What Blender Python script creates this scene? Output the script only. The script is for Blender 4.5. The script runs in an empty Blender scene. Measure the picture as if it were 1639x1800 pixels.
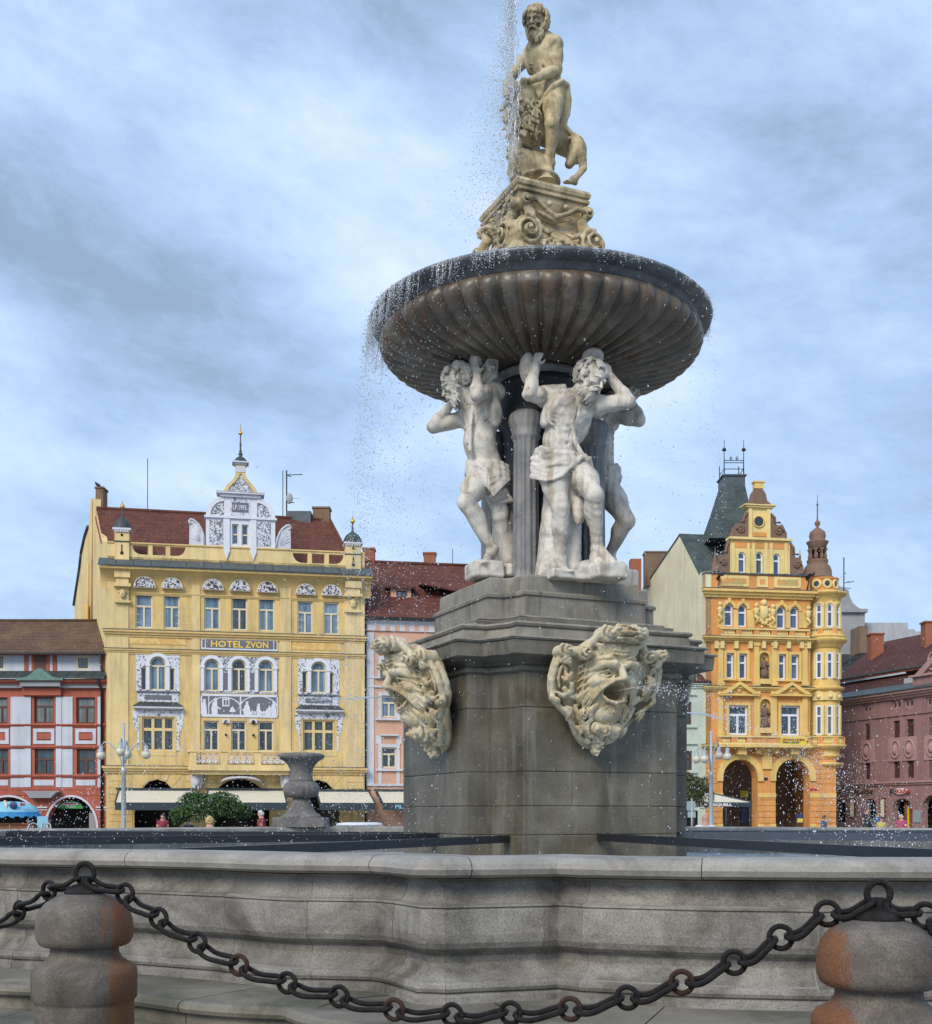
import bpy, math, random
import numpy as np
from mathutils import Vector, Matrix
R=math.radians
random.seed(7); rng=np.random.default_rng(7)
C=bpy.context.scene.collection
SC=bpy.context.scene
# ---------------------------------------------------------------- camera, world, sun, exposure
FPX=2120.0; CX=819.5; HY=1434.0; EYE=1.5; IW=1639.0; IH=1800.0
cam=bpy.data.objects.new('camera',bpy.data.cameras.new('camera')); C.objects.link(cam)
cam.location=(0,0,EYE); cam.rotation_euler=(R(90),0,0)
cam.data.sensor_fit='HORIZONTAL'; cam.data.sensor_width=36; cam.data.lens=36*FPX/IW
cam.data.shift_y=(HY-IH/2)/IW; cam.data.clip_end=3000; cam.data.clip_start=.05
SC.camera=cam
SC.view_settings.view_transform='Standard'; SC.view_settings.look='None'
SC.view_settings.exposure=0.62; SC.view_settings.gamma=1
SUN_EL,SUN_AZ=36,206      # azimuth of the sun, degrees clockwise from +Y
w=bpy.data.worlds.new('World'); SC.world=w; w.use_nodes=True
def build_world():
    nt=w.node_tree; N=nt.nodes; L=nt.links
    for n in list(N): N.remove(n)
    def nd(t,**k):
        n=N.new(t)
        for a,b in k.items(): setattr(n,a,b)
        return n
    def mt(op,a,b=None,c=None):
        n=nd('ShaderNodeMath',operation=op)
        for i,x in enumerate((a,b,c)):
            if x is None: continue
            if isinstance(x,(int,float)): n.inputs[i].default_value=x
            else: L.new(x,n.inputs[i])
        return n.outputs[0]
    out=nd('ShaderNodeOutputWorld'); bg=nd('ShaderNodeBackground'); L.new(bg.outputs[0],out.inputs[0])
    sky=nd('ShaderNodeTexSky',sky_type='NISHITA',sun_disc=False)
    sky.sun_elevation=R(SUN_EL); sky.sun_rotation=R(SUN_AZ)
    tc=nd('ShaderNodeTexCoord'); sx=nd('ShaderNodeSeparateXYZ'); L.new(tc.outputs['Generated'],sx.inputs[0])
    X,Y,Z=sx.outputs
    az=mt('ARCTAN2',X,Y); el=mt('ARCSINE',mt('MINIMUM',mt('MAXIMUM',Z,-1),1))
    # streaky sheets of cloud: noise in azimuth/elevation, stretched sideways and sheared
    cb=nd('ShaderNodeCombineXYZ')
    L.new(mt('ADD',mt('MULTIPLY',az,1.0),mt('MULTIPLY',el,.55)),cb.inputs[0]); L.new(mt('MULTIPLY',el,1.75),cb.inputs[1])
    def noise(vec,sc,det,rough,dist,off=0):
        n=nd('ShaderNodeTexNoise',noise_dimensions='4D'); L.new(vec,n.inputs['Vector'])
        n.inputs['Scale'].default_value=sc; n.inputs['Detail'].default_value=det
        n.inputs['Roughness'].default_value=rough; n.inputs['Distortion'].default_value=dist; n.inputs['W'].default_value=off
        return n.outputs['Fac']
    n1=noise(cb.outputs[0],3.0,9,.56,.35,3.1); n2=noise(cb.outputs[0],9,9,.66,.25,1.7)
    # broad banks of bright and dark cloud: (azimuth, elevation, half width, half height, tilt, weight)
    tot=None
    for (a,e,wa,we,t,wt) in [(-.235,.385,.20,.085,-.30,-.50),(-.12,.31,.14,.05,-.5,-.30),(.33,.52,.16,.08,-.25,-.42),(-.12,.52,.26,.09,-.25,.24),(-.2,.275,.3,.05,.05,.42),
                             (.14,.40,.22,.08,0,.22),(-.36,.50,.12,.05,0,.12),(.05,.60,.2,.05,0,-.12),(-.33,.19,.20,.06,0,-.16),(.30,.29,.16,.07,0,.12),(.3,.15,.4,.025,0,.2),(.33,.22,.2,.05,0,-.16),(-.33,.31,.1,.03,0,-.25)]:
        da=mt('SUBTRACT',az,a); de=mt('SUBTRACT',el,e)
        de2=mt('SUBTRACT',de,mt('MULTIPLY',da,t))
        q=mt('ADD',mt('POWER',mt('ABSOLUTE',mt('DIVIDE',da,wa)),2),mt('POWER',mt('ABSOLUTE',mt('DIVIDE',de2,we)),2))
        g=mt('MULTIPLY',mt('EXPONENT',mt('MULTIPLY',q,-1)),wt)
        tot=g if tot is None else mt('ADD',tot,g)
    val=mt('ADD',mt('ADD',mt('MULTIPLY',mt('SUBTRACT',n1,.5),1.35),mt('MULTIPLY',mt('SUBTRACT',n2,.5),.80)),mt('ADD',mt('MULTIPLY',tot,.46),.54))
    rp=nd('ShaderNodeValToRGB'); L.new(val,rp.inputs[0]); cr=rp.color_ramp
    cr.elements[0].position=0; cr.elements[0].color=(.19,.25,.345,1)
    cr.elements[1].position=1; cr.elements[1].color=(.60,.70,.84,1)
    for p,c in ((.25,(.225,.305,.43,1)),(.45,(.30,.425,.62,1)),(.64,(.40,.52,.71,1)),(.82,(.50,.61,.77,1))):
        x=cr.elements.new(p); x.color=c
    mx=nd('ShaderNodeMixRGB'); mx.inputs[0].default_value=.90
    sc=nd('ShaderNodeMixRGB',blend_type='MULTIPLY'); sc.inputs[0].default_value=1
    L.new(sky.outputs[0],sc.inputs[1]); sc.inputs[2].default_value=(1,1,1,1)
    br=nd('ShaderNodeMixRGB',blend_type='MULTIPLY'); br.inputs[0].default_value=1
    L.new(rp.outputs[0],br.inputs[1]); br.inputs[2].default_value=(10,10,10,1)
    L.new(sc.outputs[0],mx.inputs[1]); L.new(br.outputs[0],mx.inputs[2])
    L.new(mx.outputs[0],bg.inputs[0]); bg.inputs[1].default_value=.10
build_world()
sl=bpy.data.lights.new('sun','SUN'); sl.energy=1.8; sl.angle=R(25); sl.color=(1,.89,.74)
so=bpy.data.objects.new('sun',sl); C.objects.link(so)
_a=R(SUN_AZ); _e=R(SUN_EL)
_d=Vector((math.sin(_a)*math.cos(_e),math.cos(_a)*math.cos(_e),math.sin(_e)))
so.rotation_euler=_d.to_track_quat('Z','Y').to_euler(); so.location=(0,-5,30)

# ---------------------------------------------------------------- projection helper: pixel of the photo + distance -> point
def W(px,py,d): return Vector(((px-CX)/FPX*d,d,EYE+(HY-py)/FPX*d))

# ---------------------------------------------------------------- materials
MATS={}
def nodemat(name):
    m=bpy.data.materials.new(name); m.use_nodes=True; nt=m.node_tree
    b=nt.nodes['Principled BSDF']; return m,nt,b
def _n(nt,t,**k):
    n=nt.nodes.new(t)
    for a,b in k.items(): setattr(n,a,b)
    return n
def _noise(nt,vec,scale,det=5,rough=.6,dist=0):
    n=_n(nt,'ShaderNodeTexNoise'); n.inputs['Scale'].default_value=scale; n.inputs['Detail'].default_value=det
    n.inputs['Roughness'].default_value=rough; n.inputs['Distortion'].default_value=dist
    if vec is not None: nt.links.new(vec,n.inputs['Vector'])
    return n.outputs['Fac']
def _ramp(nt,fac,stops):
    r=_n(nt,'ShaderNodeValToRGB'); nt.links.new(fac,r.inputs[0]); e=r.color_ramp.elements
    e[0].position=stops[0][0]; e[0].color=(*stops[0][1],1) if len(stops[0][1])==3 else stops[0][1]
    e[1].position=stops[-1][0]; e[1].color=(*stops[-1][1],1)
    for p,c in stops[1:-1]:
        x=e.new(p); x.color=(*c,1)
    return r.outputs[0]
def _mix(nt,fac,a,b,mode='MIX'):
    m=_n(nt,'ShaderNodeMixRGB',blend_type=mode)
    for i,x in enumerate((fac,a,b)):
        if isinstance(x,(int,float)): m.inputs[i].default_value=x
        elif isinstance(x,tuple): m.inputs[i].default_value=(*x,1)
        else: nt.links.new(x,m.inputs[i])
    return m.outputs[0]
def _map(nt,scale=(1,1,1),rot=(0,0,0),loc=(0,0,0)):
    tc=_n(nt,'ShaderNodeTexCoord'); mp=_n(nt,'ShaderNodeMapping')
    nt.links.new(tc.outputs['Object'],mp.inputs[0])
    mp.inputs['Scale'].default_value=scale; mp.inputs['Rotation'].default_value=rot; mp.inputs['Location'].default_value=loc
    return mp.outputs[0]
def _bump(nt,b,h,strength=.3,dist=.02):
    bp=_n(nt,'ShaderNodeBump'); bp.inputs['Strength'].default_value=strength; bp.inputs['Distance'].default_value=dist
    nt.links.new(h,bp.inputs['Height']); nt.links.new(bp.outputs[0],b.inputs['Normal'])
g3=lambda v:(v,v,v)
W1=(1,1,1)
def stone(name,cols,scale=3,grain=90,grainamt=.5,rough=.85,streak=None,streakamt=.6,bump=.25,stain=None,bdist=.01,sscale=(5,5,.6),stainpos=(.5,.68),stainscale=1.7,vary=None):
    """mottled stone: large noise through cols, fine grain, vertical run marks (streak colour), patches (stain colour)"""
    m,nt,b=nodemat(name)
    v=_map(nt); n=_noise(nt,v,scale,8,.65,.4)
    k=len(cols); c=_ramp(nt,n,[(.3+.4*i/(k-1),cols[i]) for i in range(k)])
    if streak is not None:
        s=_noise(nt,_map(nt,sscale),1.4,6,.7,.3); f=_ramp(nt,s,[(.5,(0,0,0)),(.66,g3(streakamt))]); c=_mix(nt,f,c,streak)
    if stain is not None:
        s=_noise(nt,_map(nt,loc=(3,7,1)),stainscale,7,.7,.6); f=_ramp(nt,s,[(stainpos[0],(0,0,0)),(stainpos[1],g3(.8))]); c=_mix(nt,f,c,stain)
    if vary:
        geo=_n(nt,'ShaderNodeNewGeometry'); f=_ramp(nt,geo.outputs['Random Per Island'],[(0,g3(1-vary)),(1,g3(1+vary*.6))]); c=_mix(nt,1.0,c,f,'MULTIPLY')
    gr=_noise(nt,v,grain,3,.8); f=_ramp(nt,gr,[(.3,g3(1-grainamt)),(.7,W1)]); c=_mix(nt,1.0,c,f,'MULTIPLY')
    nt.links.new(c,b.inputs['Base Color']); b.inputs['Roughness'].default_value=rough
    n3=_noise(nt,v,grain*.35,6,.7); _bump(nt,b,n3,bump,bdist)
    MATS[name]=m; return m
def plain(name,col,rough=.6,metal=0,var=.12,scale=6,bump=0,spec=None):
    m,nt,b=nodemat(name); v=_map(nt); n=_noise(nt,v,scale,6,.65)
    f=_ramp(nt,n,[(.3,g3(1-var)),(.7,g3(1+var*.4))]); c=_mix(nt,1.0,col,f,'MULTIPLY')
    nt.links.new(c,b.inputs['Base Color']); b.inputs['Roughness'].default_value=rough; b.inputs['Metallic'].default_value=metal
    if spec is not None: b.inputs['Specular IOR Level'].default_value=spec
    if bump: _bump(nt,b,_noise(nt,v,scale*6,5,.7),bump,.01)
    MATS[name]=m; return m
def stucco(name,col,dirt=(.25,.2,.14),amt=.18,rough=.9,courses=0):
    m,nt,b=nodemat(name); v=_map(nt)
    n=_noise(nt,v,.5,6,.65); f=_ramp(nt,n,[(.3,g3(.80)),(.7,g3(1.06))]); c=_mix(nt,1.0,col,f,'MULTIPLY')
    s=_noise(nt,_map(nt,(2.5,2.5,.25)),1.0,7,.75,.2); f=_ramp(nt,s,[(.46,(0,0,0)),(.78,g3(min(1,amt*3)))]); c=_mix(nt,f,c,dirt)
    hgt=_noise(nt,v,12,5,.7)
    nt.links.new(c,b.inputs['Base Color']); b.inputs['Roughness'].default_value=rough; _bump(nt,b,hgt,.15,.02)
    MATS[name]=m; return m
def tiles(name,cols,row=.32,colw=.2,lichen=None,lamt=.3,rough=.85):
    m,nt,b=nodemat(name); tc=_n(nt,'ShaderNodeTexCoord'); sp=_n(nt,'ShaderNodeSeparateXYZ'); nt.links.new(tc.outputs['Object'],sp.inputs[0])
    cb=_n(nt,'ShaderNodeCombineXYZ'); nt.links.new(sp.outputs[0],cb.inputs[0]); nt.links.new(sp.outputs[2],cb.inputs[1])
    br=_n(nt,'ShaderNodeTexBrick'); nt.links.new(cb.outputs[0],br.inputs[0])
    br.inputs['Scale'].default_value=1; br.inputs['Brick Width'].default_value=colw; br.inputs['Row Height'].default_value=row
    br.inputs['Mortar Size'].default_value=.02; br.inputs['Mortar Smooth'].default_value=.6
    br.inputs['Color1'].default_value=(*cols[0],1); br.inputs['Color2'].default_value=(*cols[1],1); br.inputs['Mortar'].default_value=(*[x*.35 for x in cols[0]],1); br.inputs['Bias'].default_value=-.2
    n=_noise(nt,_map(nt,(1,1,1)),.8,8,.7,.5); c=_mix(nt,_ramp(nt,n,[(.42,(0,0,0)),(.7,g3(.75))]),br.outputs[0],cols[2])
    n=_noise(nt,_map(nt,(3,3,3)),1.6,6,.8); c=_mix(nt,1.0,c,_ramp(nt,n,[(.3,g3(.7)),(.7,g3(1.2))]),'MULTIPLY')
    if lichen:
        n=_noise(nt,_map(nt,(2,2,.8)),1.1,9,.8,.4); c=_mix(nt,_ramp(nt,n,[(.56,(0,0,0)),(.68,g3(lamt))]),c,lichen)
    nt.links.new(c,b.inputs['Base Color']); b.inputs['Roughness'].default_value=rough
    _bump(nt,b,br.outputs['Fac'],-.5,.04); MATS[name]=m; return m
def glassm(name,col,col2,rough=.08,sc=(7,7,.05),spec=.7):
    m,nt,b=nodemat(name); s=_noise(nt,_map(nt,sc),1.0,2,.5); c=_ramp(nt,s,[(.35,col),(.65,col2)])
    s2=_noise(nt,_map(nt,(.9,.9,.5)),1.3,3,.6); c=_mix(nt,1.0,c,_ramp(nt,s2,[(.35,g3(.55)),(.65,g3(1.15))]),'MULTIPLY')
    nt.links.new(c,b.inputs['Base Color']); b.inputs['Roughness'].default_value=rough; b.inputs['Specular IOR Level'].default_value=spec
    _bump(nt,b,_noise(nt,_map(nt,(1,1,1)),1.5,2,.5),.08,.1)
    MATS[name]=m; return m
def sgraffito(name,grey,white,sc=3.2,th=.5,dist=1.6):
    m,nt,b=nodemat(name); n=_noise(nt,_map(nt),sc,2.5,.5,dist); c=_ramp(nt,n,[(th-.015,grey),(th+.015,white)])
    n2=_noise(nt,_map(nt),8,4,.7); c=_mix(nt,1.0,c,_ramp(nt,n2,[(.3,g3(.85)),(.7,g3(1.05))]),'MULTIPLY')
    nt.links.new(c,b.inputs['Base Color']); b.inputs['Roughness'].default_value=.9; MATS[name]=m; return m

# palette
stone('granite',[(.095,.088,.076),(.235,.222,.198),(.36,.345,.31),(.44,.425,.385)],2.2,120,.6,.85,streak=(.11,.095,.07),streakamt=.75,stain=(.40,.385,.35),stainpos=(.56,.74),sscale=(2.5,2.5,3.0),bump=.7,bdist=.008,vary=.12)
stone('granite_top',[(.22,.21,.19),(.35,.335,.305),(.46,.44,.40)],3,130,.4,.8,bump=.45,bdist=.006,stain=(.16,.15,.13))
stone('step_stone',[(.12,.108,.085),(.20,.185,.15),(.29,.265,.22)],1.5,110,.35,.85,stain=(.07,.072,.045),stainpos=(.48,.64),bump=.35,bdist=.006)
stone('wall_inside',[(.10,.11,.11),(.17,.18,.18),(.24,.25,.25)],1.2,60,.3,.7,streak=(.06,.065,.06),bump=.2)
stone('wet_stone',[(.070,.061,.043),(.145,.128,.090),(.225,.202,.150)],1.5,80,.4,.5,vary=.2,streak=(.27,.255,.215),streakamt=.6,bump=.35,stain=(.11,.075,.035),stainpos=(.56,.72),sscale=(4,4,.45))
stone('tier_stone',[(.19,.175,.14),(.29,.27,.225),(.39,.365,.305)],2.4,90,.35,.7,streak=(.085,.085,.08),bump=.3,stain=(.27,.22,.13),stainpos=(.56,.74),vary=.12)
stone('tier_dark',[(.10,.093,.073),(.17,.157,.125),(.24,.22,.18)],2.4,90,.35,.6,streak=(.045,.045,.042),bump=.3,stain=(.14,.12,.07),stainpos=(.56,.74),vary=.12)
stone('statue_white',[(.44,.405,.345),(.68,.645,.575),(.76,.73,.67)],3.4,70,.22,.7,streak=(.30,.23,.13),streakamt=.75,bump=.4,stain=(.22,.20,.17),stainpos=(.52,.68),bdist=.006,stainscale=3)
stone('statue_ochre',[(.31,.24,.125),(.60,.495,.30),(.72,.63,.42)],3.2,70,.3,.75,streak=(.13,.10,.05),streakamt=.75,bump=.35,stain=(.12,.10,.06),stainpos=(.50,.68),bdist=.008,stainscale=3.4,sscale=(6,6,1.6))
stone('mask_stone',[(.40,.305,.16),(.62,.54,.37),(.68,.63,.50)],3.0,80,.18,.7,streak=(.38,.26,.10),streakamt=.7,bump=.4,stain=(.22,.165,.08),stainpos=(.52,.68),bdist=.006,stainscale=4)
stone('bowl_stone',[(.06,.05,.04),(.155,.13,.10),(.28,.245,.19)],1.7,60,.3,.36,streak=(.14,.068,.026),streakamt=.75,bump=.3,stain=(.26,.24,.205),stainpos=(.57,.70),sscale=(3,3,2.2),stainscale=2.4)
stone('bowl_rim_stone',[(.07,.08,.09),(.12,.135,.15),(.20,.21,.22)],5,60,.25,.3,bump=.3)
stone('column_stone',[(.13,.135,.14),(.22,.225,.235),(.33,.33,.33)],3,80,.25,.6,streak=(.14,.15,.16),bump=.2,stain=(.34,.31,.23),stainpos=(.58,.7))
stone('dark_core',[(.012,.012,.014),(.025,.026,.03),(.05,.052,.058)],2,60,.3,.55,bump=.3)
stone('vase_stone',[(.10,.10,.10),(.17,.165,.16),(.25,.24,.225)],4,80,.35,.85,bump=.3)
stone('paving',[(.17,.16,.15),(.24,.23,.21),(.30,.285,.26)],.4,20,.3,.85,bump=.3)
plain('iron',(.030,.026,.024),.45,.75,.5,40,.6)
plain('rust',(.05,.022,.012),.75,.3,.5,30,.5)
plain('dark_beam',(.012,.015,.022),.35,0,.3,8,.2)
plain('blue_beam',(.045,.060,.085),.4,0,.2,8,.2)
stucco('hotel_yellow',(.74,.545,.22),amt=.26); stucco('hotel_trim',(.71,.51,.21)); stucco('hotel_pale',(.77,.60,.29),amt=.24)
stucco('white_plaster',(.62,.64,.70),amt=.08); stucco('pale_blue_plaster',(.56,.60,.68),(.3,.3,.3),.18)
stucco('brick_red_paint',(.42,.115,.075),(.15,.06,.04),.2); stucco('cream_wall',(.78,.71,.48),(.45,.38,.24),.22)
stucco('pink_plaster',(.68,.40,.28),amt=.1); stucco('mauve_plaster',(.33,.195,.19),(.12,.07,.07),.2); stucco('mauve_trim',(.42,.26,.25))
stucco('mint_plaster',(.50,.58,.50),amt=.1); stucco('orange_plaster',(.74,.34,.10),(.30,.19,.11),.26); stucco('gold_trim',(.78,.55,.18),(.35,.25,.1),.2)
stucco('gold_pale',(.80,.64,.28),(.35,.25,.1),.15)
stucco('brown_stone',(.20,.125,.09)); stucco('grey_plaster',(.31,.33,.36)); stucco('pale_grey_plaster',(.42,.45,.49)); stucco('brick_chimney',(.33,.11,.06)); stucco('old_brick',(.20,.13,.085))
plain('slate_metal',(.075,.10,.115),.5,.1,.35,3,.2); plain('dark_slate',(.05,.068,.07),.6,.1,.5,4,.3); plain('black_metal',(.02,.022,.025),.5,.3); plain('copper_green',(.13,.24,.20),.7,.2,.3)
tiles('tiles_dark_red',[(.115,.034,.022),(.075,.022,.018),(.17,.058,.032)],.30,.22,(.33,.29,.25),.28)
tiles('tiles_brown',[(.115,.062,.040),(.085,.046,.032),(.16,.11,.055)],.26,.20,(.24,.085,.045),.4)
tiles('tiles_maroon',[(.085,.026,.022),(.06,.02,.02),(.12,.04,.03)],.30,.25,(.14,.09,.07),.3)
tiles('tiles_slate',[(.05,.075,.075),(.035,.05,.055),(.10,.13,.125)],.24,.24,(.16,.19,.18),.4)
tiles('tiles_orange',[(.34,.10,.05),(.24,.07,.04),(.38,.15,.08)],.30,.22)
glassm('pane_curtain',(.10,.17,.24),(.22,.32,.44)); glassm('pane_dark',(.025,.04,.05),(.07,.10,.12)); glassm('pane_blue',(.04,.09,.18),(.09,.16,.27)); glassm('pane_grey',(.09,.115,.11),(.19,.22,.215))
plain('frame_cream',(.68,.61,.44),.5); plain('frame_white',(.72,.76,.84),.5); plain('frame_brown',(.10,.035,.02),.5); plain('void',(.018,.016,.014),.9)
sgraffito('sgraffito_busy',(.17,.18,.21),(.66,.69,.75),5.5,.50); sgraffito('sgraffito_light',(.15,.16,.19),(.66,.69,.75),4.5,.43); sgraffito('sgraffito_lunette',(.06,.05,.06),(.62,.64,.70),4.5,.49)
sgraffito('stucco_relief',(.68,.44,.15),(.76,.55,.21),2.0,.5)
plain('sgraffito_grey',(.15,.16,.19),.9); plain('sgraffito_white',(.68,.71,.78),.9)
plain('gold',(.80,.45,.06),.3,.8); plain('gold_letters',(.85,.58,.09),.5); plain('awning_cream',(.66,.62,.50),.8,0,.06,2); plain('awning_dark',(.03,.045,.06),.7); plain('shop_dark',(.025,.024,.022),.6,0,.6,2)
plain('lamp_metal',(.40,.44,.46),.4,.3); plain('globe_glass',(.60,.57,.47),.25)
plain('leaf_green',(.05,.115,.028),.7,0,.4,3); plain('leaf_olive',(.085,.105,.035),.7,0,.4,3); plain('bark',(.06,.045,.03),.9)
plain('sky_blue_cloth',(.22,.50,.66),.7); plain('strong_blue_cloth',(.02,.22,.50),.7); plain('sign_green',(.05,.36,.08),.5); plain('paper_white',(.75,.75,.73),.7); plain('magenta',(.55,.05,.14),.6)
plain('skin',(.55,.30,.22),.6); plain('hair_blond',(.50,.36,.17),.8,0,.35,40,.5); plain('hair_white',(.60,.58,.56),.8); plain('hair_dark',(.03,.02,.016),.7); plain('cloth_red',(.22,.03,.045),.8); plain('cloth_dark',(.02,.025,.035),.8); plain('cloth_yellow',(.45,.42,.06),.8); plain('cloth_pink',(.38,.06,.13),.8); plain('cloth_blue',(.05,.11,.2),.8); plain('cloth_white',(.65,.68,.72),.8)
plain('sign_yellow',(.72,.60,.04),.6); plain('sign_blue',(.02,.04,.14),.5); plain('letters_red',(.45,.04,.03),.6); plain('letters_blue',(.28,.62,.78),.6); plain('car_blue',(.12,.24,.48),.3); plain('road_sign_back',(.28,.36,.38),.5); plain('wood_orange',(.25,.09,.03),.6); plain('letters_green',(.42,.42,.16),.7)
# water
m,nt,b=nodemat('basin_water'); v=_map(nt,(1,1,1)); b.inputs['Base Color'].default_value=(.30,.40,.47,1); b.inputs['Roughness'].default_value=.12; b.inputs['Specular IOR Level'].default_value=.9
_c=_ramp(nt,_noise(nt,v,2.5,6,.75),[(.42,(.13,.19,.22)),(.62,(.62,.70,.77))]); nt.links.new(_c,b.inputs['Base Color'])
_bump(nt,b,_noise(nt,v,9,6,.65,.4),.8,.05); MATS['basin_water']=m
m,nt,b=nodemat('spray'); b.inputs['Base Color'].default_value=(.86,.90,.94,1); b.inputs['Roughness'].default_value=.15; b.inputs['Transmission Weight'].default_value=.35; b.inputs['IOR'].default_value=1.33; MATS['spray']=m
m,nt,b=nodemat('clear_drops'); b.inputs['Base Color'].default_value=(.92,.95,.97,1); b.inputs['Roughness'].default_value=.03; b.inputs['Transmission Weight'].default_value=.92; b.inputs['IOR'].default_value=1.33; MATS['clear_drops']=m
# bollard stone: grey granite with rust run down from the chain on one side
def bollard_mat(name,side):
    m,nt,b=nodemat(name); v=_map(nt); n=_noise(nt,v,6,8,.65,.3); c=_ramp(nt,n,[(.3,(.055,.046,.038)),(.5,(.125,.108,.09)),(.7,(.215,.19,.16))])
    tc=_n(nt,'ShaderNodeTexCoord'); sp=_n(nt,'ShaderNodeSeparateXYZ'); nt.links.new(tc.outputs['Object'],sp.inputs[0])
    a=_n(nt,'ShaderNodeMath',operation='MULTIPLY'); nt.links.new(sp.outputs[0],a.inputs[0]); a.inputs[1].default_value=side
    n2=_noise(nt,_map(nt,(14,14,2.2)),1.7,8,.75); ad=_n(nt,'ShaderNodeMath',operation='MULTIPLY_ADD'); nt.links.new(n2,ad.inputs[0]); ad.inputs[1].default_value=.16; nt.links.new(a.outputs[0],ad.inputs[2])
    f=_ramp(nt,ad.outputs[0],[(.172,(0,0,0)),(.205,g3(.85))]); c=_mix(nt,f,c,(.20,.072,.020))
    f=_ramp(nt,_noise(nt,v,190,3,.85),[(.36,g3(.55)),(.64,g3(1.15))]); c=_mix(nt,1.0,c,f,'MULTIPLY')
    nt.links.new(c,b.inputs['Base Color']); b.inputs['Roughness'].default_value=.8; _bump(nt,b,_noise(nt,v,70,6,.7),.4,.006); MATS[name]=m
bollard_mat('bollard_stone',1); bollard_mat('bollard_stone_mirror',-1)

# ---------------------------------------------------------------- objects
ORG={}
def tag(o,label=None,cat=None,group=None,kind=None):
    if label: o['label']=label
    if cat: o['category']=cat
    if group: o['group']=group
    if kind: o['kind']=kind
    return o
def thing(name,loc,label,cat,group=None):
    o=bpy.data.objects.new(name,None); C.objects.link(o); o.location=loc; o.empty_display_size=.2
    ORG[o.name]=Vector(loc); return tag(o,label,cat,group)
def link_mesh(name,me,parent=None,org=None):
    o=bpy.data.objects.new(name,me); C.objects.link(o)
    if parent is not None: o.parent=parent; ORG[o.name]=ORG[parent.name]
    else: o.location=org or (0,0,0); ORG[o.name]=Vector(org or (0,0,0))
    return o
SPLIT={'arch_trim','gable_panel','gable_pilasters','window_trim','white_panels','raised_panels','pilasters','stucco_relief_work','lesenes_and_medallions','white_trim','small_capitals','grey_slots','menu_boards','timber_posts','sills','frieze_blocks','mortar_joints','legs','posts'}
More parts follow.
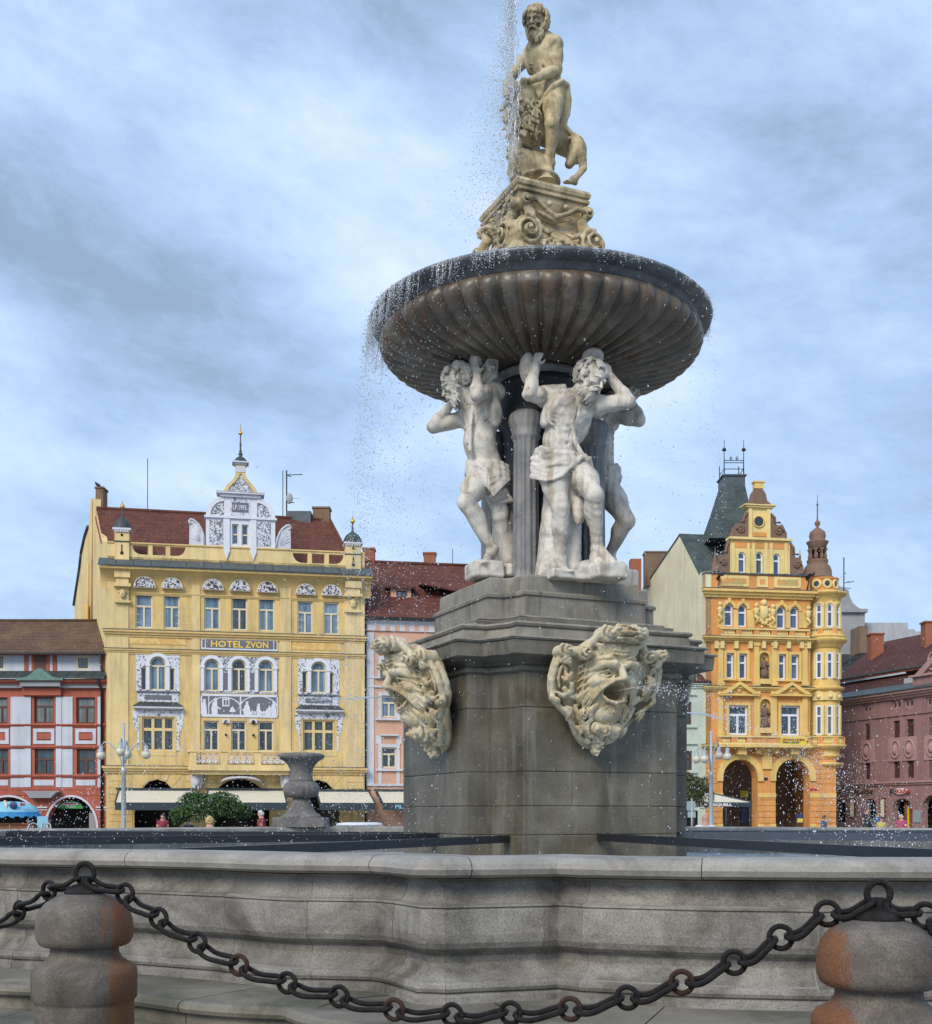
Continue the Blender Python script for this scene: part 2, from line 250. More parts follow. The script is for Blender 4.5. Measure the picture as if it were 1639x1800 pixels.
class MB:
    def __init__(s): s.v=[]; s.f=[]; s.mi=[]; s.cur=0; s.sm=[]; s.smooth=False; s.pcs=[]
    def add(s,vs,fs,mi=None,smooth=None):
        n=len(s.v); f0=len(s.f); s.v+= [tuple(x) for x in vs]
        for f in fs:
            s.f.append(tuple(i+n for i in f)); s.mi.append(s.cur if mi is None else mi); s.sm.append(s.smooth if smooth is None else smooth)
        s.pcs.append((n,len(s.v),f0,len(s.f)))
    def hexa(s,p,mi=None):
        s.add(p,[(0,3,2,1),(4,5,6,7),(0,1,5,4),(1,2,6,5),(2,3,7,6),(3,0,4,7)],mi)
    def box(s,a,b,mi=None):
        x0,y0,z0=a; x1,y1,z1=b
        s.hexa([(x0,y0,z0),(x1,y0,z0),(x1,y1,z0),(x0,y1,z0),(x0,y0,z1),(x1,y0,z1),(x1,y1,z1),(x0,y1,z1)],mi)
    def fbox(s,F,u0,u1,z0,z1,o0,o1,mi=None):
        P=F.p; s.hexa([P(u0,z0,o1),P(u1,z0,o1),P(u1,z0,o0),P(u0,z0,o0),P(u0,z1,o1),P(u1,z1,o1),P(u1,z1,o0),P(u0,z1,o0)],mi)
    def fpoly(s,F,pts,o0,o1,mi=None):
        """outline pts (u,z) counter-clockwise seen from outside, extruded from o0 to o1"""
        n=len(pts)
        a=sum(pts[i][0]*pts[(i+1)%n][1]-pts[(i+1)%n][0]*pts[i][1] for i in range(n))
        if a<0: pts=pts[::-1]
        vs=[F.p(u,z,o1) for u,z in pts]+[F.p(u,z,o0) for u,z in pts]
        s.add(vs,[tuple(range(n)),tuple(range(2*n-1,n-1,-1))]+[(i,i+n,(i+1)%n+n,(i+1)%n) for i in range(n)],mi)
    def prism(s,pts,z0,z1,mi=None,top=None):
        n=len(pts); t=top or pts
        s.add([(x,y,z0) for x,y in pts]+[(x,y,z1) for x,y in t],[tuple(range(n-1,-1,-1)),tuple(range(n,2*n))]+[(i,(i+1)%n,(i+1)%n+n,i+n) for i in range(n)],mi)
    def rings(s,rs,closed=True,caps=True,mi=None,smooth=None):
        n=len(rs[0]); vs=[p for r in rs for p in r]; fs=[]
        for j in range(len(rs)-1):
            for i in range(n if closed else n-1):
                k=(i+1)%n; fs.append((j*n+i,j*n+k,(j+1)*n+k,(j+1)*n+i))
        if caps: fs.append(tuple(range(n-1,-1,-1))); fs.append(tuple((len(rs)-1)*n+i for i in range(n)))
        s.add(vs,fs,mi,smooth)
    def lathe(s,prof,c,n=32,mi=None,smooth=True,fn=None,caps=True):
        rs=[]
        for j,(r,z) in enumerate(prof):
            rs.append([(c[0]+math.cos(2*math.pi*i/n)*r*(fn(j,2*math.pi*i/n) if fn else 1),c[1]+math.sin(2*math.pi*i/n)*r*(fn(j,2*math.pi*i/n) if fn else 1),c[2]+z) for i in range(n)])
        s.rings(rs,True,caps,mi,smooth)
    def tube(s,pts,r,n=6,mi=None,smooth=True,closed=False,flat=1.0,upv=None):
        pts=[Vector(p) for p in pts]; m=len(pts); rs=[]
        rad=r if isinstance(r,(list,tuple)) else [r]*m
        up=Vector(upv) if upv is not None else None
        for i,p in enumerate(pts):
            if closed: t=(pts[(i+1)%m]-pts[i-1])
            else: t=pts[min(i+1,m-1)]-pts[max(i-1,0)]
            if t.length<1e-9: t=Vector((0,0,1))
            t.normalize()
            if up is None: up=Vector((0,0,1)) if abs(t.z)<.9 else Vector((1,0,0))
            a=t.cross(up).normalized(); b_=a.cross(t).normalized(); 
            if upv is None: up=b_
            rs.append([tuple(p+(a*math.cos(2*math.pi*k/n)+b_*math.sin(2*math.pi*k/n)*flat)*rad[i]) for k in range(n)])
        if closed: rs.append(rs[0])
        s.rings(rs,True,not closed,mi,smooth)
    def sphere(s,c,r,n=12,m=8,mi=None,sq=(1,1,1)):
        prof=[(max(1e-4,math.sin(math.pi*j/m)),-math.cos(math.pi*j/m)) for j in range(m+1)]
        rs=[[(c[0]+math.cos(2*math.pi*i/n)*a*r*sq[0],c[1]+math.sin(2*math.pi*i/n)*a*r*sq[1],c[2]+z*r*sq[2]) for i in range(n)] for a,z in prof]
        s.rings(rs,True,True,mi,True)
    def build(s,name,mats,parent=None,org=None,label=None):
        if name in SPLIT and parent is not None:
            pcs=s.pcs; bb=[]
            for (v0,v1,f0,f1) in pcs:
                A=np.array(s.v[v0:v1]); bb.append((A.min(0)-.012,A.max(0)+.012))
            grp=list(range(len(pcs)))
            def find(i):
                while grp[i]!=i: i=grp[i]
                return i
            for i in range(len(pcs)):
                for j in range(i):
                    if (bb[i][0]<bb[j][1]).all() and (bb[j][0]<bb[i][1]).all():
                        a_,b_=find(i),find(j)
                        if a_!=b_: grp[a_]=b_
            d={}
            for i in range(len(pcs)): d.setdefault(find(i),[]).append(i)
            if 1<len(d)<=100:
                out=None
                for ids in d.values():
                    m=MB()
                    for i in ids:
                        v0,v1,f0,f1=pcs[i]; m.v0=len(m.v); n=len(m.v); m.v+=s.v[v0:v1]; m.f+=[tuple(k-v0+n for k in f) for f in s.f[f0:f1]]; m.mi+=s.mi[f0:f1]; m.sm+=s.sm[f0:f1]
                    out=m._build(name,mats,parent,org,label)
                return out
        return s._build(name,mats,parent,org,label)
    def _build(s,name,mats,parent=None,org=None,label=None):
        if isinstance(mats,str): mats=[mats]
        o0=ORG[parent.name] if parent is not None else Vector(org or (0,0,0))
        me=bpy.data.meshes.new(name); me.from_pydata([(x-o0.x,y-o0.y,z-o0.z) for x,y,z in s.v],[],s.f)
        for k in mats: me.materials.append(MATS[k])
        me.polygons.foreach_set('material_index',s.mi); me.polygons.foreach_set('use_smooth',s.sm)
        me.update(); o=link_mesh(name,me,parent,org)
        if label: o['label']=label
        return o
def mesh_np(name,V,Fq,mats,parent=None,org=None,smooth=True,mi=None):
    o0=ORG[parent.name] if parent is not None else Vector(org or (0,0,0))
    V=np.asarray(V,dtype=np.float32)-np.array(o0,dtype=np.float32); Fq=np.asarray(Fq,dtype=np.int32); k=Fq.shape[1]
    me=bpy.data.meshes.new(name); me.vertices.add(len(V)); me.vertices.foreach_set('co',V.ravel())
    me.loops.add(Fq.size); me.loops.foreach_set('vertex_index',Fq.ravel())
    me.polygons.add(len(Fq)); me.polygons.foreach_set('loop_start',np.arange(0,Fq.size,k,dtype=np.int32)); me.polygons.foreach_set('loop_total',np.full(len(Fq),k,dtype=np.int32))
    me.polygons.foreach_set('use_smooth',np.full(len(Fq),smooth)); 
    for m_ in ([mats] if isinstance(mats,str) else mats): me.materials.append(MATS[m_])
    me.update(calc_edges=True); me.validate()
    return link_mesh(name,me,parent,org)
def dup(root,loc,rotz=0,label=None,parent=None):
    c=root.copy(); C.objects.link(c)
    if parent is None: c.location=loc; c.rotation_euler=(0,0,rotz)
    else: c.parent=parent
    if label: c['label']=label
    for ch in [o for o in bpy.data.objects if o.parent==root]: dup(ch,None,0,None,c)
    return c
def text_mesh(s,size,ext=.02,bold=0,xs=1.0):
    cu=bpy.data.curves.new('letters','FONT'); cu.body=s; cu.size=size; cu.extrude=ext; cu.offset=bold; cu.align_x='CENTER'; cu.resolution_u=2
    o=bpy.data.objects.new('letters',cu); C.objects.link(o)
    me=bpy.data.meshes.new_from_object(o.evaluated_get(bpy.context.evaluated_depsgraph_get())); bpy.data.objects.remove(o)
    for v_ in me.vertices: v_.co.x*=xs
    return me
def ftext(F,s,u,z,out,size,matn,parent,bold=0,xs=1.0,name='letters',w=None,slant=0):
    me=text_mesh(s,size,.015,bold,xs)
    if w:
        xsn=[v_.co.x for v_ in me.vertices]; k=w/(max(xsn)-min(xsn)); mid=(max(xsn)+min(xsn))/2
        for v_ in me.vertices: v_.co.x=(v_.co.x-mid)*k
    o0=ORG[parent.name]
    for v_ in me.vertices:
        p=F.p(u+v_.co.x+slant*v_.co.y,z+v_.co.y,out+v_.co.z); v_.co=Vector(p)-o0
    me.materials.clear(); me.materials.append(MATS[matn]); return link_mesh(name,me,parent)
class Fac:
    """a facade plane through P0 -> P1; u along it, z up, out towards the viewer"""
    def __init__(s,P0,P1):
        s.o=Vector((P0[0],P0[1])); d=Vector((P1[0]-P0[0],P1[1]-P0[1])); s.w=d.length; s.d=d.normalized(); s.n=Vector((s.d.y,-s.d.x))
    def p(s,u,z,out=0): q=s.o+s.d*u+s.n*out; return (q.x,q.y,z)
    def uv(s,px,py,out=0):
        r=Vector(((px-CX)/FPX,1.0)); k=((s.o+s.n*out).dot(s.n))/r.dot(s.n)
        q=r*k; return (q-s.o).dot(s.d), EYE+(HY-py)/FPX*k
    def u(s,px,out=0): return s.uv(px,HY,out)[0]
    def rect(s,x0,x1,y0,y1,out=0):
        u0,_=s.uv(x0,y0,out); u1,_=s.uv(x1,y0,out); um=(x0+x1)/2
        return u0,u1,s.uv(um,y1,out)[1],s.uv(um,y0,out)[1]
def arc(u0,u1,zs,zt,n=8):
    um=(u0+u1)/2; a=(u1-u0)/2; return [(um+a*math.cos(math.pi*i/n),zs+(zt-zs)*math.sin(math.pi*i/n)) for i in range(n+1)]
def wall(mb,F,u0,u1,z0,z1,holes=(),depth=.25,mi=0,rmi=None,out=0):
    """wall sheet with real openings (u0,u1,z0,z1[,rise]) and their reveals"""
    us=sorted({u0,u1,*[min(max(h[0],u0),u1) for h in holes],*[min(max(h[1],u0),u1) for h in holes]}); zs=sorted({z0,z1,*[min(max(h[2],z0),z1) for h in holes],*[min(max(h[3],z0),z1) for h in holes]})
    for i in range(len(us)-1):
        for j in range(len(zs)-1):
            um=(us[i]+us[i+1])/2; zm=(zs[j]+zs[j+1])/2
            if any(h[0]<um<h[1] and h[2]<zm<h[3] for h in holes): continue
            mb.add([F.p(us[i],zs[j],out),F.p(us[i+1],zs[j],out),F.p(us[i+1],zs[j+1],out),F.p(us[i],zs[j+1],out)],[(0,1,2,3)],mi)
    r=mi if rmi is None else rmi
    for h in holes:
        a,b,c,d=h[:4]; rise=h[4] if len(h)>4 else 0; zs_=d-rise
        if rise: path=[(a,c),(b,c)]+arc(a,b,zs_,d)
        else: path=[(a,c),(b,c),(b,d),(a,d)]
        n=len(path)
        for i in range(n):
            (ua,za),(ub,zb)=path[i],path[(i+1)%n]
            mb.add([F.p(ua,za,out),F.p(ub,zb,out),F.p(ub,zb,out-depth),F.p(ua,za,out-depth)],[(0,1,2,3)],r)
        if rise:
            ar=arc(a,b,zs_,d); k=len(ar)//2
            mb.add([F.p(b,d,out)]+[F.p(x,z,out) for x,z in ar[:k+1]],[tuple(range(k+2))[::-1]],mi)
            mb.add([F.p(a,d,out)]+[F.p(x,z,out) for x,z in ar[k:]],[tuple(range(len(ar)-k+1))[::-1]],mi)
def window(parent,F,u0,u1,z0,z1,rise=0,frame='frame_cream',pane='pane_curtain',fw=.10,style='T',rec=.16,out=0,name='window',tr=.36):
    """frame with transom and mullion set back in the reveal, glass behind it"""
    f=MB(); o0,o1=out-rec-.06,out-rec+.03
    if rise:
        ou=[(u0,z0),(u1,z0)]+arc(u0,u1,z1-rise,z1); inn=[(u0+fw,z0+fw),(u1-fw,z0+fw)]+arc(u0+fw,u1-fw,z1-rise,z1-fw)
    else: ou=[(u0,z0),(u1,z0),(u1,z1),(u0,z1)]; inn=[(u0+fw,z0+fw),(u1-fw,z0+fw),(u1-fw,z1-fw),(u0+fw,z1-fw)]
    n=len(ou)
    for i in range(n):
        j=(i+1)%n
        f.add([F.p(*ou[i],o1),F.p(*ou[j],o1),F.p(*inn[j],o1),F.p(*inn[i],o1)],[(0,1,2,3)])
        f.add([F.p(*inn[i],o1),F.p(*inn[j],o1),F.p(*inn[j],o0),F.p(*inn[i],o0)],[(0,1,2,3)])
    zt=z1-(z1-z0)*tr; um=(u0+u1)/2; b=fw*.55
    if style in('T','T1'): f.fbox(F,u0+fw*.9,u1-fw*.9,zt-b,zt+b,o0,o1+.01)
    if style=='T': f.fbox(F,um-b,um+b,z0+fw*.9,zt-b,o0,o1+.015)
    if style=='X': f.fbox(F,u0+fw*.9,u1-fw*.9,zt-b,zt+b,o0,o1+.01); f.fbox(F,um-b,um+b,z0+fw*.9,z1-fw*.9,o0,o1+.015)
    if style=='M': f.fbox(F,um-b,um+b,z0+fw*.9,z1-fw*.9,o0,o1+.015)
    if style=='6':
        f.fbox(F,u0+fw*.9,u1-fw*.9,zt-fw*.9,zt+fw*.9,o0,o1+.01)
        for q in(1/3,2/3):
            uq=u0+(u1-u0)*q; f.fbox(F,uq-fw*.9,uq+fw*.9,z0+fw*.9,z1-fw*.9,o0,o1+.02)
    o=f.build(name,frame,parent)
    g=MB(); og=out-rec-.03
    g.add([F.p(a,c,og) for a,c in ou],[tuple(range(n))]); g.build('pane',pane,o)
    return o
# ---------------------------------------------------------------- sculpting: distance fields blended on a grid, skinned by surface nets
class Sculpt:
    def __init__(s,lo,hi,h):
        s.h=h; s.lo=np.array(lo,float); n=np.ceil((np.array(hi)-s.lo)/h).astype(int)+1; s.n=n
        s.F=np.full(n,.5,np.float32); s.ax=[(s.lo[i]+np.arange(n[i])*h).astype(np.float32) for i in range(3)]
    def _blk(s,lo,hi):
        a=np.clip(np.floor((np.array(lo)-s.lo)/s.h).astype(int),0,s.n); b=np.clip(np.ceil((np.array(hi)-s.lo)/s.h).astype(int)+1,0,s.n)
        if (b<=a).any(): return None
        sl=tuple(slice(a[i],b[i]) for i in range(3))
        return sl,s.ax[0][sl[0]][:,None,None],s.ax[1][sl[1]][None,:,None],s.ax[2][sl[2]][None,None,:]
    def _join(s,sl,d,k,sub):
        A=s.F[sl]
        if sub:
            d=-d; hh=np.maximum(k-np.abs(A-d),0)/k; s.F[sl]=np.maximum(A,d)+hh*hh*k*.25
        else:
            hh=np.maximum(k-np.abs(A-d),0)/k; s.F[sl]=np.minimum(A,d)-hh*hh*k*.25
    def rc(s,a,b,ra,rb=None,k=.03,sub=False):
        rb=ra if rb is None else rb; a=np.array(a,float); b=np.array(b,float); m=max(ra,rb)+k+3*s.h
        q=s._blk(np.minimum(a,b)-m,np.maximum(a,b)+m)
        if q is None: return
        sl,x,y,z=q; ba=b-a; L=max(ba@ba,1e-9)
        px,py,pz=x-a[0],y-a[1],z-a[2]; t=np.clip((px*ba[0]+py*ba[1]+pz*ba[2])/L,0,1)
        d=np.sqrt((px-t*ba[0])**2+(py-t*ba[1])**2+(pz-t*ba[2])**2)-(ra+(rb-ra)*t)
        s._join(sl,d.astype(np.float32),k,sub)
    def sp(s,c,r,k=.03,sub=False): s.rc(c,c,r,r,k,sub)
    def ell(s,c,rad,ax=None,k=.03,sub=False):
        c=np.array(c,float); m=max(rad)+k+3*s.h; q=s._blk(c-m,c+m)
        if q is None: return
        sl,x,y,z=q; A=np.eye(3) if ax is None else np.array(ax,float)   # rows = local axes
        px,py,pz=x-c[0],y-c[1],z-c[2]
        g=[(px*A[i][0]+py*A[i][1]+pz*A[i][2])/rad[i] for i in range(3)]
        k0=np.sqrt(g[0]**2+g[1]**2+g[2]**2); k1=np.sqrt((g[0]/rad[0])**2+(g[1]/rad[1])**2+(g[2]/rad[2])**2)+1e-6
        s._join(sl,(k0*(k0-1)/k1).astype(np.float32),k,sub)
    def cyl(s,a,b,r,k=.01,rd=.006,sub=False):
        a=np.array(a,float); b=np.array(b,float); m=r+k+3*s.h; q=s._blk(np.minimum(a,b)-m,np.maximum(a,b)+m)
        if q is None: return
        sl,x,y,z=q; ba=b-a; L=np.linalg.norm(ba); e=ba/L; px,py,pz=x-a[0],y-a[1],z-a[2]; t=px*e[0]+py*e[1]+pz*e[2]
        rr=np.sqrt(np.maximum((px-t*e[0])**2+(py-t*e[1])**2+(pz-t*e[2])**2,0)); dx=rr-(r-rd); dy=np.abs(t-L/2)-(L/2-rd)
        d=np.minimum(np.maximum(dx,dy),0)+np.sqrt(np.maximum(dx,0)**2+np.maximum(dy,0)**2)-rd; s._join(sl,d.astype(np.float32),k,sub)
    def line(s,pts,r,k=.02,sub=False):
        n=len(pts); rr=r if isinstance(r,(list,tuple)) else [r]*n
        for i in range(n-1): s.rc(pts[i],pts[i+1],rr[i],rr[i+1],k,sub)
    def box(s,c,half,ax=None,r=.02,k=.02,sub=False):
        c=np.array(c,float); m=float(np.linalg.norm(half))+k+3*s.h; q=s._blk(c-m,c+m)
        if q is None: return
        sl,x,y,z=q; A=np.eye(3) if ax is None else np.array(ax,float); px,py,pz=x-c[0],y-c[1],z-c[2]
        g=[np.abs(px*A[i][0]+py*A[i][1]+pz*A[i][2])-(half[i]-r) for i in range(3)]
        d=np.sqrt(np.maximum(g[0],0)**2+np.maximum(g[1],0)**2+np.maximum(g[2],0)**2)+np.minimum(np.maximum(np.maximum(g[0],g[1]),g[2]),0)-r
        s._join(sl,d.astype(np.float32),k,sub)
    def ripple(s,amp,freq,seed=0,lo=None,hi=None):
        """hand-carved unevenness"""
        q=s._blk(s.lo if lo is None else lo,(s.lo+s.n*s.h) if hi is None else hi)
        if q is None: return
        sl,x,y,z=q; r=np.random.default_rng(seed); t=0
        for _ in range(7):
            v=r.normal(size=3)*freq*r.uniform(.5,1.6); t=t+np.sin(x*v[0]+y*v[1]+z*v[2]+r.uniform(0,6.3))
        s.F[sl]=s.F[sl]+(t*amp/3).astype(np.float32)
    def mesh(s):
        F=s.F.copy(); F[0]=F[-1]=.5; F[:,0]=F[:,-1]=.5; F[:,:,0]=F[:,:,-1]=.5
        ins=F<0; nx,ny,nz=s.n
        cs=sum(ins[i:nx-1+i,j:ny-1+j,k:nz-1+k].astype(np.int8) for i in(0,1) for j in(0,1) for k in(0,1))
        act=np.argwhere((cs>0)&(cs<8)); idx=np.full((nx-1,ny-1,nz-1),-1,np.int32); idx[tuple(act.T)]=np.arange(len(act))
        acc=np.zeros((len(act),3)); cnt=np.zeros(len(act))
        co=[(i,j,k) for i in(0,1) for j in(0,1) for k in(0,1)]
        for a in co:
            for d in range(3):
                if a[d]: continue
                b=list(a); b[d]=1
                fa=F[act[:,0]+a[0],act[:,1]+a[1],act[:,2]+a[2]]; fb=F[act[:,0]+b[0],act[:,1]+b[1],act[:,2]+b[2]]
                m=(fa<0)!=(fb<0); t=np.where(m,fa/np.where(m,fa-fb,1),0)
                p=np.array(a,float)[None,:].repeat(len(act),0); p[:,d]+=t
                acc[m]+=p[m]; cnt[m]+=1
        V=s.lo+(act+acc/cnt[:,None])*s.h; Q=[]
        for d in range(3):
            o=[0,0,0]; o[d]=1
            A=F[:nx-o[0],:ny-o[1],:nz-o[2]]<0; B=F[o[0]:,o[1]:,o[2]:]<0
            e=np.argwhere(A!=B); u,v=[(1,2),(2,0),(0,1)][d]
            e=e[(e[:,u]>0)&(e[:,v]>0)&(e[:,0]<nx-1+0*d)&(e[:,1]<ny-1)&(e[:,2]<nz-1)]
            def g(du,dv):
                c=e.copy(); c[:,u]-=du; c[:,v]-=dv; return idx[c[:,0],c[:,1],c[:,2]]
            q=np.stack([g(1,1),g(0,1),g(0,0),g(1,0)],1); fl=~A[e[:,0],e[:,1],e[:,2]]
            q[fl]=q[fl][:,::-1]; Q.append(q[(q>=0).all(1)])
        return V,np.concatenate(Q)
def V3(*a): return np.array(a if len(a)>1 else a[0],float)
def nrm(v): v=V3(v); return v/np.linalg.norm(v)
def frame3(f,u):
    f=nrm(f); r=nrm(np.cross(f,V3(u))); return r,np.cross(r,f),f       # right (viewer's left when facing us), up, forward
def head(S,c,f,u,Rr,seed=0,beard=True,k=.012,curl=1.0,h=.0058,old=1):
    """a bearded head on a grid of its own, finer than the body's; its skin is joined into the figure's mesh"""
    r,u,f=frame3(f,u); P=lambda a,b,d: V3(c)+(r*a+u*b+f*d)*Rr; ax=(r,u,f); 
    B=S; S=Sculpt(V3(c)-1.75*Rr,V3(c)+1.6*Rr,h); B.extra=getattr(B,'extra',[])+[S]; E=lambda p,rad,**q: S.ell(P(*p),[x*Rr for x in rad],ax,**q)
    L=lambda pts,rr,kk=.004,sub=False: S.line([P(*p) for p in pts],[x*Rr for x in rr],kk,sub)
    g=np.random.default_rng(seed)
    E((0,.26,-.14),(.66,.70,.80),k=k); E((0,-.18,.24),(.50,.70,.52),k=k*2); E((0,.34,.36),(.50,.34,.40),k=k*2); S.rc(P(0,-.4,-.2),P(0,-1.3,-.35),.36*Rr,.40*Rr,.02)
    for s in(-1,1):
        L([(s*.07,.17,.80),(s*.22,.24,.80),(s*.42,.16,.62)],[.06,.085,.06],.008)                 # brow
        E((s*.25,.045,.84),(.155,.095,.20),k=.006,sub=True); S.sp(P(s*.245,.035,.63),.105*Rr,.003)     # socket, eye
        L([(s*.12,.03,.73),(s*.25,.105,.755),(s*.38,.03,.64)],[.025,.034,.025],.003); L([(s*.13,.0,.72),(s*.25,-.04,.735),(s*.37,.01,.64)],[.02,.026,.02],.003)
        L([(s*.12,-.06,.74),(s*.25,-.115,.72),(s*.36,-.08,.62)],[.02,.028,.02],.008)
        E((s*.34,-.17,.56),(.17,.12,.17),k=.016); E((s*.33,-.42,.60),(.11,.16,.10),k=.02,sub=True)
        L([(s*.12,-.20,.86),(s*.22,-.32,.78),(s*.27,-.44,.70)],[.035,.04,.03],.012)
        E((s*.10,-.215,.88),(.065,.055,.08),k=.006); E((s*.68,.0,-.02),(.09,.19,.13),k=.006)
    L([(0,.17,.76),(0,.0,.86),(0,-.20,1.0)],[.065,.07,.09],.006); L([(-.04,.20,.80),(-.03,.34,.78)],[.02,.015],.005); L([(.04,.20,.80),(.05,.33,.78)],[.02,.015],.005)
    for j in range(2): L([(-.25,.42+.1*j,.68),(0,.40+.1*j,.76),(.25,.42+.1*j,.68)],[.018,.022,.018],.012)
    E((0,-.50,.86),(.13,.045,.14),k=.006,sub=True); L([(-.11,-.565,.76),(0,-.58,.80),(.11,-.565,.76)],[.04,.055,.04],.005)
    def lock(p,d,n,rr,ln,wav):
        """wavy strand starting at p, flowing along d over normal n"""
        d=nrm(d); e=np.cross(n,d); ph=g.uniform(0,6.28); pts=[];m=6
        for q in range(m): t=q/(m-1); pts.append(V3(p)+(d*t*ln+e*math.sin(ph+t*5.2)*wav+n*(.05*math.sin(t*3.1)+.0))*Rr)
        S.line(pts,[rr*Rr*(1.05-.75*(q/(m-1))**1.6) for q in range(m)],.0025)
    for i in range(170):
        v=g.normal(size=3); v/=np.linalg.norm(v)
        if v[2]>.50 and v[1]<.45: continue
        if v[1]<-.62: continue
        p=P(v[0]*.70*(1+.10*(curl-1)),.24+v[1]*.76,-.14+v[2]*.84); n=nrm(r*v[0]+u*v[1]+f*v[2]); d=-u*.9+f*(.25 if v[2]>0 else -.35)+r*np.sign(v[0])*.5+ r*g.normal()*.35+f*g.normal()*.2; d=d-n*(d@n)
        lock(p+n*.05*Rr*curl,d,n,g.uniform(.075,.115)*curl,g.uniform(.26,.42),.07)
    if beard:
        for s in(-1,1):
            for j in range(3): L([(s*.03,-.36-.02*j,.92),(s*.16,-.40-.045*j,.90),(s*.30,-.52-.06*j,.76),(s*.36,-.70-.05*j,.62)],[.045,.06,.05,.02],.003)
        for i in range(130):
            a=g.uniform(-1.35,1.35); b_=g.uniform(-.95,-.55) if abs(a)<.5 else g.uniform(-.85,-.1)
            if abs(a)>.5 and abs(a)<1.0 and b_>-.45: continue
            w_=.56; p=P(math.sin(a)*w_,b_,.16+math.cos(a)*.56-.12*max(0,-b_-.6)); n=nrm(r*math.sin(a)+f*math.cos(a)); lock(p,-u*1.0+f*.12+r*g.normal()*.25-r*math.sin(a)*.35,n,g.uniform(.05,.085),g.uniform(.28,.5),.06)
def hand(S,wr,pt,nm,L,curl=.5,side=1,k=.006):
    """wr wrist, pt pointing direction, nm palm normal, L hand length"""
    d=nrm(pt); n=nrm(V3(nm)-d*(V3(nm)@d)); w_=np.cross(d,n)*side; wr=V3(wr)
    S.ell(wr+d*L*.27,[L*.22,L*.30,L*.11],(w_,d,n),k=.02)
    for i,(o,l) in enumerate(((-.155,.40),(-.05,.46),(.055,.44),(.155,.34))):
        p=wr+d*L*.46+w_*L*o; r=L*.062; a=curl*.55; q=p; dd=d
        for j,f_ in enumerate((.45,.32,.25)):
            ang=a*(j+.6); dd=nrm(d*math.cos(ang)+n*math.sin(ang)); q2=q+dd*L*l*f_; S.rc(q,q2,r*(1-.1*j),r*(.9-.1*j),k); q=q2
    p=wr+d*L*.14-w_*L*.16; q=p+(d*.5-w_*.75+n*.3)*L*.22; S.rc(p,q,L*.085,L*.065,k*2); S.rc(q,q+(d*.9-w_*.1+n*.45)*L*.2,L*.062,L*.05,k)
def limb(S,a,b,c,ra,rb,rc_,bulge=None,k=.03):
    S.rc(a,b,ra,rb,k); S.rc(b,c,rb,rc_,k)
    if bulge is not None:
        for (p,q,t,rad,off) in bulge: 
            P=V3(p)*(1-t)+V3(q)*t+V3(off); L=np.linalg.norm(V3(q)-V3(p)); d=nrm(V3(q)-V3(p)); e=nrm(np.cross(d,[.3,.8,.1])); g=np.cross(d,e)
            S.ell(P,[rad,rad,L*.33],(e,g,d),k=k)
def foot(S,an,toe,rr,k=.015):
    an,toe=V3(an),V3(toe); d=nrm((toe-an)*V3(1,1,0)+V3(0,0,-1e-3)); w_=np.cross(d,[0,0,1]); z=toe[2]; L=np.linalg.norm((toe-an)[:2])
    heel=V3(an[0],an[1],z+rr*.7)-d*rr*.6; S.rc(an,heel,rr*.85,rr*.8,k*2); S.rc(an,V3(toe-d*rr*1.0)+V3(0,0,rr*.35),rr*.85,rr*.62,k*2); S.rc(heel,toe-d*rr*.8+V3(0,0,rr*.1),rr*.6,rr*.62,k)
    for i in range(5):
        o=(i-2)*rr*.42; l=rr*(1.15-.12*i); p=toe+w_*o-d*rr*.5+V3(0,0,rr*.02); S.rc(p,p+d*l*.9+V3(0,0,-rr*.05),rr*.27,rr*.24,k*.25)
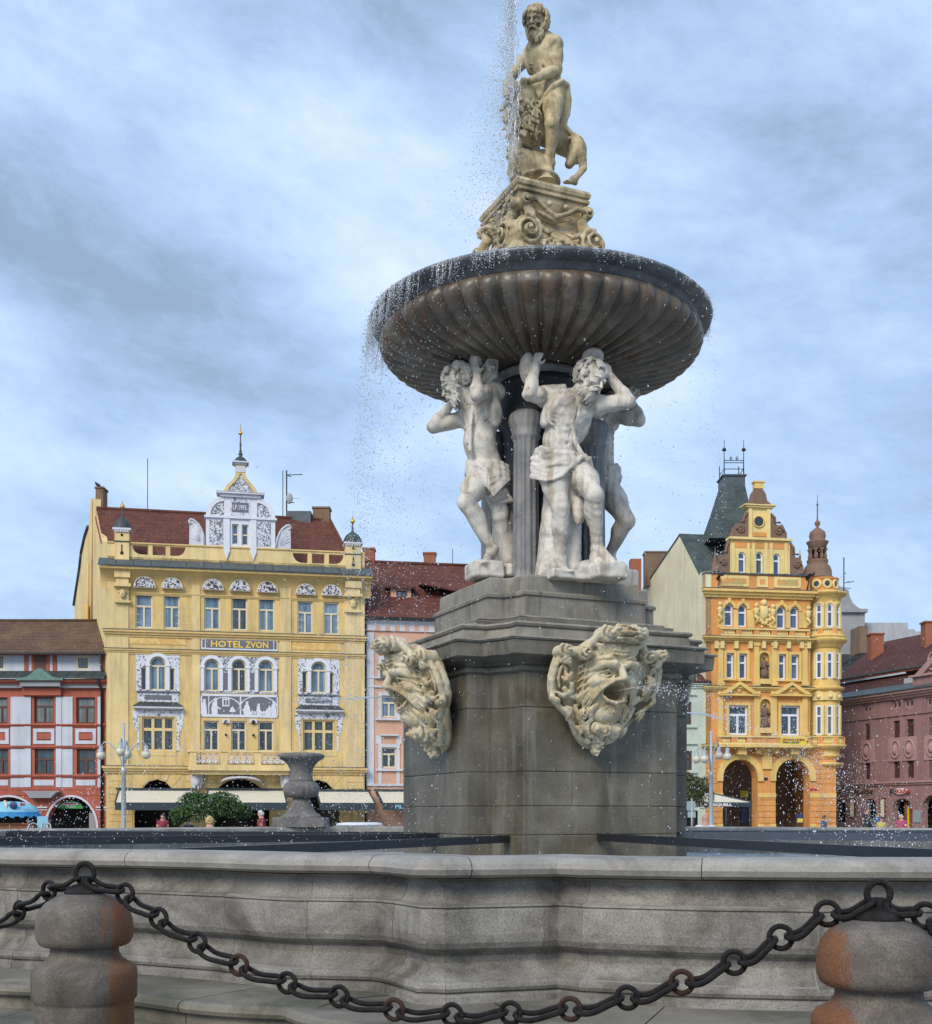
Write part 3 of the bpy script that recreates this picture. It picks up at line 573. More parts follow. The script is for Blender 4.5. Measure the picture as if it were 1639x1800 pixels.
def body(S,J,fw,sc=1.3,k=.035):
    """figure from joints; J keys: neck ch wa pe s1 e1 w1 s2 e2 w2 h1 k1 a1 t1 h2 k2 a2 t2"""
    fw=nrm(fw); J={a:V3(b) for a,b in J.items()}; q=sc
    up=nrm(J['neck']-J['wa']); rt=nrm(np.cross(fw,up)); f2=np.cross(up,rt); f2=f2 if f2@fw>0 else -f2; ax=(rt,up,f2)
    S.rc(J['head'],J['neck'],.075*q,.075*q,.04); S.rc(J['neck'],J['ch'],.085*q,.12*q,.05)
    S.rc(J['s1'],J['neck'],.065*q,.06*q,.05); S.rc(J['s2'],J['neck'],.065*q,.06*q,.05)
    S.ell(J['ch'],[.175*q,.20*q,.125*q],ax,k=.05); S.rc(J['ch'],J['wa'],.13*q,.115*q,.05); S.ell(J['wa'],[.135*q,.14*q,.10*q],ax,k=.05)
    S.rc(J['wa'],J['pe'],.12*q,.125*q,.05); S.rc(J['h1'],J['h2'],.11*q,.11*q,.06)
    for s_ in(-1,1):
        S.ell(J['ch']+rt*s_*.078*q+up*.065*q+f2*.088*q,[.082*q,.062*q,.042*q],ax,k=.016)
        S.ell(J['ch']+rt*s_*.15*q-up*.02*q+f2*.01,[.05*q,.15*q,.08*q],ax,k=.03)
        for j in range(3):
            t=.42+.26*j; p=J['ch']*(1-t)+J['wa']*t; S.ell(p+rt*s_*.036*q+f2*(.105-.004*j)*q,[.034*q,.030*q,.026*q],ax,k=.009)
        for j in range(4): p=J['ch']-up*(.02+.032*j)*q; S.rc(p+rt*s_*.15*q+f2*.055*q,p+rt*s_*.115*q+f2*.088*q-up*.020*q,.009*q,.007*q,.012)
    p0=J['ch']+up*.11*q+f2*.135*q; S.rc(p0,J['wa']+f2*.118*q,.007*q,.006*q,.012,True); S.sp(J['wa']-up*.02*q+f2*.125*q,.013*q,.01,True)
    for a in'12':
        sh,el,wr=J['s'+a],J['e'+a],J['w'+a]
        S.sp(sh,.083*q,.03); d=nrm(el-sh)
        limb(S,sh,el,wr,.068*q,.052*q,.034*q,[(sh,el,.5,.062*q,f2*.018*q),(el,wr,.28,.053*q,f2*.006*q)],.02)
        hp,kn,an,to=J['h'+a],J['k'+a],J['a'+a],J['t'+a]
        sh_=nrm(an-kn); fk=nrm(V3(to)-V3(an)-sh_*((V3(to)-V3(an))@sh_))
        limb(S,hp,kn,an,.115*q,.068*q,.042*q,[(hp,kn,.42,.105*q,fk*.02*q),(kn,an,.30,.066*q,-fk*.028*q)],.03)
        S.ell(kn+fk*.03*q,[.05*q,.045*q,.06*q],None,k=.015); S.rc(kn+fk*.045*q+sh_*.06*q,an+fk*.02*q,.022*q,.015*q,.015)
        S.sp(an+np.cross(fk,sh_)*.03*q,.026*q,.01); S.sp(an-np.cross(fk,sh_)*.03*q,.026*q,.01)
        foot(S,an,to,.048*q)
def folds(S,A,B,n,r,sag,k=.012,seed=0,jit=.012):
    """n cloth folds hung between the polylines A and B (matching points), each a ridge"""
    g=np.random.default_rng(seed)
    for i in range(n):
        t=(i+.5)/n; pts=[V3(a)*(1-t)+V3(b)*t+V3(sag)*math.sin(math.pi*j/(len(A)-1))*(.4+.6*t)+g.normal(size=3)*jit*.4 for j,(a,b) in enumerate(zip(A,B))]
        P=[pts[0]]
        for a,b in zip(pts,pts[1:]): P+=[(a+b)/2+g.normal(size=3)*jit*.3,b]
        rr=[r*g.uniform(.75,1.2) for _ in P]; S.line(P,rr,k)
def loin(S,c,ax,rx,ry,h,n,tilt=0,seed=0,open_=None,r=.03):
    """cloth wrapped round the hips: tilted rings of folds, the lowest hanging free"""
    rt,up,f=ax; g=np.random.default_rng(seed)
    for i in range(n):
        t=i/(n-1); ph=g.uniform(0,6.28); pts=[]
        for j in range(19):
            a=2*math.pi*j/18; x=math.cos(a); y=math.sin(a); wv=.012*math.sin(3*a+ph)+.008*math.sin(5*a+ph*2)
            pts.append(V3(c)+rt*x*rx*(1+.10*t)+f*y*ry*(1+.12*t)+up*(-h*t+tilt*x+wv-.03*t*math.cos(2*a)))
        S.line(pts,[r*(1+.35*math.sin(j*1.3+ph)) for j in range(19)],.02)
def finish(S,name,matn,org,label=None,cat=None,group=None,parent=None,fn=None):
    V,Q=S.mesh()
    for X in getattr(S,'extra',[]):
        v,q=X.mesh(); Q=np.concatenate([Q,q+len(V)]); V=np.concatenate([V,v])
    if fn is not None: V=fn(V)
    o=mesh_np(name,V,Q,matn,parent,org)
    if label: tag(o,label,cat,group)
    return o
def bounds(pts,m): P=np.array([list(p) for p in pts]); return P.min(0)-m,P.max(0)+m
# ---------------------------------------------------------------- fountain
AX,AY=.883,14.0; TH=R(24); CT,ST=math.cos(TH),math.sin(TH)
T1=Vector((CT,ST)); N1=Vector((ST,-CT)); T2=Vector((ST,-CT)); N2=Vector((-CT,-ST))    # right front face (along, outward); left face outward
def fp(a,b): return (AX+N1.x*a+T1.x*b,AY+N1.y*a+T1.y*b)       # a towards the right-front face, b to the right along it
# --- setting
mb=MB(); mb.add([(-900,-60,0),(900,-60,0),(900,1500,0),(-900,1500,0)],[(0,1,2,3)]); tag(mb.build('ground','paving'),kind='structure')
# --- basin outline in plan: near side follows the stones, the rest a ring
near=[(-4.2,8.15),(-3.3,7.42),(-2.95,7.12),(-2.80,7.16),(-2.58,7.0),(-1.87,6.80),(-1.27,6.47),(-.95,6.22),(-.80,6.17),(-.437,6.10),(-.33,5.97),(-.19,5.69),(-.1,5.67),(0,5.71),(.36,5.81),(.45,5.86),(.57,5.74),(1.09,5.55),(1.59,5.47),(2.3,5.45),(3.1,5.62)]
cyc=[]
a0=math.atan2(near[-1][1]-AY,near[-1][0]-AX); a1=math.atan2(near[0][1]-AY,near[0][0]-AX)+2*math.pi
r0=math.hypot(near[-1][0]-AX,near[-1][1]-AY); r1=math.hypot(near[0][0]-AX,near[0][1]-AY)
for i in range(1,72):
    t=i/72; a=a0+(a1-a0)*t; s_=min(1,min(t,1-t)*8); r=(r0*(1-t)+r1*t)*(1-s_)+(8.4+.12*math.cos(8*(a-TH)))*s_
    cyc.append((AX+r*math.cos(a),AY+r*math.sin(a)))
def smooth_pl(P,it=1):
    for _ in range(it):
        Q=[P[0]]
        for a,b in zip(P,P[1:]): Q+=[(a[0]*.82+b[0]*.18,a[1]*.82+b[1]*.18),(a[0]*.18+b[0]*.82,a[1]*.18+b[1]*.82)]
        P=Q+[P[-1]]
    return P
PLAN=near+cyc          # counter-clockwise seen from above? near goes +x, cyc goes round the back
def offset(P,d):
    n=len(P); o=[]
    for i in range(n):
        a=Vector(P[i-1]); b=Vector(P[i]); c=Vector(P[(i+1)%n]); e=(b-a).normalized(); f=(c-b).normalized()
        m=Vector((e.y,-e.x))+Vector((f.y,-f.x)); m.normalize(); k=max(.6,m.dot(Vector((e.y,-e.x))))
        o.append((b.x+m.x*d/k,b.y+m.y*d/k))
    return o
def sweep(mb,P,prof,mi=None,smooth=False):
    rs=[[(x,y,z) for x,y in offset(P,d)] for d,z in prof]; mb.rings(rs,True,False,mi,smooth)
def blocks(mb,P,prof,every,gap=.0012,mi=None,jit=.004,start=0):
    """the swept moulding cut into separate stones with thin joints between them"""
    rs=[offset(P,d) for d,z in prof]; n=len(P); i=start; g=random.Random(5)
    while i<start+n:
        st=min(every(i%n),start+n-i); ids=[(i+j)%n for j in range(st+1)]; jz=g.uniform(-jit,jit); jo=g.uniform(-jit,jit)
        vs=[]; m=len(prof)
        for q,k in enumerate(ids):
            for r_,(d,z) in zip(rs,prof):
                x,y=r_[k]
                if q==0 or q==st:
                    nb=r_[ids[1] if q==0 else ids[-2]]; L=math.hypot(nb[0]-x,nb[1]-y) or 1; x+=(nb[0]-x)/L*gap; y+=(nb[1]-y)/L*gap
                nx,ny=rs[0][k]; vs.append((x,y,z+jz*.25))
        fs=[(q*m+j,(q+1)*m+j,(q+1)*m+j+1,q*m+j+1) for q in range(st) for j in range(m-1)]
        mb.add(vs,fs,mi,False); i+=st
ZR=1.30
basin=thing('fountain_basin',(AX,AY,0),'wide grey granite basin wall with rolled rim round the fountain pool','fountain basin')
nn=len(near); ev=lambda i: (2 if i<nn else 4)
mb=MB(); blocks(mb,PLAN,[(-.42,ZR-.09),(-.42,ZR-.02),(-.36,ZR),(0.02,ZR+.004),(.055,ZR-.006),(.082,ZR-.028),(.09,ZR-.052),(.078,ZR-.078),(.05,ZR-.092),(-.02,ZR-.094)],lambda i:4 if i<nn else 4,.002,jit=.003,start=1)
o=mb.build('coping','granite_top',basin)
mb=MB()
cov=[(-.02,ZR-.093),(-.006,ZR-.10),(-.004,ZR-.115)]+[(-.004+.055*(1-math.cos(t)),ZR-.115-.105*math.sin(t)) for t in [i*math.pi/12 for i in range(1,7)]]
cov=[(-.050+ (d+.004)*1.15,z) if i>1 else (d,z) for i,(d,z) in enumerate(cov)]+[(.034,ZR-.222),(.036,ZR-.232)]
body_p=[(.026,ZR-.238),(.031,ZR-.25),(.040,ZR-.36),(.036,ZR-.40),(.022,ZR-.428),(.0,ZR-.445),(-.024,ZR-.450),(-.026,ZR-.458)]
lower=[(-.036,ZR-.465),(-.040,ZR-.50),(-.022,ZR-.535),(.004,ZR-.56),(.03,ZR-.575)]
toru=[(.052,ZR-.58),(.066,ZR-.592),(.07,ZR-.608),(.062,ZR-.624),(.045,ZR-.632)]
plin=[(.048,ZR-.634),(.075,ZR-.645),(.078,ZR-.80)]
blocks(mb,PLAN,cov+body_p+lower+toru+plin,ev,.0022)
sweep(mb,PLAN,[(d-.0035,z) for d,z in cov+body_p+lower+toru+plin],1)
mb.build('wall',['granite','granite_top'],basin)
mb=MB(); sweep(mb,PLAN[::1],[(-.40,ZR-.09),(-.40,.2)]); mb.build('inner_wall','wall_inside',basin)
# steps
mb=MB()
def stepprof(o0,o1,z,h): return [(o0,z+.002),(o1-.03,z),(o1-.008,z-.012),(o1,z-.032),(o1-.01,z-.052),(o1-.05,z-.058),(o1-.055,z-h)]
P2=smooth_pl(near[:],2)+cyc
for i,(o0,o1,z,h) in enumerate(((.0,.66,.62,.16),(.55,1.04,.49,.16),(.95,1.45,.36,.16),(1.35,1.85,.23,.14),(1.75,2.3,.11,.12))):
    blocks(mb,P2,stepprof(o0,o1,z,h),lambda k:13 if k<len(P2)-71 else 5,.003,start=3+4*i)
tag(mb.build('steps','step_stone'),kind='structure')
# water
mb=MB(); P=offset(PLAN,-.39); mb.add([(x,y,.85) for x,y in P],[tuple(range(len(P)))]); tag(mb.build('water','basin_water'),kind='structure')

# --- fountain: pedestal, core, columns, bowl
ftn=thing('fountain',(AX,AY,.6),'tall stone fountain with dark cross-shaped pedestal and gadrooned bowl','fountain')
def cross(a,w,nt=.12,off=(0,0)):
    """square turned 24 degrees with notched corners; a = face distance, w = half width of the face"""
    q=[]
    m=(a+w)/2
    base=[(w,-a),(a-nt*.2,-w)] 
    for k in range(4):
        c,s_=[(1,0),(0,1),(-1,0),(0,-1)][k]
        for (x,y) in ((-w,-a),(w,-a),(w+.02,-a+(a-w)*.62),(w+(a-w)*.62-.02+.02,-w-.02)):
            q.append((x*c-y*s_,x*s_+y*c))
    return [(AX+off[0]+T1.x*x-N1.x*y,AY+off[1]+T1.y*x-N1.y*y) for x,y in q]
def stack(mb,secs,mi=None):
    """secs: (a,w,z) rings"""
    mb.rings([[(x,y,z) for x,y in cross(a,w)] for a,w,z in secs],True,True,mi,False)
def courses(mb,a,w,z0,z1,n_z,splits):
    # blocks of ashlar with fine joints
    zs=[z0]+n_z+[z1]
    for i in range(len(zs)-1):
        e=.006; stack(mb,[(a-.008,w-.008,zs[i]),(a,w,zs[i]+e),(a,w,zs[i+1]-e),(a-.008,w-.008,zs[i+1])])
mb=MB(); courses(mb,1.36,.94,.5,2.985,[1.30,1.60,1.957,2.62],None)
# upright joints as shallow grooves
o=mb.build('pedestal','wet_stone',ftn)
mb=MB(); gb_=random.Random(8)
for kf in range(4):
    n_=(N1,-N2,-N1,N2)[kf]; t_=(T1,-T2,-T1,T2)[kf]
    for (z0,z1,cuts) in ((.5,1.30,(.1,)),(1.30,1.60,(-.05,)),(1.60,1.957,(-.35,.62)),(1.957,2.62,()),(2.62,2.985,(.3,))):
        bs=[-.935]+[c*(1 if kf==0 else -1 if kf==3 else .6) for c in cuts]+[.935]; bs.sort()
        for b0,b1 in zip(bs,bs[1:]):
            o_=1.363+gb_.uniform(0,.003); g_=.004; P=lambda b,z,a: (AX+n_.x*a+t_.x*b,AY+n_.y*a+t_.y*b,z)
            e=.008; mb.rings([[P(b0+g_,z0+g_,1.355),P(b1-g_,z0+g_,1.355),P(b1-g_,z1-g_,1.355),P(b0+g_,z1-g_,1.355)],[P(b0+g_,z0+g_,o_-.004),P(b1-g_,z0+g_,o_-.004),P(b1-g_,z1-g_,o_-.004),P(b0+g_,z1-g_,o_-.004)],[P(b0+g_+e,z0+g_+e,o_),P(b1-g_-e,z0+g_+e,o_),P(b1-g_-e,z1-g_-e,o_),P(b0+g_+e,z1-g_-e,o_)]],True,True,0,False)
mb.build('ashlar_facing','wet_stone',ftn)
mb=MB()
stack(mb,[(1.36,.94,2.98),(1.40,.98,3.0),(1.40,.98,3.04),(1.37,.95,3.05),(1.385,.965,3.09),(1.45,1.03,3.115),(1.56,1.13,3.13),(1.575,1.145,3.14),(1.585,1.155,3.275),(1.57,1.14,3.28)])
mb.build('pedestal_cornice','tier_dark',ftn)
mb=MB()
stack(mb,[(1.57,1.14,3.279),(1.60,1.17,3.285),(1.615,1.185,3.30),(1.60,1.17,3.315),(1.50,1.08,3.322),(1.47,1.05,3.33),(1.455,1.035,3.43)])
stack(mb,[(1.44,1.02,3.43),(1.475,1.055,3.44),(1.49,1.07,3.462),(1.475,1.055,3.484),(1.43,1.01,3.49),(1.36,.97,3.505),(1.30,.93,3.515),(1.31,.94,3.545),(1.25,.9,3.56)])
stack(mb,[(1.20,.87,3.56),(1.215,.885,3.575),(1.20,.87,3.592),(1.11,.80,3.60),(1.075,.775,3.62),(1.04,.745,3.63),(1.04,.74,3.835),(1.06,.76,3.84),(1.065,.765,3.87),(1.045,.745,3.89)])
stack(mb,[(1.02,.70,3.89),(1.00,.69,3.90),(1.00,.68,4.05),(.98,.67,4.07)])
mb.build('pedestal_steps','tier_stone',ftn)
# core and columns
mb=MB()
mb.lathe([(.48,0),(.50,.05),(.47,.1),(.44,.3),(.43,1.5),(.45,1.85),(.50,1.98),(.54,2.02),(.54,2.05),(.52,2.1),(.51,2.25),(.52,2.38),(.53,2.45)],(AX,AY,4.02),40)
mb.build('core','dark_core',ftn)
for kk in range(4):
    a=TH+R(45)+kk*math.pi/2; cxk,cyk=AX+math.cos(a)*.60,AY+math.sin(a)*.60
    mb=MB(); fl=lambda j,t: 1-.10*max(0,math.cos(12*t))**.6 if 3<=j<=6 else 1-.05*abs(math.sin(8*t)) if j>8 else 1
    mb.lathe([(.22,0),(.22,.07),(.185,.09),(.15,.13),(.15,.2),(.143,1.3),(.14,1.62),(.15,1.66),(.17,1.69),(.155,1.72),(.175,1.78),(.20,1.86),(.185,1.93),(.15,1.96)],(cxk,cyk,4.03),72,fn=fl)
    mb.build('fluted_column','column_stone',ftn)
# bowl
mb=MB(); BX,BY=.86,14.0; NG=52
gad=lambda j,t: 1
prof=[(.47,6.43),(.52,6.47),(.56,6.50),(.57,6.53),(.55,6.56),(.50,6.58)]
mb.lathe(prof,(BX,BY,0),72,caps=False); mb.build('bowl_collar','column_stone',ftn)
mb=MB(); bp=[(.50,6.575),(.62,6.585),(.85,6.60),(1.10,6.625),(1.32,6.66),(1.52,6.705),(1.67,6.755),(1.78,6.81),(1.845,6.87),(1.868,6.92),(1.86,6.97),(1.835,7.01),(1.79,7.035)]
def gf(j,t):
    r=bp[j][0]; fade=min(1,(r-.45)/.25)*(1 if j<9 else (0.75 if j==9 else .5 if j==10 else .2 if j==11 else 0))
    s_=max(0,1-abs(math.sin(NG*t/2))**2.6)**.5
    return 1+(.040*s_-.040)*fade*(1.0 if r>1 else 1.25)
mb.lathe(bp,(BX,BY,0),NG*12,fn=gf,caps=False)
# z relief of the gadroons too: done by the radius on the shallow underside it would vanish, so push down
for i,(x,y,z) in enumerate(mb.v):
    r=math.hypot(x-BX,y-BY); t=math.atan2(y-BY,x-BX); s_=max(0,1-abs(math.sin(NG*t/2))**2.6)**.5
    f=max(0,min(1,(r-.55)/.3))*max(0,min(1,(6.93-z)/.15)); mb.v[i]=(x,y,z-(.055*s_-.02)*f)
mb.build('bowl','bowl_stone',ftn)
mb=MB(); mb.lathe([(1.77,7.03),(1.80,7.045),(1.805,7.10),(1.83,7.115),(1.87,7.12),(1.90,7.135),(1.945,7.145),(1.965,7.165),(1.965,7.185),(1.945,7.205),(1.90,7.21),(1.80,7.20),(1.72,7.12),(1.5,7.05),(.3,7.02)],(BX,BY,0),160,caps=False)
mb.build('bowl_rim','bowl_rim_stone',ftn)

# --- beams lying across the pool
def beam(x0,x1,lab,matn='dark_beam',wd=.085,hh=.075,steps=None):
    mb=MB(); a,b=Vector(x0),Vector(x1); t=(b-a).normalized(); s_=Vector((-t.y,t.x,0)).normalized()*wd/2
    pts=[a,b] if not steps else steps
    for p,q in zip(pts,pts[1:]):
        p,q=Vector(p),Vector(q)
        mb.hexa([p-s_-Vector((0,0,hh)),q-s_-Vector((0,0,hh)),q+s_-Vector((0,0,hh)),p+s_-Vector((0,0,hh)),p-s_,q-s_,q+s_,p+s_])
    # strap bolts
    for f_ in(.03,.97):
        c=a.lerp(b,f_); mb.sphere((c.x,c.y,c.z),.02,8,4)
    o=mb.build('beam',matn,org=tuple(a)); tag(o,lab,'beam','dark beams across the pool')
beam((.42,12.55,1.295),(-2.35,7.55,1.275),'dark beam running from the notched pedestal corner towards the near left rim')
beam((-.28,13.35,1.305),(-6.35,10.3,1.29),'dark beam running left from the far side of the left pedestal face')
beam((-.3,14.9,1.30),(-6.5,17.1,1.285),'dark beam highest and farthest of those left of the pedestal')
beam((1.42,12.72,1.31),(3.1,6.9,1.29),'black beam starting on the right front pedestal face under the mask')
beam((2.3,13.4,1.32),(8.3,10.9,1.30),'blue grey beam running right behind the black beam','blue_beam')
beam((2.1,14.6,1.32),(8.6,16.8,1.30),'blue grey beam farthest right close under the distant rim','blue_beam')

# --- urn on the far rim
urn=thing('stone_urn',(-2.88,21.45,1.30),'grey stone urn with gadrooned rim and bulb standing on the far basin rim','urn')
s_=21.45/FPX; U=W(530,1452,21.45)
def uz(y): return (1452-y)*s_
mb=MB(); mb.box((U.x-44*s_,U.y-44*s_,U.z-.02),(U.x+44*s_,U.y+44*s_,U.z+uz(1437)))
pr=[(38,1437.5),(34,1434),(25,1427),(19,1417),(16,1406),(15,1403)]
mb.lathe([(r*s_,uz(y)) for r,y in pr],tuple(U),40); mb.build('foot','vase_stone',urn)
mb=MB(); g1=lambda j,t:1+.05*abs(math.cos(9*t)) if 0<j<7 else 1
mb.lathe([(r*s_,uz(y)) for r,y in [(15,1403),(24,1401),(29,1396),(31,1389),(31,1384),(28,1378),(22,1374),(20.5,1373)]],tuple(U),108,fn=g1); mb.build('bulb','vase_stone',urn)
mb=MB(); mb.lathe([(r*s_,uz(y)) for r,y in [(20,1373.5),(21.5,1372),(20,1370),(19.5,1360),(20.5,1352),(24,1345),(31,1338),(33,1336)]],tuple(U),40); mb.build('neck','vase_stone',urn)
mb=MB(); mb.lathe([(r*s_,uz(y)) for r,y in [(32,1337),(36,1335),(39,1331),(39,1327.5),(35,1325),(28,1324),(24,1327),(5,1330)]],tuple(U),108,fn=lambda j,t:1+.045*abs(math.cos(10*t)) if 0<j<5 else 1); mb.build('lip','vase_stone',urn)

# --- bollards
def bollard(px,d,lab,matn,mir):
    s_=d/FPX; base=W(px,1700,d); cx_,cy_=base.x,base.y; zz=lambda y: EYE+(HY-y)*s_ 
    k=4.0/d   # profile measured on the left one at 4 m
    t=thing('bollard',(cx_,cy_,.1),lab,'bollard','stone bollards carrying the chain')
    Z=lambda y: EYE+(HY-y)*4.0/FPX+ (0 if d>3.5 else -.012)
    pr=[(84,2120),(84,1762),(85,1757),(89.5,1754),(90,1712),(89,1704),(84,1697),(72,1690),(64,1684),(59,1676),(58,1667),(58,1664),(70,1662),(77,1658),(82,1648),(83.5,1634),(82,1616),(77,1600),(66,1586),(50,1576),(36,1571),(20,1570)]
    mb=MB(); mb.lathe([(r*4.0/FPX,Z(y)) for r,y in pr],(cx_,cy_,0),48,fn=lambda j,t_:1+.004*math.sin(3*t_+j)); mb.build('stone_body',matn,t)
    mb=MB(); mb.lathe([(r*4.0/FPX,Z(y)) for r,y in [(35,1571.5),(34,1567),(29,1561),(20,1555),(10,1552),(8,1551),(8,1540),(.5,1539)]],(cx_,cy_,0),24); mb.build('iron_cap','iron',t)
    r0=23*4.0/FPX*.70; cz=Z(1535)
    mb=MB(); mb.tube([(cx_+math.cos(a)*r0,cy_,cz+math.sin(a)*r0*1.05) for a in [2*math.pi*i/20 for i in range(20)]],.0095,8,closed=True,upv=(0,1,0)); mb.build('ring','iron',t)
    return Vector((cx_,cy_,cz))
b1=bollard(149,4.0,'rust-streaked granite bollard at the left of the picture','bollard_stone',1)
b2=bollard(1545,3.13,'larger granite bollard at the right edge with rust down its left side','bollard_stone_mirror',-1)
# --- chains: round rings facing us alternate with long bent links
def chain(pts,lab,first=None,last=None):
    t=thing('chain',tuple(pts[0]),lab,'chain','iron chain slung between bollards')
    P=[Vector(p) for p in pts]; rr=.030
    # real rings
    for i,p in enumerate(P):
        if (i==0 and first is not None) or (i==len(P)-1 and last is not None): continue
        tn=(P[min(i+1,len(P)-1)]-P[max(i-1,0)]).normalized(); up=Vector((0,0,1)); e=Vector((tn.x,tn.y,0)).normalized()
        mb=MB(); mb.tube([p+e*math.cos(a)*rr+up*math.sin(a)*rr for a in [2*math.pi*j/18 for j in range(18)]],.0078,8,closed=True,mi=0,upv=(-e.y,e.x,0)); mb.build('ring_link',random.choice(['iron','iron','rust']),t)
    for i in range(len(P)-1):
        a,b=P[i],P[i+1]; d=(b-a); L=d.length; d.normalize(); side=Vector((-d.y,d.x,0)).normalized(); up=side.cross(d); up=up if up.z>0 else -up
        A=a+d*(rr-.016); B=b-d*(rr-.016)
        if i==0 and first is not None: A=a+d*.005
        if i==len(P)-2 and last is not None: B=b-d*.005
        mb=MB(); n=8; top=[]; m=(A+B)/2; hl=(B-A).length/2; wd=.021
        loop=[]
        for j in range(n+1): x=-hl+wd+(2*hl-2*wd)*j/n; loop.append((x,-wd))
        for j in range(1,5): an=-math.pi/2+math.pi*j/5; loop.append((hl-wd+math.cos(an)*wd,math.sin(an)*wd))
        for j in range(n+1): x=hl-wd-(2*hl-2*wd)*j/n; loop.append((x,wd))
        for j in range(1,5): an=math.pi/2+math.pi*j/5; loop.append((-hl+wd+math.cos(an)*wd,math.sin(an)*wd))
        tl=.35*(1 if i%2 else .8)
        pp=[m+d*x+side*y+up*(y*tl-.012*math.cos(x/hl*1.5)+.006*math.sin(x/hl*2.6)) for x,y in loop]
        mb.tube(pp,.0085,8,closed=True,upv=up); mb.build('long_link','iron',t)
px_=[(220,1571),(279,1614),(347,1657),(420,1697),(505,1728),(596,1752),(693,1775),(795,1784),(898,1781),(1003,1774),(1103,1754),(1199,1727),(1291,1692),(1373,1648),(1455,1606)]
pts=[b1+Vector((.01,-.01,-.012))]
for x,y in px_:
    t=(x-149)/(1545-149); pts.append(W(x,y,4.0+(3.13-4.0)*t-.05*math.sin(math.pi*t)-.19*(1-t)*0))
pts.append(b2+Vector((-.01,-.01,-.02)))
chain(pts,'long iron chain sagging between the two bollards in front of the basin',1,1)
chain([b1+Vector((-.01,-.01,-.012)),W(86,1566,4.05),W(34,1601,4.15),W(-22,1634,4.3),W(-84,1662,4.45)],'short run of chain leaving the picture left of the left bollard',1)
chain([b2+Vector((.01,-.01,-.02)),W(1628,1610,3.08),W(1705,1664,3.03),W(1790,1710,3.0)],'short run of chain right of the larger bollard at the picture edge',1)
# ---------------------------------------------------------------- statues
def A_(x,y,d): return V3(W(720+x/3.563,600+y/3.563,d))
def statue_front():
    J=dict(head=A_(1115,290,13.0),neck=A_(1050,370,13.06),ch=A_(985,470,13.05),wa=A_(945,630,13.08),pe=A_(950,760,13.1),
     s1=A_(850,345,13.05),e1=A_(752,330,12.85),w1=A_(790,150,12.98),s2=A_(1185,400,13.05),e2=A_(1372,375,12.95),w2=A_(1262,225,12.98),
     h1=A_(885,800,13.12),k1=A_(948,1040,12.93),a1=A_(945,1370,13.05),t1=A_(985,1440,12.84),h2=A_(1045,800,13.1),k2=A_(1160,965,12.80),a2=A_(1175,1290,13.02),t2=A_(1300,1385,12.85))
    S=Sculpt(A_(640,1590,13.2)*[1,0,1]+V3(0,12.5,0),A_(1430,-10,12.9)*[1,0,1]+V3(0,13.5,0),.0098)
    # trunk of drapery and stone behind the legs
    S.rc(A_(940,860,13.25),A_(900,1470,13.22),.15,.20,.03); S.rc(A_(1030,900,13.28),A_(1010,1470,13.22),.08,.12,.03)
    body(S,J,(.45,-.88,-.1),1.42)
    rt,up,f=frame3((.41,-.90,0),(0,0,1)); 
    S.ell(A_(935,800,13.1),[.25,.22,.14],None,k=.03); loin(S,A_(935,725,13.1),(rt,V3(-.08,0,1),f),.265,.22,.19,9,.03,3,r=.019)
    g=np.random.default_rng(4)
    folds(S,[A_(770,720,12.95),A_(880,760,12.87),A_(1000,730,12.87),A_(1110,710,12.95)],[A_(765,860,13.0),A_(860,860,12.86),A_(960,830,12.84),A_(1040,760,12.88)],11,.016,(0,0,-.03),k=.012,seed=2)
    S.line([A_(955,290,13.0),A_(975,350,12.93),A_(998,430,12.90),A_(1018,510,12.895),A_(1030,580,12.92),A_(1042,640,12.93),A_(1075,700,12.93),A_(1120,745,12.95)],[.026,.024,.022,.021,.021,.022,.026,.03],.008)
    folds(S,[A_(1095,730,12.95),A_(1150,800,13.05)],[A_(1135,730,12.98),A_(1180,900,13.1)],3,.02,(0,0,0))
    S.ell(A_(1060,1060,13.05),[.075,.07,.16],None,k=.03); S.ell(A_(1010,930,13.12),[.10,.08,.2],None,k=.04)
    # lumpy load cloth behind the raised hand and pad under the head
    S.ell(A_(740,170,13.1),[.09,.10,.17],None,k=.03); folds(S,[A_(850,275,13.08),A_(960,270,13.05)],[A_(860,330,12.98),A_(985,330,12.93)],5,.022,(0,-.02,.02),k=.008,seed=9)
    S.ell(A_(1150,95,13.15),[.12,.13,.085],None,k=.03)
    head(S,A_(1130,238,12.93),(.66,-.60,-.46),(.30,.1,1),.20,3)
    hand(S,J['w1'],A_(815,60,13.0)-J['w1'],(.3,.9,.2),.21,.8,1); hand(S,J['w2'],A_(1225,90,13.03)-J['w2'],(-.6,.6,0),.22,.35,-1)
    # rock
    S.box(A_(1230,1450,12.95),[.185,.17,.085],((.93,.36,0),(-.36,.93,0),(0,0,1)),.03,.03); S.ell(A_(1110,1430,13.0),[.13,.13,.1],None,k=.03)
    S.box(A_(960,1480,13.05),[.22,.22,.05],((.93,.36,0),(-.36,.93,0),(0,0,1)),.02,.03)
    S.ripple(.0035,34,1)
    finish(S,'atlas_statue','statue_white',tuple(A_(1000,1480,13.1)),'bearded white stone giant striding at the front with one hand on his bowed head','statue','stone giants carrying the bowl')
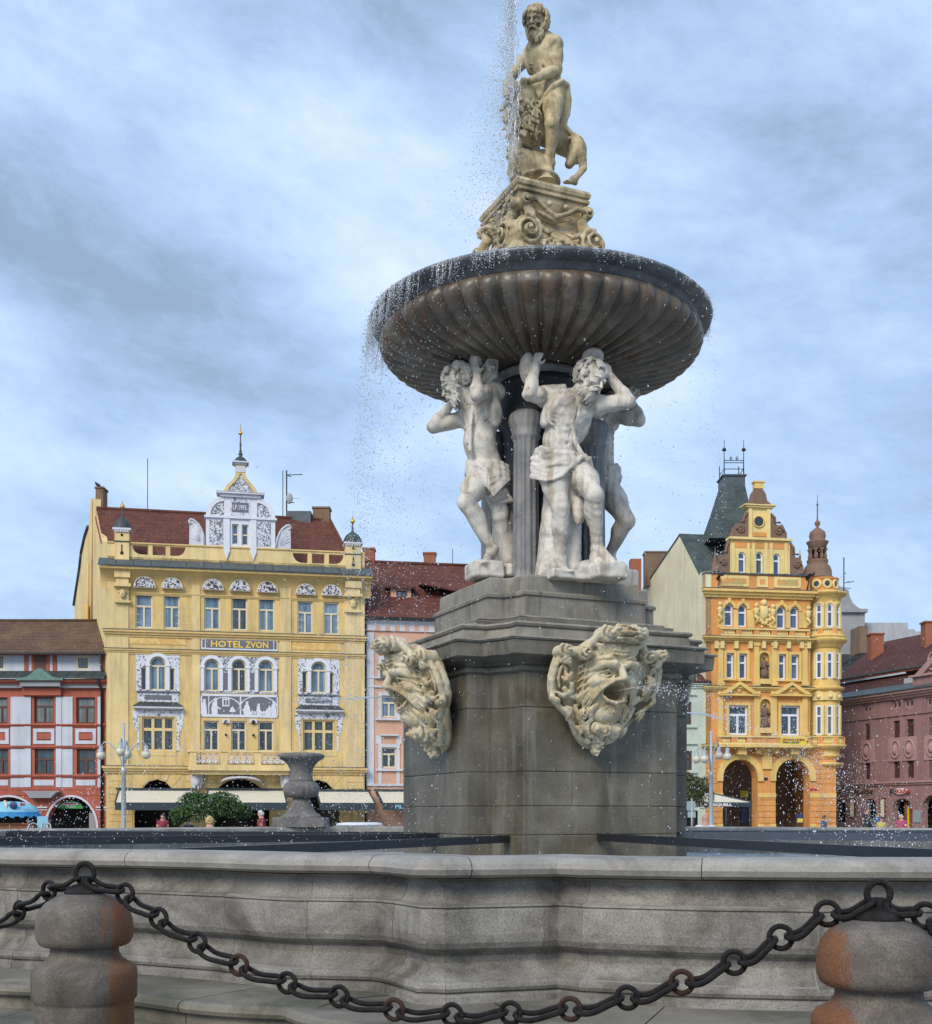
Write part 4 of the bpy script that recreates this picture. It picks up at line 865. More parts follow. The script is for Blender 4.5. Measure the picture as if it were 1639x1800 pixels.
def statue_left():
    J=dict(head=A_(320,330,13.5),neck=A_(385,385,13.55),ch=A_(452,450,13.55),wa=A_(440,640,13.55),pe=A_(480,770,13.6),
     s1=A_(535,320,13.5),e1=A_(425,335,13.12),w1=A_(425,215,13.3),s2=A_(350,480,13.72),e2=A_(152,535,13.75),w2=A_(255,400,13.62),
     h1=A_(450,850,13.5),k1=A_(355,1005,13.28),a1=A_(520,1310,13.42),t1=A_(450,1390,13.22),h2=A_(550,850,13.7),k2=A_(570,1090,13.6),a2=A_(615,1350,13.72),t2=A_(570,1440,13.5))
    S=Sculpt(A_(70,1600,13.3)*[1,0,1]+V3(0,12.9,0),A_(680,30,13.2)*[1,0,1]+V3(0,14.1,0),.0098)
    S.rc(A_(590,880,13.75),A_(600,1400,13.75),.12,.16,.03)
    body(S,J,(-.80,-.58,-.05),1.42)
    rt,up,f=frame3((-.9,-.42,0),(0,0,1))
    loin(S,A_(490,770,13.6),(rt,V3(0,0,1),f),.235,.215,.15,8,.04,5,r=.019)
    folds(S,[A_(400,780,13.35),A_(480,770,13.33),A_(590,790,13.45)],[A_(430,850,13.3),A_(530,930,13.3),A_(630,870,13.45)],10,.016,(0,0,-.08),k=.012,seed=3)
    S.ell(A_(490,815,13.6),[.22,.2,.13],None,k=.03); S.ell(A_(540,850,13.48),[.12,.09,.11],None,k=.03); S.line([A_(400,390,13.4),A_(385,520,13.33),A_(380,680,13.36)],.02,.008); S.line([A_(600,930,13.5),A_(640,1000,13.55),A_(560,1010,13.5)],[.03,.025,.02],.01)
    head(S,A_(300,265,13.45),(-.90,.10,-.45),(-.15,0,1),.195,8,curl=1.3)
    hand(S,J['w1'],A_(400,90,13.35)-J['w1'],(.4,.7,0),.22,.9,1); hand(S,J['w2'],A_(290,300,13.5)-J['w2'],(.6,.3,0),.20,.3,1)
    # fan of cloth held against the bowl
    S.ell(A_(415,130,13.4),[.07,.08,.12],None,k=.03); S.line([A_(455,250,13.35),A_(500,170,13.4),A_(520,120,13.45)],[.05,.07,.065],.02); S.line([A_(470,270,13.38),A_(530,210,13.43),A_(535,130,13.45)],[.04,.045,.04],.015)
    S.box(A_(470,1440,13.4),[.17,.19,.095],((.93,.36,0),(-.36,.93,0),(0,0,1)),.03,.03); S.box(A_(590,1450,13.55),[.16,.18,.07],((.5,.86,0),(-.86,.5,0),(0,0,1)),.03,.03)
    S.ripple(.0035,34,2)
    finish(S,'atlas_statue','statue_white',tuple(A_(480,1500,13.5)),'curly-haired white stone giant at the left, elbow out and face turned away','statue','stone giants carrying the bowl')
def statue_right():
    J=dict(head=A_(1335,330,14.45),neck=A_(1290,370,14.45),ch=A_(1185,520,14.42),wa=A_(1185,680,14.42),pe=A_(1190,810,14.45),
     s1=A_(1270,460,14.3),e1=A_(1440,495,14.15),w1=A_(1375,345,14.3),s2=A_(1130,400,14.62),e2=A_(1200,330,14.75),w2=A_(1300,200,14.7),
     h1=A_(1215,880,14.35),k1=A_(1360,1125,14.15),a1=A_(1255,1330,14.35),t1=A_(1330,1450,14.2),h2=A_(1150,880,14.55),k2=A_(1140,1120,14.5),a2=A_(1095,1390,14.55),t2=A_(1130,1470,14.4))
    S=Sculpt(A_(980,1600,14.4)*[1,0,1]+V3(0,13.85,0),A_(1560,0,15.0)*[1,0,1]+V3(0,15.1,0),.012)
    S.rc(A_(1110,900,14.6),A_(1090,1470,14.6),.12,.16,.03)
    body(S,J,(.85,-.45,0),1.42)
    rt,up,f=frame3((.9,-.3,0),(0,0,1)); loin(S,A_(1195,800,14.45),(rt,V3(0,0,1),f),.24,.21,.17,9,-.03,6,r=.019)
    folds(S,[A_(1180,830,14.2),A_(1270,890,14.2)],[A_(1220,930,14.2),A_(1290,920,14.2)],4,.02,(0,0,-.02))
    head(S,A_(1365,275,14.5),(.8,.2,-.35),(.1,0,1),.185,12)
    hand(S,J['w1'],A_(1370,230,14.35)-J['w1'],(.2,.8,0),.2,.4,1); hand(S,J['w2'],(0.1,0,1),(.2,.5,0),.2,.4,1)
    S.box(A_(1230,1500,14.4),[.3,.28,.1],((.93,.36,0),(-.36,.93,0),(0,0,1)),.03,.03); S.ripple(.0035,34,3)
    finish(S,'atlas_statue','statue_white',tuple(A_(1200,1500,14.4)),'white stone giant half hidden at the right behind the front giant','statue','stone giants carrying the bowl')
def B_(x,y,d): return V3(W(800+x/3.9125,y/3.9125,d))
def samson():
    # axes: figure stands on a rocky mound, the lion in front of and behind his legs
    st=thing('fighter_statue',tuple(B_(640,1250,14)),'ochre stone strongman with curly hair forcing open the jaws of a lion','statue')
    J=dict(head=B_(580,230,13.95),neck=B_(620,285,13.98),ch=B_(612,375,13.98),wa=B_(632,490,14.0),pe=B_(650,585,14.0),
     s1=B_(690,310,13.93),e1=B_(703,480,13.85),w1=B_(530,548,13.68),s2=B_(522,365,14.12),e2=B_(420,480,14.1),w2=B_(350,590,13.95),
     h1=B_(680,640,13.95),k1=B_(668,850,13.78),a1=B_(655,1120,13.93),t1=B_(618,1225,13.72),h2=B_(600,640,14.1),k2=B_(560,830,13.95),a2=B_(552,1050,14.05),t2=B_(515,1095,13.88))
    S=Sculpt(B_(230,1280,14)*[1,0,1]+V3(0,13.3,-.05),B_(980,-15,14)*[1,0,1]+V3(0,14.65,.05),.0095)
    body(S,J,(-.35,-.93,0),1.14)
    head(S,B_(558,160,13.86),(-.36,-.88,-.26),(.05,0,1),.172,21,curl=1.35)
    hand(S,J['w1'],B_(430,545,13.66)-J['w1'],(0,.3,-1),.17,.9,1); hand(S,J['w2'],B_(335,650,13.9)-J['w2'],(.5,.3,0),.17,.9,-1)
    # drapery over the hip and down the back
    for i in range(6):
        o=i*13
        S.line([B_(575+o*.5,740-o*1.3,13.84),B_(622+o*.7,650-o*.9,13.80),B_(690+o*.7,590-o*.55,13.82),B_(745+o*.45,600-o*.3,13.90),B_(757+o*.5,690,13.97),B_(745+o*.5,785,14.01),B_(722+o*.5,870,14.04)],[.016,.022,.025,.026,.026,.025,.020],.006)
    S.line([B_(745,860,14.05),B_(800,915,14.05),B_(850,940,14.02)],[.035,.03,.02],.01); S.line([B_(735,840,14.08),B_(745,900,14.1),B_(800,950,14.1)],[.04,.035,.02],.01)
    S.ell(B_(600,600,14.02),[.13,.12,.12],None,k=.03)
    # lion: rump, barrel, hind leg
    S.rc(B_(560,880,14.15),B_(800,1010,14.2),.15,.13,.05); S.ell(B_(838,1030,14.12),[.105,.13,.155],((.9,.1,.2),(-.1,1,0),(-.2,0,.95)),k=.03)
    S.rc(B_(830,1060,14.08),B_(785,1130,14.05),.085,.05,.03); S.rc(B_(875,1070,14.05),B_(882,1160,14.07),.055,.04,.02); S.rc(B_(882,1160,14.07),B_(820,1240,14.0),.04,.032,.02); S.sp(B_(890,1155,14.12),.035,.015)
    foot(S,B_(820,1225,14.0),B_(765,1248,13.93),.035)
    S.line([B_(870,960,14.2),B_(835,935,14.1),B_(780,950,14.0)],[.02,.022,.018],.008)
    # lion: chest, mane of locks, head tipped up between the hands
    S.ell(B_(480,820,13.95),[.17,.2,.34],((.96,0,.25),(0,1,0),(-.25,0,.96)),k=.04); S.ell(B_(470,680,13.88),[.16,.17,.2],None,k=.04)
    g=np.random.default_rng(31)
    for i in range(230):
        a=g.uniform(-2.5,1.1); t=g.uniform(0,1); c=B_(452+t*30,650+t*300,13.92); rr=(.165+.04*math.sin(t*3))*(1-.2*t)
        p=c+V3(math.sin(a)*rr*1.0,-math.cos(a)*rr*1.05,g.uniform(-.02,.02)); d=V3(g.uniform(-.5,.5)+.3*math.sin(a),-.2*math.cos(a),-1); L=g.uniform(.04,.08)
        r_=g.uniform(.011,.021); m=p+d*L*.5+V3(g.normal(),0,g.normal())*.012; S.rc(p,m,r_,r_*1.1,.005); S.rc(m,p+d*L+V3(g.normal(),g.normal()*.4,0)*.02,r_,r_*.4,.005)
    S.rc(B_(450,640,13.78),B_(400,590,13.68),.085,.06,.03); S.rc(B_(460,590,13.72),B_(470,560,13.68),.05,.045,.02); S.rc(B_(400,640,13.72),B_(350,650,13.75),.05,.035,.02)
    S.ell(B_(415,622,13.66),[.045,.05,.014],None,k=.01,sub=True); 
    for x in(385,410,435): S.rc(B_(x,598,13.64),B_(x-2,612,13.63),.008,.003,.003)
    S.sp(B_(455,600,13.64),.016,.006); S.sp(B_(510,600,13.75),.035,.015)
    # front legs and rock
    S.rc(B_(430,950,13.9),B_(400,1080,13.85),.075,.055,.03); S.rc(B_(400,1080,13.85),B_(395,1180,13.82),.055,.045,.02); foot(S,B_(395,1180,13.82),B_(385,1225,13.72),.045)
    S.ell(B_(520,1180,14.05),[.25,.25,.20],None,k=.05); S.ell(B_(450,1120,14.0),[.13,.15,.16],None,k=.04); S.ell(B_(610,1150,14.15),[.13,.16,.2],None,k=.04); S.ell(B_(580,1255,14.02),[.25,.30,.05],None,k=.05)
    S.ell(B_(625,1243,13.82),[.11,.10,.04],None,k=.02)
    for i in range(26):
        a=g.uniform(0,6.28); p=B_(400+g.uniform(-25,45),1085+g.uniform(-60,100),13.85); S.sp(p,g.uniform(.02,.045),.008)
    S.ripple(.003,40,4)
    finish(S,'figure_and_lion','statue_ochre',None,parent=st)
    # plinth slab, block and scrolled base (a square turned like the pedestal)
    sq=lambda a0,a1,b0,b1: [fp(a1,b0),fp(a1,b1),fp(a0,b1),fp(a0,b0)]
    z=lambda y,d=13.35: EYE+(HY-y)/FPX*d
    mb=MB(); L=lambda e,zz:[(x,y,zz) for x,y in sq(-.42-e,.50+e,-.55-e,.30+e)]
    mb.rings([L(-.10,8.36),L(-.02,8.40),L(0,8.42),L(.03,8.425),L(.035,8.45),L(.01,8.47),L(.035,8.485),L(.045,8.52),L(.03,8.555),L(-.02,8.57)],True,True)
    bev=mb.build('plinth_slab','statue_ochre',st)
    mb=MB(); mb.rings([L(.22,7.40),L(.17,7.70),L(.10,7.86),L(.03,7.98),L(-.05,8.08),L(-.07,8.18),L(-.05,8.28),L(-.01,8.36),L(.0,8.41)],True,True,smooth=False); mb.build('plinth_block','statue_ochre',st)
    S=Sculpt((AX-1.45,AY-1.4,7.40),(AX+1.4,AY+1.4,8.50),.0125)
    F3=lambda a,b,zz: V3(*fp(a,b),zz)
    def vol(c,ex,ez,en,r0,turns=2.0,th=.035,dp=.05,k=.006,sgn=1,start=0):
        pts=[];rad=[]
        for i in range(int(turns*14)+1):
            t=i/(turns*14); a=start+sgn*turns*2*math.pi*t; r=r0*(1-.80*t); pts.append(V3(c)+V3(ex)*math.cos(a)*r+V3(ez)*math.sin(a)*r+V3(en)*(t*dp)); rad.append(th*(1-.5*t))
        S.cyl(V3(c)-V3(en)*.16,V3(c)+V3(en)*.005,r0*.98,.012); S.line(pts,rad,k); S.sp(V3(c)+V3(en)*(dp+.01),th*.9,k)
    t3,n3=V3(T1.x,T1.y,0),V3(N1.x,N1.y,0); zz=V3(0,0,1); g=np.random.default_rng(77)
    for side in(0,1):
        if side==0: Q=lambda b,h,o=0: V3(AX,AY,0)+n3*(.60+o)+t3*b+zz*h; tt,nn=t3,n3; b0,b1=-.50,.32
        else: Q=lambda b,h,o=0: V3(AX,AY,0)-t3*(.66+o)+n3*b+zz*h; tt,nn=n3,-t3; b0,b1=.44,-.38
        for (b,sg,r) in ((b0,1,.165),(b1,-1,.155)):
            e=1 if b0<b1 else -1; sx=sg*e
            vol(Q(b,7.93,.03),tt*-sx,zz,nn,r,2.1,.026,.07,start=1.5); 
            S.line([Q(b+sx*.07,8.08,-.04),Q(b+sx*.08,8.18,-.09),Q(b+sx*.04,8.27,-.09)],[.06,.055,.045],.02)
            vol(Q(b+sx*.02,8.30,-.05),tt*sx,zz,nn,.065,1.5,.018,.04)
            for j in range(3): vol(Q(b+sx*(.22+.10*j),7.84+.02*j,.0),tt*sx*(1 if j%2 else -1),zz,nn,.065-.008*j,1.3,.018,.03,start=j)
            S.line([Q(b+sx*.16,8.0,0),Q(b+sx*.26,7.95,.02),Q(b+sx*.33,7.99,.0)],[.03,.026,.012],.01)
        m=(b0+b1)/2
        S.line([Q(b0,8.34,-.04),Q(b0*.6+m*.4,8.33,-.06),Q(b0*.3+m*.7,8.25,-.08),Q(m,8.20,-.08),Q(b1*.3+m*.7,8.25,-.08),Q(b1*.6+m*.4,8.32,-.06),Q(b1,8.33,-.04)],[.028,.026,.026,.03,.026,.026,.028],.01)
        S.line([Q(b0*.5+m*.5,8.22,-.1),Q(m,8.15,-.1),Q(b1*.5+m*.5,8.22,-.1)],.018,.01)
        for b in(b0*.25+m*.75,b1*.25+m*.75): S.sp(Q(b,8.315,-.05),.03,.006)
    for a_,b_ in ((.50,-.58),(.50,.34),(-.42,-.60),(-.42,.32)): S.ell(F3(a_,b_,7.80),[.13,.13,.17],None,k=.03)
    for i in range(40): b=g.uniform(-.55,.4); S.sp(F3(.62,b,7.78+g.uniform(0,.08)),g.uniform(.02,.035),.01); S.sp(F3(b+.05,-.68,7.78+g.uniform(0,.08)),g.uniform(.02,.035),.01)
    S.ripple(.004,30,6); finish(S,'scrolled_base','statue_ochre',None,parent=st)
# --- grotesque water masks on the pedestal faces (built once in the face's own frame u,v,w then placed)
def mask_mesh():
    S=Sculpt((-.84,-.84,-.10),(.84,.84,.66),.0088); P=lambda u,v,w_: V3(u,v,w_)
    E=lambda c,r,**q: S.ell(P(*c),r,**q)
    E((0,.08,.0),[.54,.60,.13],k=.04); E((0,-.34,.0),[.42,.34,.13],k=.05); E((0,.12,.0),[.68,.36,.07],k=.03); E((-.5,.30,.02),[.16,.22,.09],k=.03); E((.5,.30,.02),[.16,.22,.09],k=.03); E((0,.02,.06),[.44,.50,.12],k=.05); E((0,.15,.12),[.36,.48,.20],k=.06); E((0,-.05,.12),[.34,.34,.18],k=.06); E((0,.44,.12),[.26,.22,.20],k=.05); E((0,-.24,.10),[.26,.22,.20],k=.04)
    for s in(-1,1):
        S.line([P(s*.025,.235,.34),P(s*.09,.275,.35),P(s*.20,.27,.30),P(s*.29,.20,.22)],[.035,.048,.052,.03],.012)
        S.line([P(s*.05,.32,.31),P(s*.12,.36,.30),P(s*.24,.34,.24)],[.02,.028,.02],.012)
        E((s*.145,.175,.335),[.082,.050,.07],k=.012,sub=True); E((s*.145,.172,.262),[.062,.042,.045],k=.006)
        S.line([P(s*.07,.165,.31),P(s*.14,.20,.325),P(s*.22,.172,.28)],[.012,.016,.012],.006); S.line([P(s*.08,.145,.31),P(s*.14,.122,.315),P(s*.22,.15,.27)],[.012,.018,.012],.006)
        S.line([P(s*.09,.09,.31),P(s*.17,.085,.30),P(s*.24,.12,.25)],[.012,.016,.010],.01)
        E((s*.20,.06,.24),[.10,.075,.08],k=.03); E((s*.052,.075,.395),[.042,.036,.05],k=.012)
        S.line([P(s*.075,.13,.36),P(s*.13,.02,.34),P(s*.19,-.06,.29)],[.015,.022,.015],.015)
        for j in range(6):
            o=j*.017; S.line([P(s*.02,.045-o*.2,.40),P(s*.10,.045+o*.5,.385-o*.3),P(s*(.18+o*.4),-.02+o,.335-o),P(s*(.25+o),-.13+o*.8,.28-o),P(s*(.30+o*1.4),-.24+o,.20)],[.015,.019,.017,.014,.008],.006)
        for j in range(7):
            v0=.42-.09*j; S.line([P(s*.29,v0,.235),P(s*.35,v0-.05,.205),P(s*.34,v0-.12,.19),P(s*.40,v0-.17,.15),P(s*.39,v0-.24,.13)],[.013,.017,.014,.013,.007],.008)
        for j in range(4): S.line([P(s*(.06+.05*j),.44-.01*j,.31-.02*j),P(s*(.10+.05*j),.50,.29-.02*j),P(s*(.17+.05*j),.53,.22)],[.018,.022,.014],.01)
        # side rail, leaf swirl and lower rail of the cartouche
        S.line([P(s*.60,.44,.12),P(s*.67,.26,.10),P(s*.69,.08,.09),P(s*.66,-.06,.08),P(s*.56,-.10,.14),P(s*.48,-.05,.18),P(s*.50,.03,.20)],[.030,.036,.036,.034,.03,.028,.03],.012)
        S.line([P(s*.63,.36,.14),P(s*.55,.22,.12),P(s*.54,.06,.12)],[.02,.024,.02],.012)
        S.line([P(s*.66,-.05,.08),P(s*.69,-.13,.10),P(s*.62,-.22,.10),P(s*.54,-.30,.12)],[.03,.045,.038,.04],.012); S.sp(P(s*.66,-.15,.14),.04,.01)
        S.line([P(s*.55,-.02,.15),P(s*.47,-.12,.16),P(s*.42,-.09,.18)],[.03,.028,.02],.01)
        S.line([P(s*.54,-.29,.10),P(s*.46,-.40,.10),P(s*.40,-.50,.09),P(s*.30,-.58,.09),P(s*.18,-.60,.12)],[.03,.036,.04,.038,.035],.012)
        S.line([P(s*.43,-.22,.14),P(s*.38,-.34,.16),P(s*.30,-.46,.16),P(s*.24,-.52,.16)],[.035,.04,.045,.04],.015)
        E((s*.49,-.20,.05),[.045,.08,.3],k=.012,sub=True); E((s*.63,.08,.05),[.028,.05,.3],k=.01,sub=True); E((s*.635,-.10,.05),[.02,.03,.3],k=.01,sub=True)
        for (cx_,cy_,cz_,r0,dp) in ((.60,.435,.16,.085,.08),(.40,.40,.24,.085,.07),(.19,.64,.30,.10,.08),(.19,-.47,.20,.105,.09),(.34,-.30,.20,.06,.05)):
            pts=[];rad=[]
            for i in range(25):
                t=i/24; a=2.2-s*0+t*11.5; r=r0*(1-.80*t); pts.append(P(s*(cx_-r*math.cos(a)),cy_+r*math.sin(a),cz_+dp*t)); rad.append(.021*(1-.45*t)*r0/.09)
            S.cyl(P(s*cx_,cy_,cz_-.15),P(s*cx_,cy_,cz_+.004),r0*.96,.012); S.line(pts,rad,.004); S.sp(P(s*cx_,cy_,cz_+dp+.01),.024*r0/.09,.004)
        S.rc(P(s*.46,.43,.20),P(s*.52,.42,.18),.06,.06,.02); S.line([P(s*.36,.47,.18),P(s*.30,.56,.2),P(s*.24,.68,.24)],[.05,.045,.04],.02)
        S.line([P(s*.20,-.20,.26),P(s*.27,-.26,.24),P(s*.24,-.36,.22),P(s*.30,-.40,.2)],[.03,.035,.03,.02],.012)
    # nose, lips, open mouth
    S.rc(P(0,.27,.34),P(0,.095,.435),.030,.046,.014); E((0,.08,.435),[.05,.04,.045],k=.014)
    for j in range(3): S.line([P(-.1,.40+.045*j,.325-.01*j),P(0,.385+.045*j,.335-.01*j),P(.1,.40+.045*j,.325-.01*j)],.012,.012)
    E((0,-.05,.40),[.145,.11,.38],k=.014,sub=True)
    S.line([P(-.165,-.08,.30),P(-.11,-.155,.35),P(0,-.185,.375),P(.11,-.155,.35),P(.165,-.08,.30)],[.012,.018,.022,.018,.012],.01)
    # scalloped shell of the chin
    E((0,-.30,.20),[.22,.11,.14],k=.02)
    for j in range(9): x=-.16+.04*j; S.line([P(x*.6,-.21,.33),P(x,-.28,.345-abs(x)*.4),P(x*1.15,-.36,.28-abs(x)*.4)],[.010,.017,.012],.006)
    for j in range(6): S.sp(P(-.125+.05*j,-.345,.27),.03,.008)
    # bars and leaf clusters
    S.rc(P(-.16,.64,.30),P(.16,.64,.30),.075,.075,.015); S.rc(P(-.16,-.47,.22),P(.16,-.47,.22),.075,.075,.015)
    g=np.random.default_rng(5)
    for i in range(34): a=g.uniform(0,6.28); S.rc(P(g.uniform(-.13,.16),.64+.085*math.sin(a),.30+.09*abs(math.cos(a))),P(g.uniform(-.13,.16),.64+.11*math.sin(a),.31+.10*abs(math.cos(a))),.022,.013,.006)
    for i in range(16): a=g.uniform(0,6.28); S.sp(P(g.uniform(-.06,.06),-.47+.08*math.sin(a),.22+.08*abs(math.cos(a))),.022,.008)
    for i in range(44): t=g.uniform(0,1); wd=.15*(1-t)+.02; S.sp(P(g.uniform(-wd,wd),-.55-.19*t,.06+.10*(1-t)+g.uniform(0,.04)),g.uniform(.022,.042),.008)
    for s in(-1,1):      # second ridge along the rails, curling leaves at their joints
        S.line([P(s*.56,.36,.13),P(s*.615,.22,.12),P(s*.63,.10,.12),P(s*.60,.0,.12)],[.014,.018,.018,.012],.006)
        for (u0,v0,a0,n_) in ((.63,.30,2.6,3),(.50,.06,.6,3),(.60,-.24,3.6,3),(.44,-.44,3.9,2),(.36,-.18,1.2,3),(.26,.58,1.9,3)):
            for j in range(n_):
                a=a0+(j-1)*.55; q=[P(s*(u0+math.cos(a+.5*t*t)*.13*t),v0+math.sin(a+.5*t*t)*.13*t,.14+.05*math.sin(t*3)) for t in(0,.3,.6,.85,1)]; S.line(q,[.016,.028,.026,.018,.008],.005)
        E((s*.60,.10,.02),[.10,.30,.06],k=.03)
    E((0,-.05,.40),[.125,.095,.40],k=.010,sub=True)
    for i in range(70):
        t=g.uniform(0,1); wd=.13*(1-t)+.02; S.sp(P(g.uniform(-wd,wd),-.55-.20*t,.10+.10*(1-t)+g.uniform(0,.04)),g.uniform(.014,.026),.004)
    S.ripple(.0022,38,9)
    return S.mesh()
def place_masks():
    V,Q=mask_mesh()
    def put(n,t,c,lab,k=.955,pr=1.08):
        u=V[:,0]*(1-.62*np.clip(-V[:,1]-.05,0,1))*(1+.06*np.clip(V[:,1],0,1)); v=np.where(V[:,1]>0,V[:,1]*.84,V[:,1]*.93); w_=V[:,2]; w2=w_+np.clip(v+.60,0,2)*.30+.03
        n3,t3=V3(n.x,n.y,0),V3(t.x,t.y,0)
        P=V3(*c)+t3*(u*k*.94)[:,None]+V3(0,0,1)*(v*k)[:,None]+n3*(w2*k*pr)[:,None]
        Qq=Q if np.cross(t3,[0,0,1])@n3>0 else Q[:,::-1]
        o=mesh_np('water_mask',P,Qq,'mask_stone',None,c); tag(o,lab,'water mask','scrolled face masks spouting water'); return o
    c1=(AX+N1.x*1.36-T1.x*.15,AY+N1.y*1.36-T1.y*.15,2.80)
    c2=(AX+N2.x*1.36+T2.x*.34,AY+N2.y*1.36+T2.y*.34,2.80)
    put(N1,T1,c1,'scrolled stone face mask seen from the front, mouth wide open, right face of the pedestal'); put(N2,T2,c2,'scrolled stone face mask seen in profile, on the left face of the pedestal')
    put(-N2,-T2,(AX-N2.x*1.36,AY-N2.y*1.36,2.78),'scrolled stone mask almost hidden behind the right edge of the pedestal',pr=.72)
    for n,c in((N1,c1),(N2,c2)):
        m=MB(); cc=Vector((c[0],c[1],c[2]-.045)); n3=Vector((n.x,n.y,0)); m.tube([cc-n3*.1,cc+n3*.24+Vector((0,0,.0))],.128,20); ms=[o for o in bpy.data.objects if o.get('category')=='water mask']; m.build('spout','void',ms[0] if n is N1 else ms[1])
    return c1,c2
statue_front(); statue_left(); statue_right(); samson(); MC=place_masks()
# ---------------------------------------------------------------- buildings round the square
def g2(px,d): v=W(px,0,d); return (v.x,v.y)
def pbox(mb,F,x0,x1,y0,y1,o0,o1,mi=None,at=0): u0,u1,z0,z1=F.rect(x0,x1,y0,y1,at); mb.fbox(F,u0,u1,z0,z1,o0,o1,mi)
def lint(mb,F,x0,x1,yL,yR,h,o0,o1,mi=None,prof=None):
    """horizontal band whose top edge is seen from (x0,yL) to (x1,yR), h px high"""
    u0,zt=F.uv(x0,yL); u1,_=F.uv(x1,yR); zt2=F.uv(x1,yR)[1]; z=(zt+zt2)/2; hh=h/FPX*F.o.y
    if prof:
        for (a,b,o) in prof: mb.fbox(F,u0-o,u1+o,z-hh*b,z-hh*a,o0,o,mi)
    else: mb.fbox(F,u0,u1,z-hh,z,o0,o1,mi)
    return u0,u1,z,hh
def ledge(F,name,parent,mats,u0,u1,z,h,o,steps=3,cap=True):
    """moulded cornice: steps growing outwards, thin dark sheet on top"""
    mb=MB()
    for i in range(steps):
        a=o*(i+1)/steps; mb.fbox(F,u0-a*.6,u1+a*.6,z-h*(1-i/steps),z-h*(1-(i+1)/steps),-.05,a,0)
    if cap: mb.fbox(F,u0-o*.62,u1+o*.62,z,z+.035,-.02,o+.03,1)
    return mb.build(name,mats,parent)
def roofpl(mb,pts,mi=0,th=.12):
    """roof sheet with thickness"""
    P=[Vector(p) for p in pts]; n=(P[1]-P[0]).cross(P[2]-P[0]).normalized(); n=n if n.z>0 else -n
    a=[p for p in P]; b=[p-n*th for p in P]; k=len(P)
    mb.add(a+b,[tuple(range(k)),tuple(range(2*k-1,k-1,-1))]+[(i,i+k,(i+1)%k+k,(i+1)%k) for i in range(k)],mi)
def chimney(px0,px1,py0,py1,d,matn,parent,name='chimney',dep=1.0,cap=True):
    a=W(px0,py1,d); b=W(px1,py0,d); mb=MB(); mb.box((a.x,d,a.z),(b.x,d+dep,b.z),0)
    if cap: mb.box((a.x-.06,d-.06,b.z-.02),(b.x+.06,d+dep+.06,b.z+.1),0)
    return mb.build(name,matn,parent)
def antenna(px,y0,y1,d,lab,r=.03,arms=(),dish=None,name='antenna'):
    a=W(px,y1,d); b=W(px,y0,d); t=thing(name,tuple(a),lab,'antenna'); mb=MB(); mb.tube([a,b],r,6)
    mb.build('mast','black_metal',t)
    if arms:
        mb=MB()
        for (y,x0,x1,yy) in arms: mb.tube([W(x0,y,d),W(x1,yy,d)],r*.6,5)
        mb.build('arm','black_metal',t)
    if dish:
        x,y,rr=dish; c=W(x,y,d-.2); mb=MB(); mb.sphere(c,rr/FPX*d,14,8,sq=(.6,.3,1)); mb.tube([c,c+Vector((.7,-.5,-.15))],.02,5); mb.build('dish','pale_grey_plaster',t)
    return t
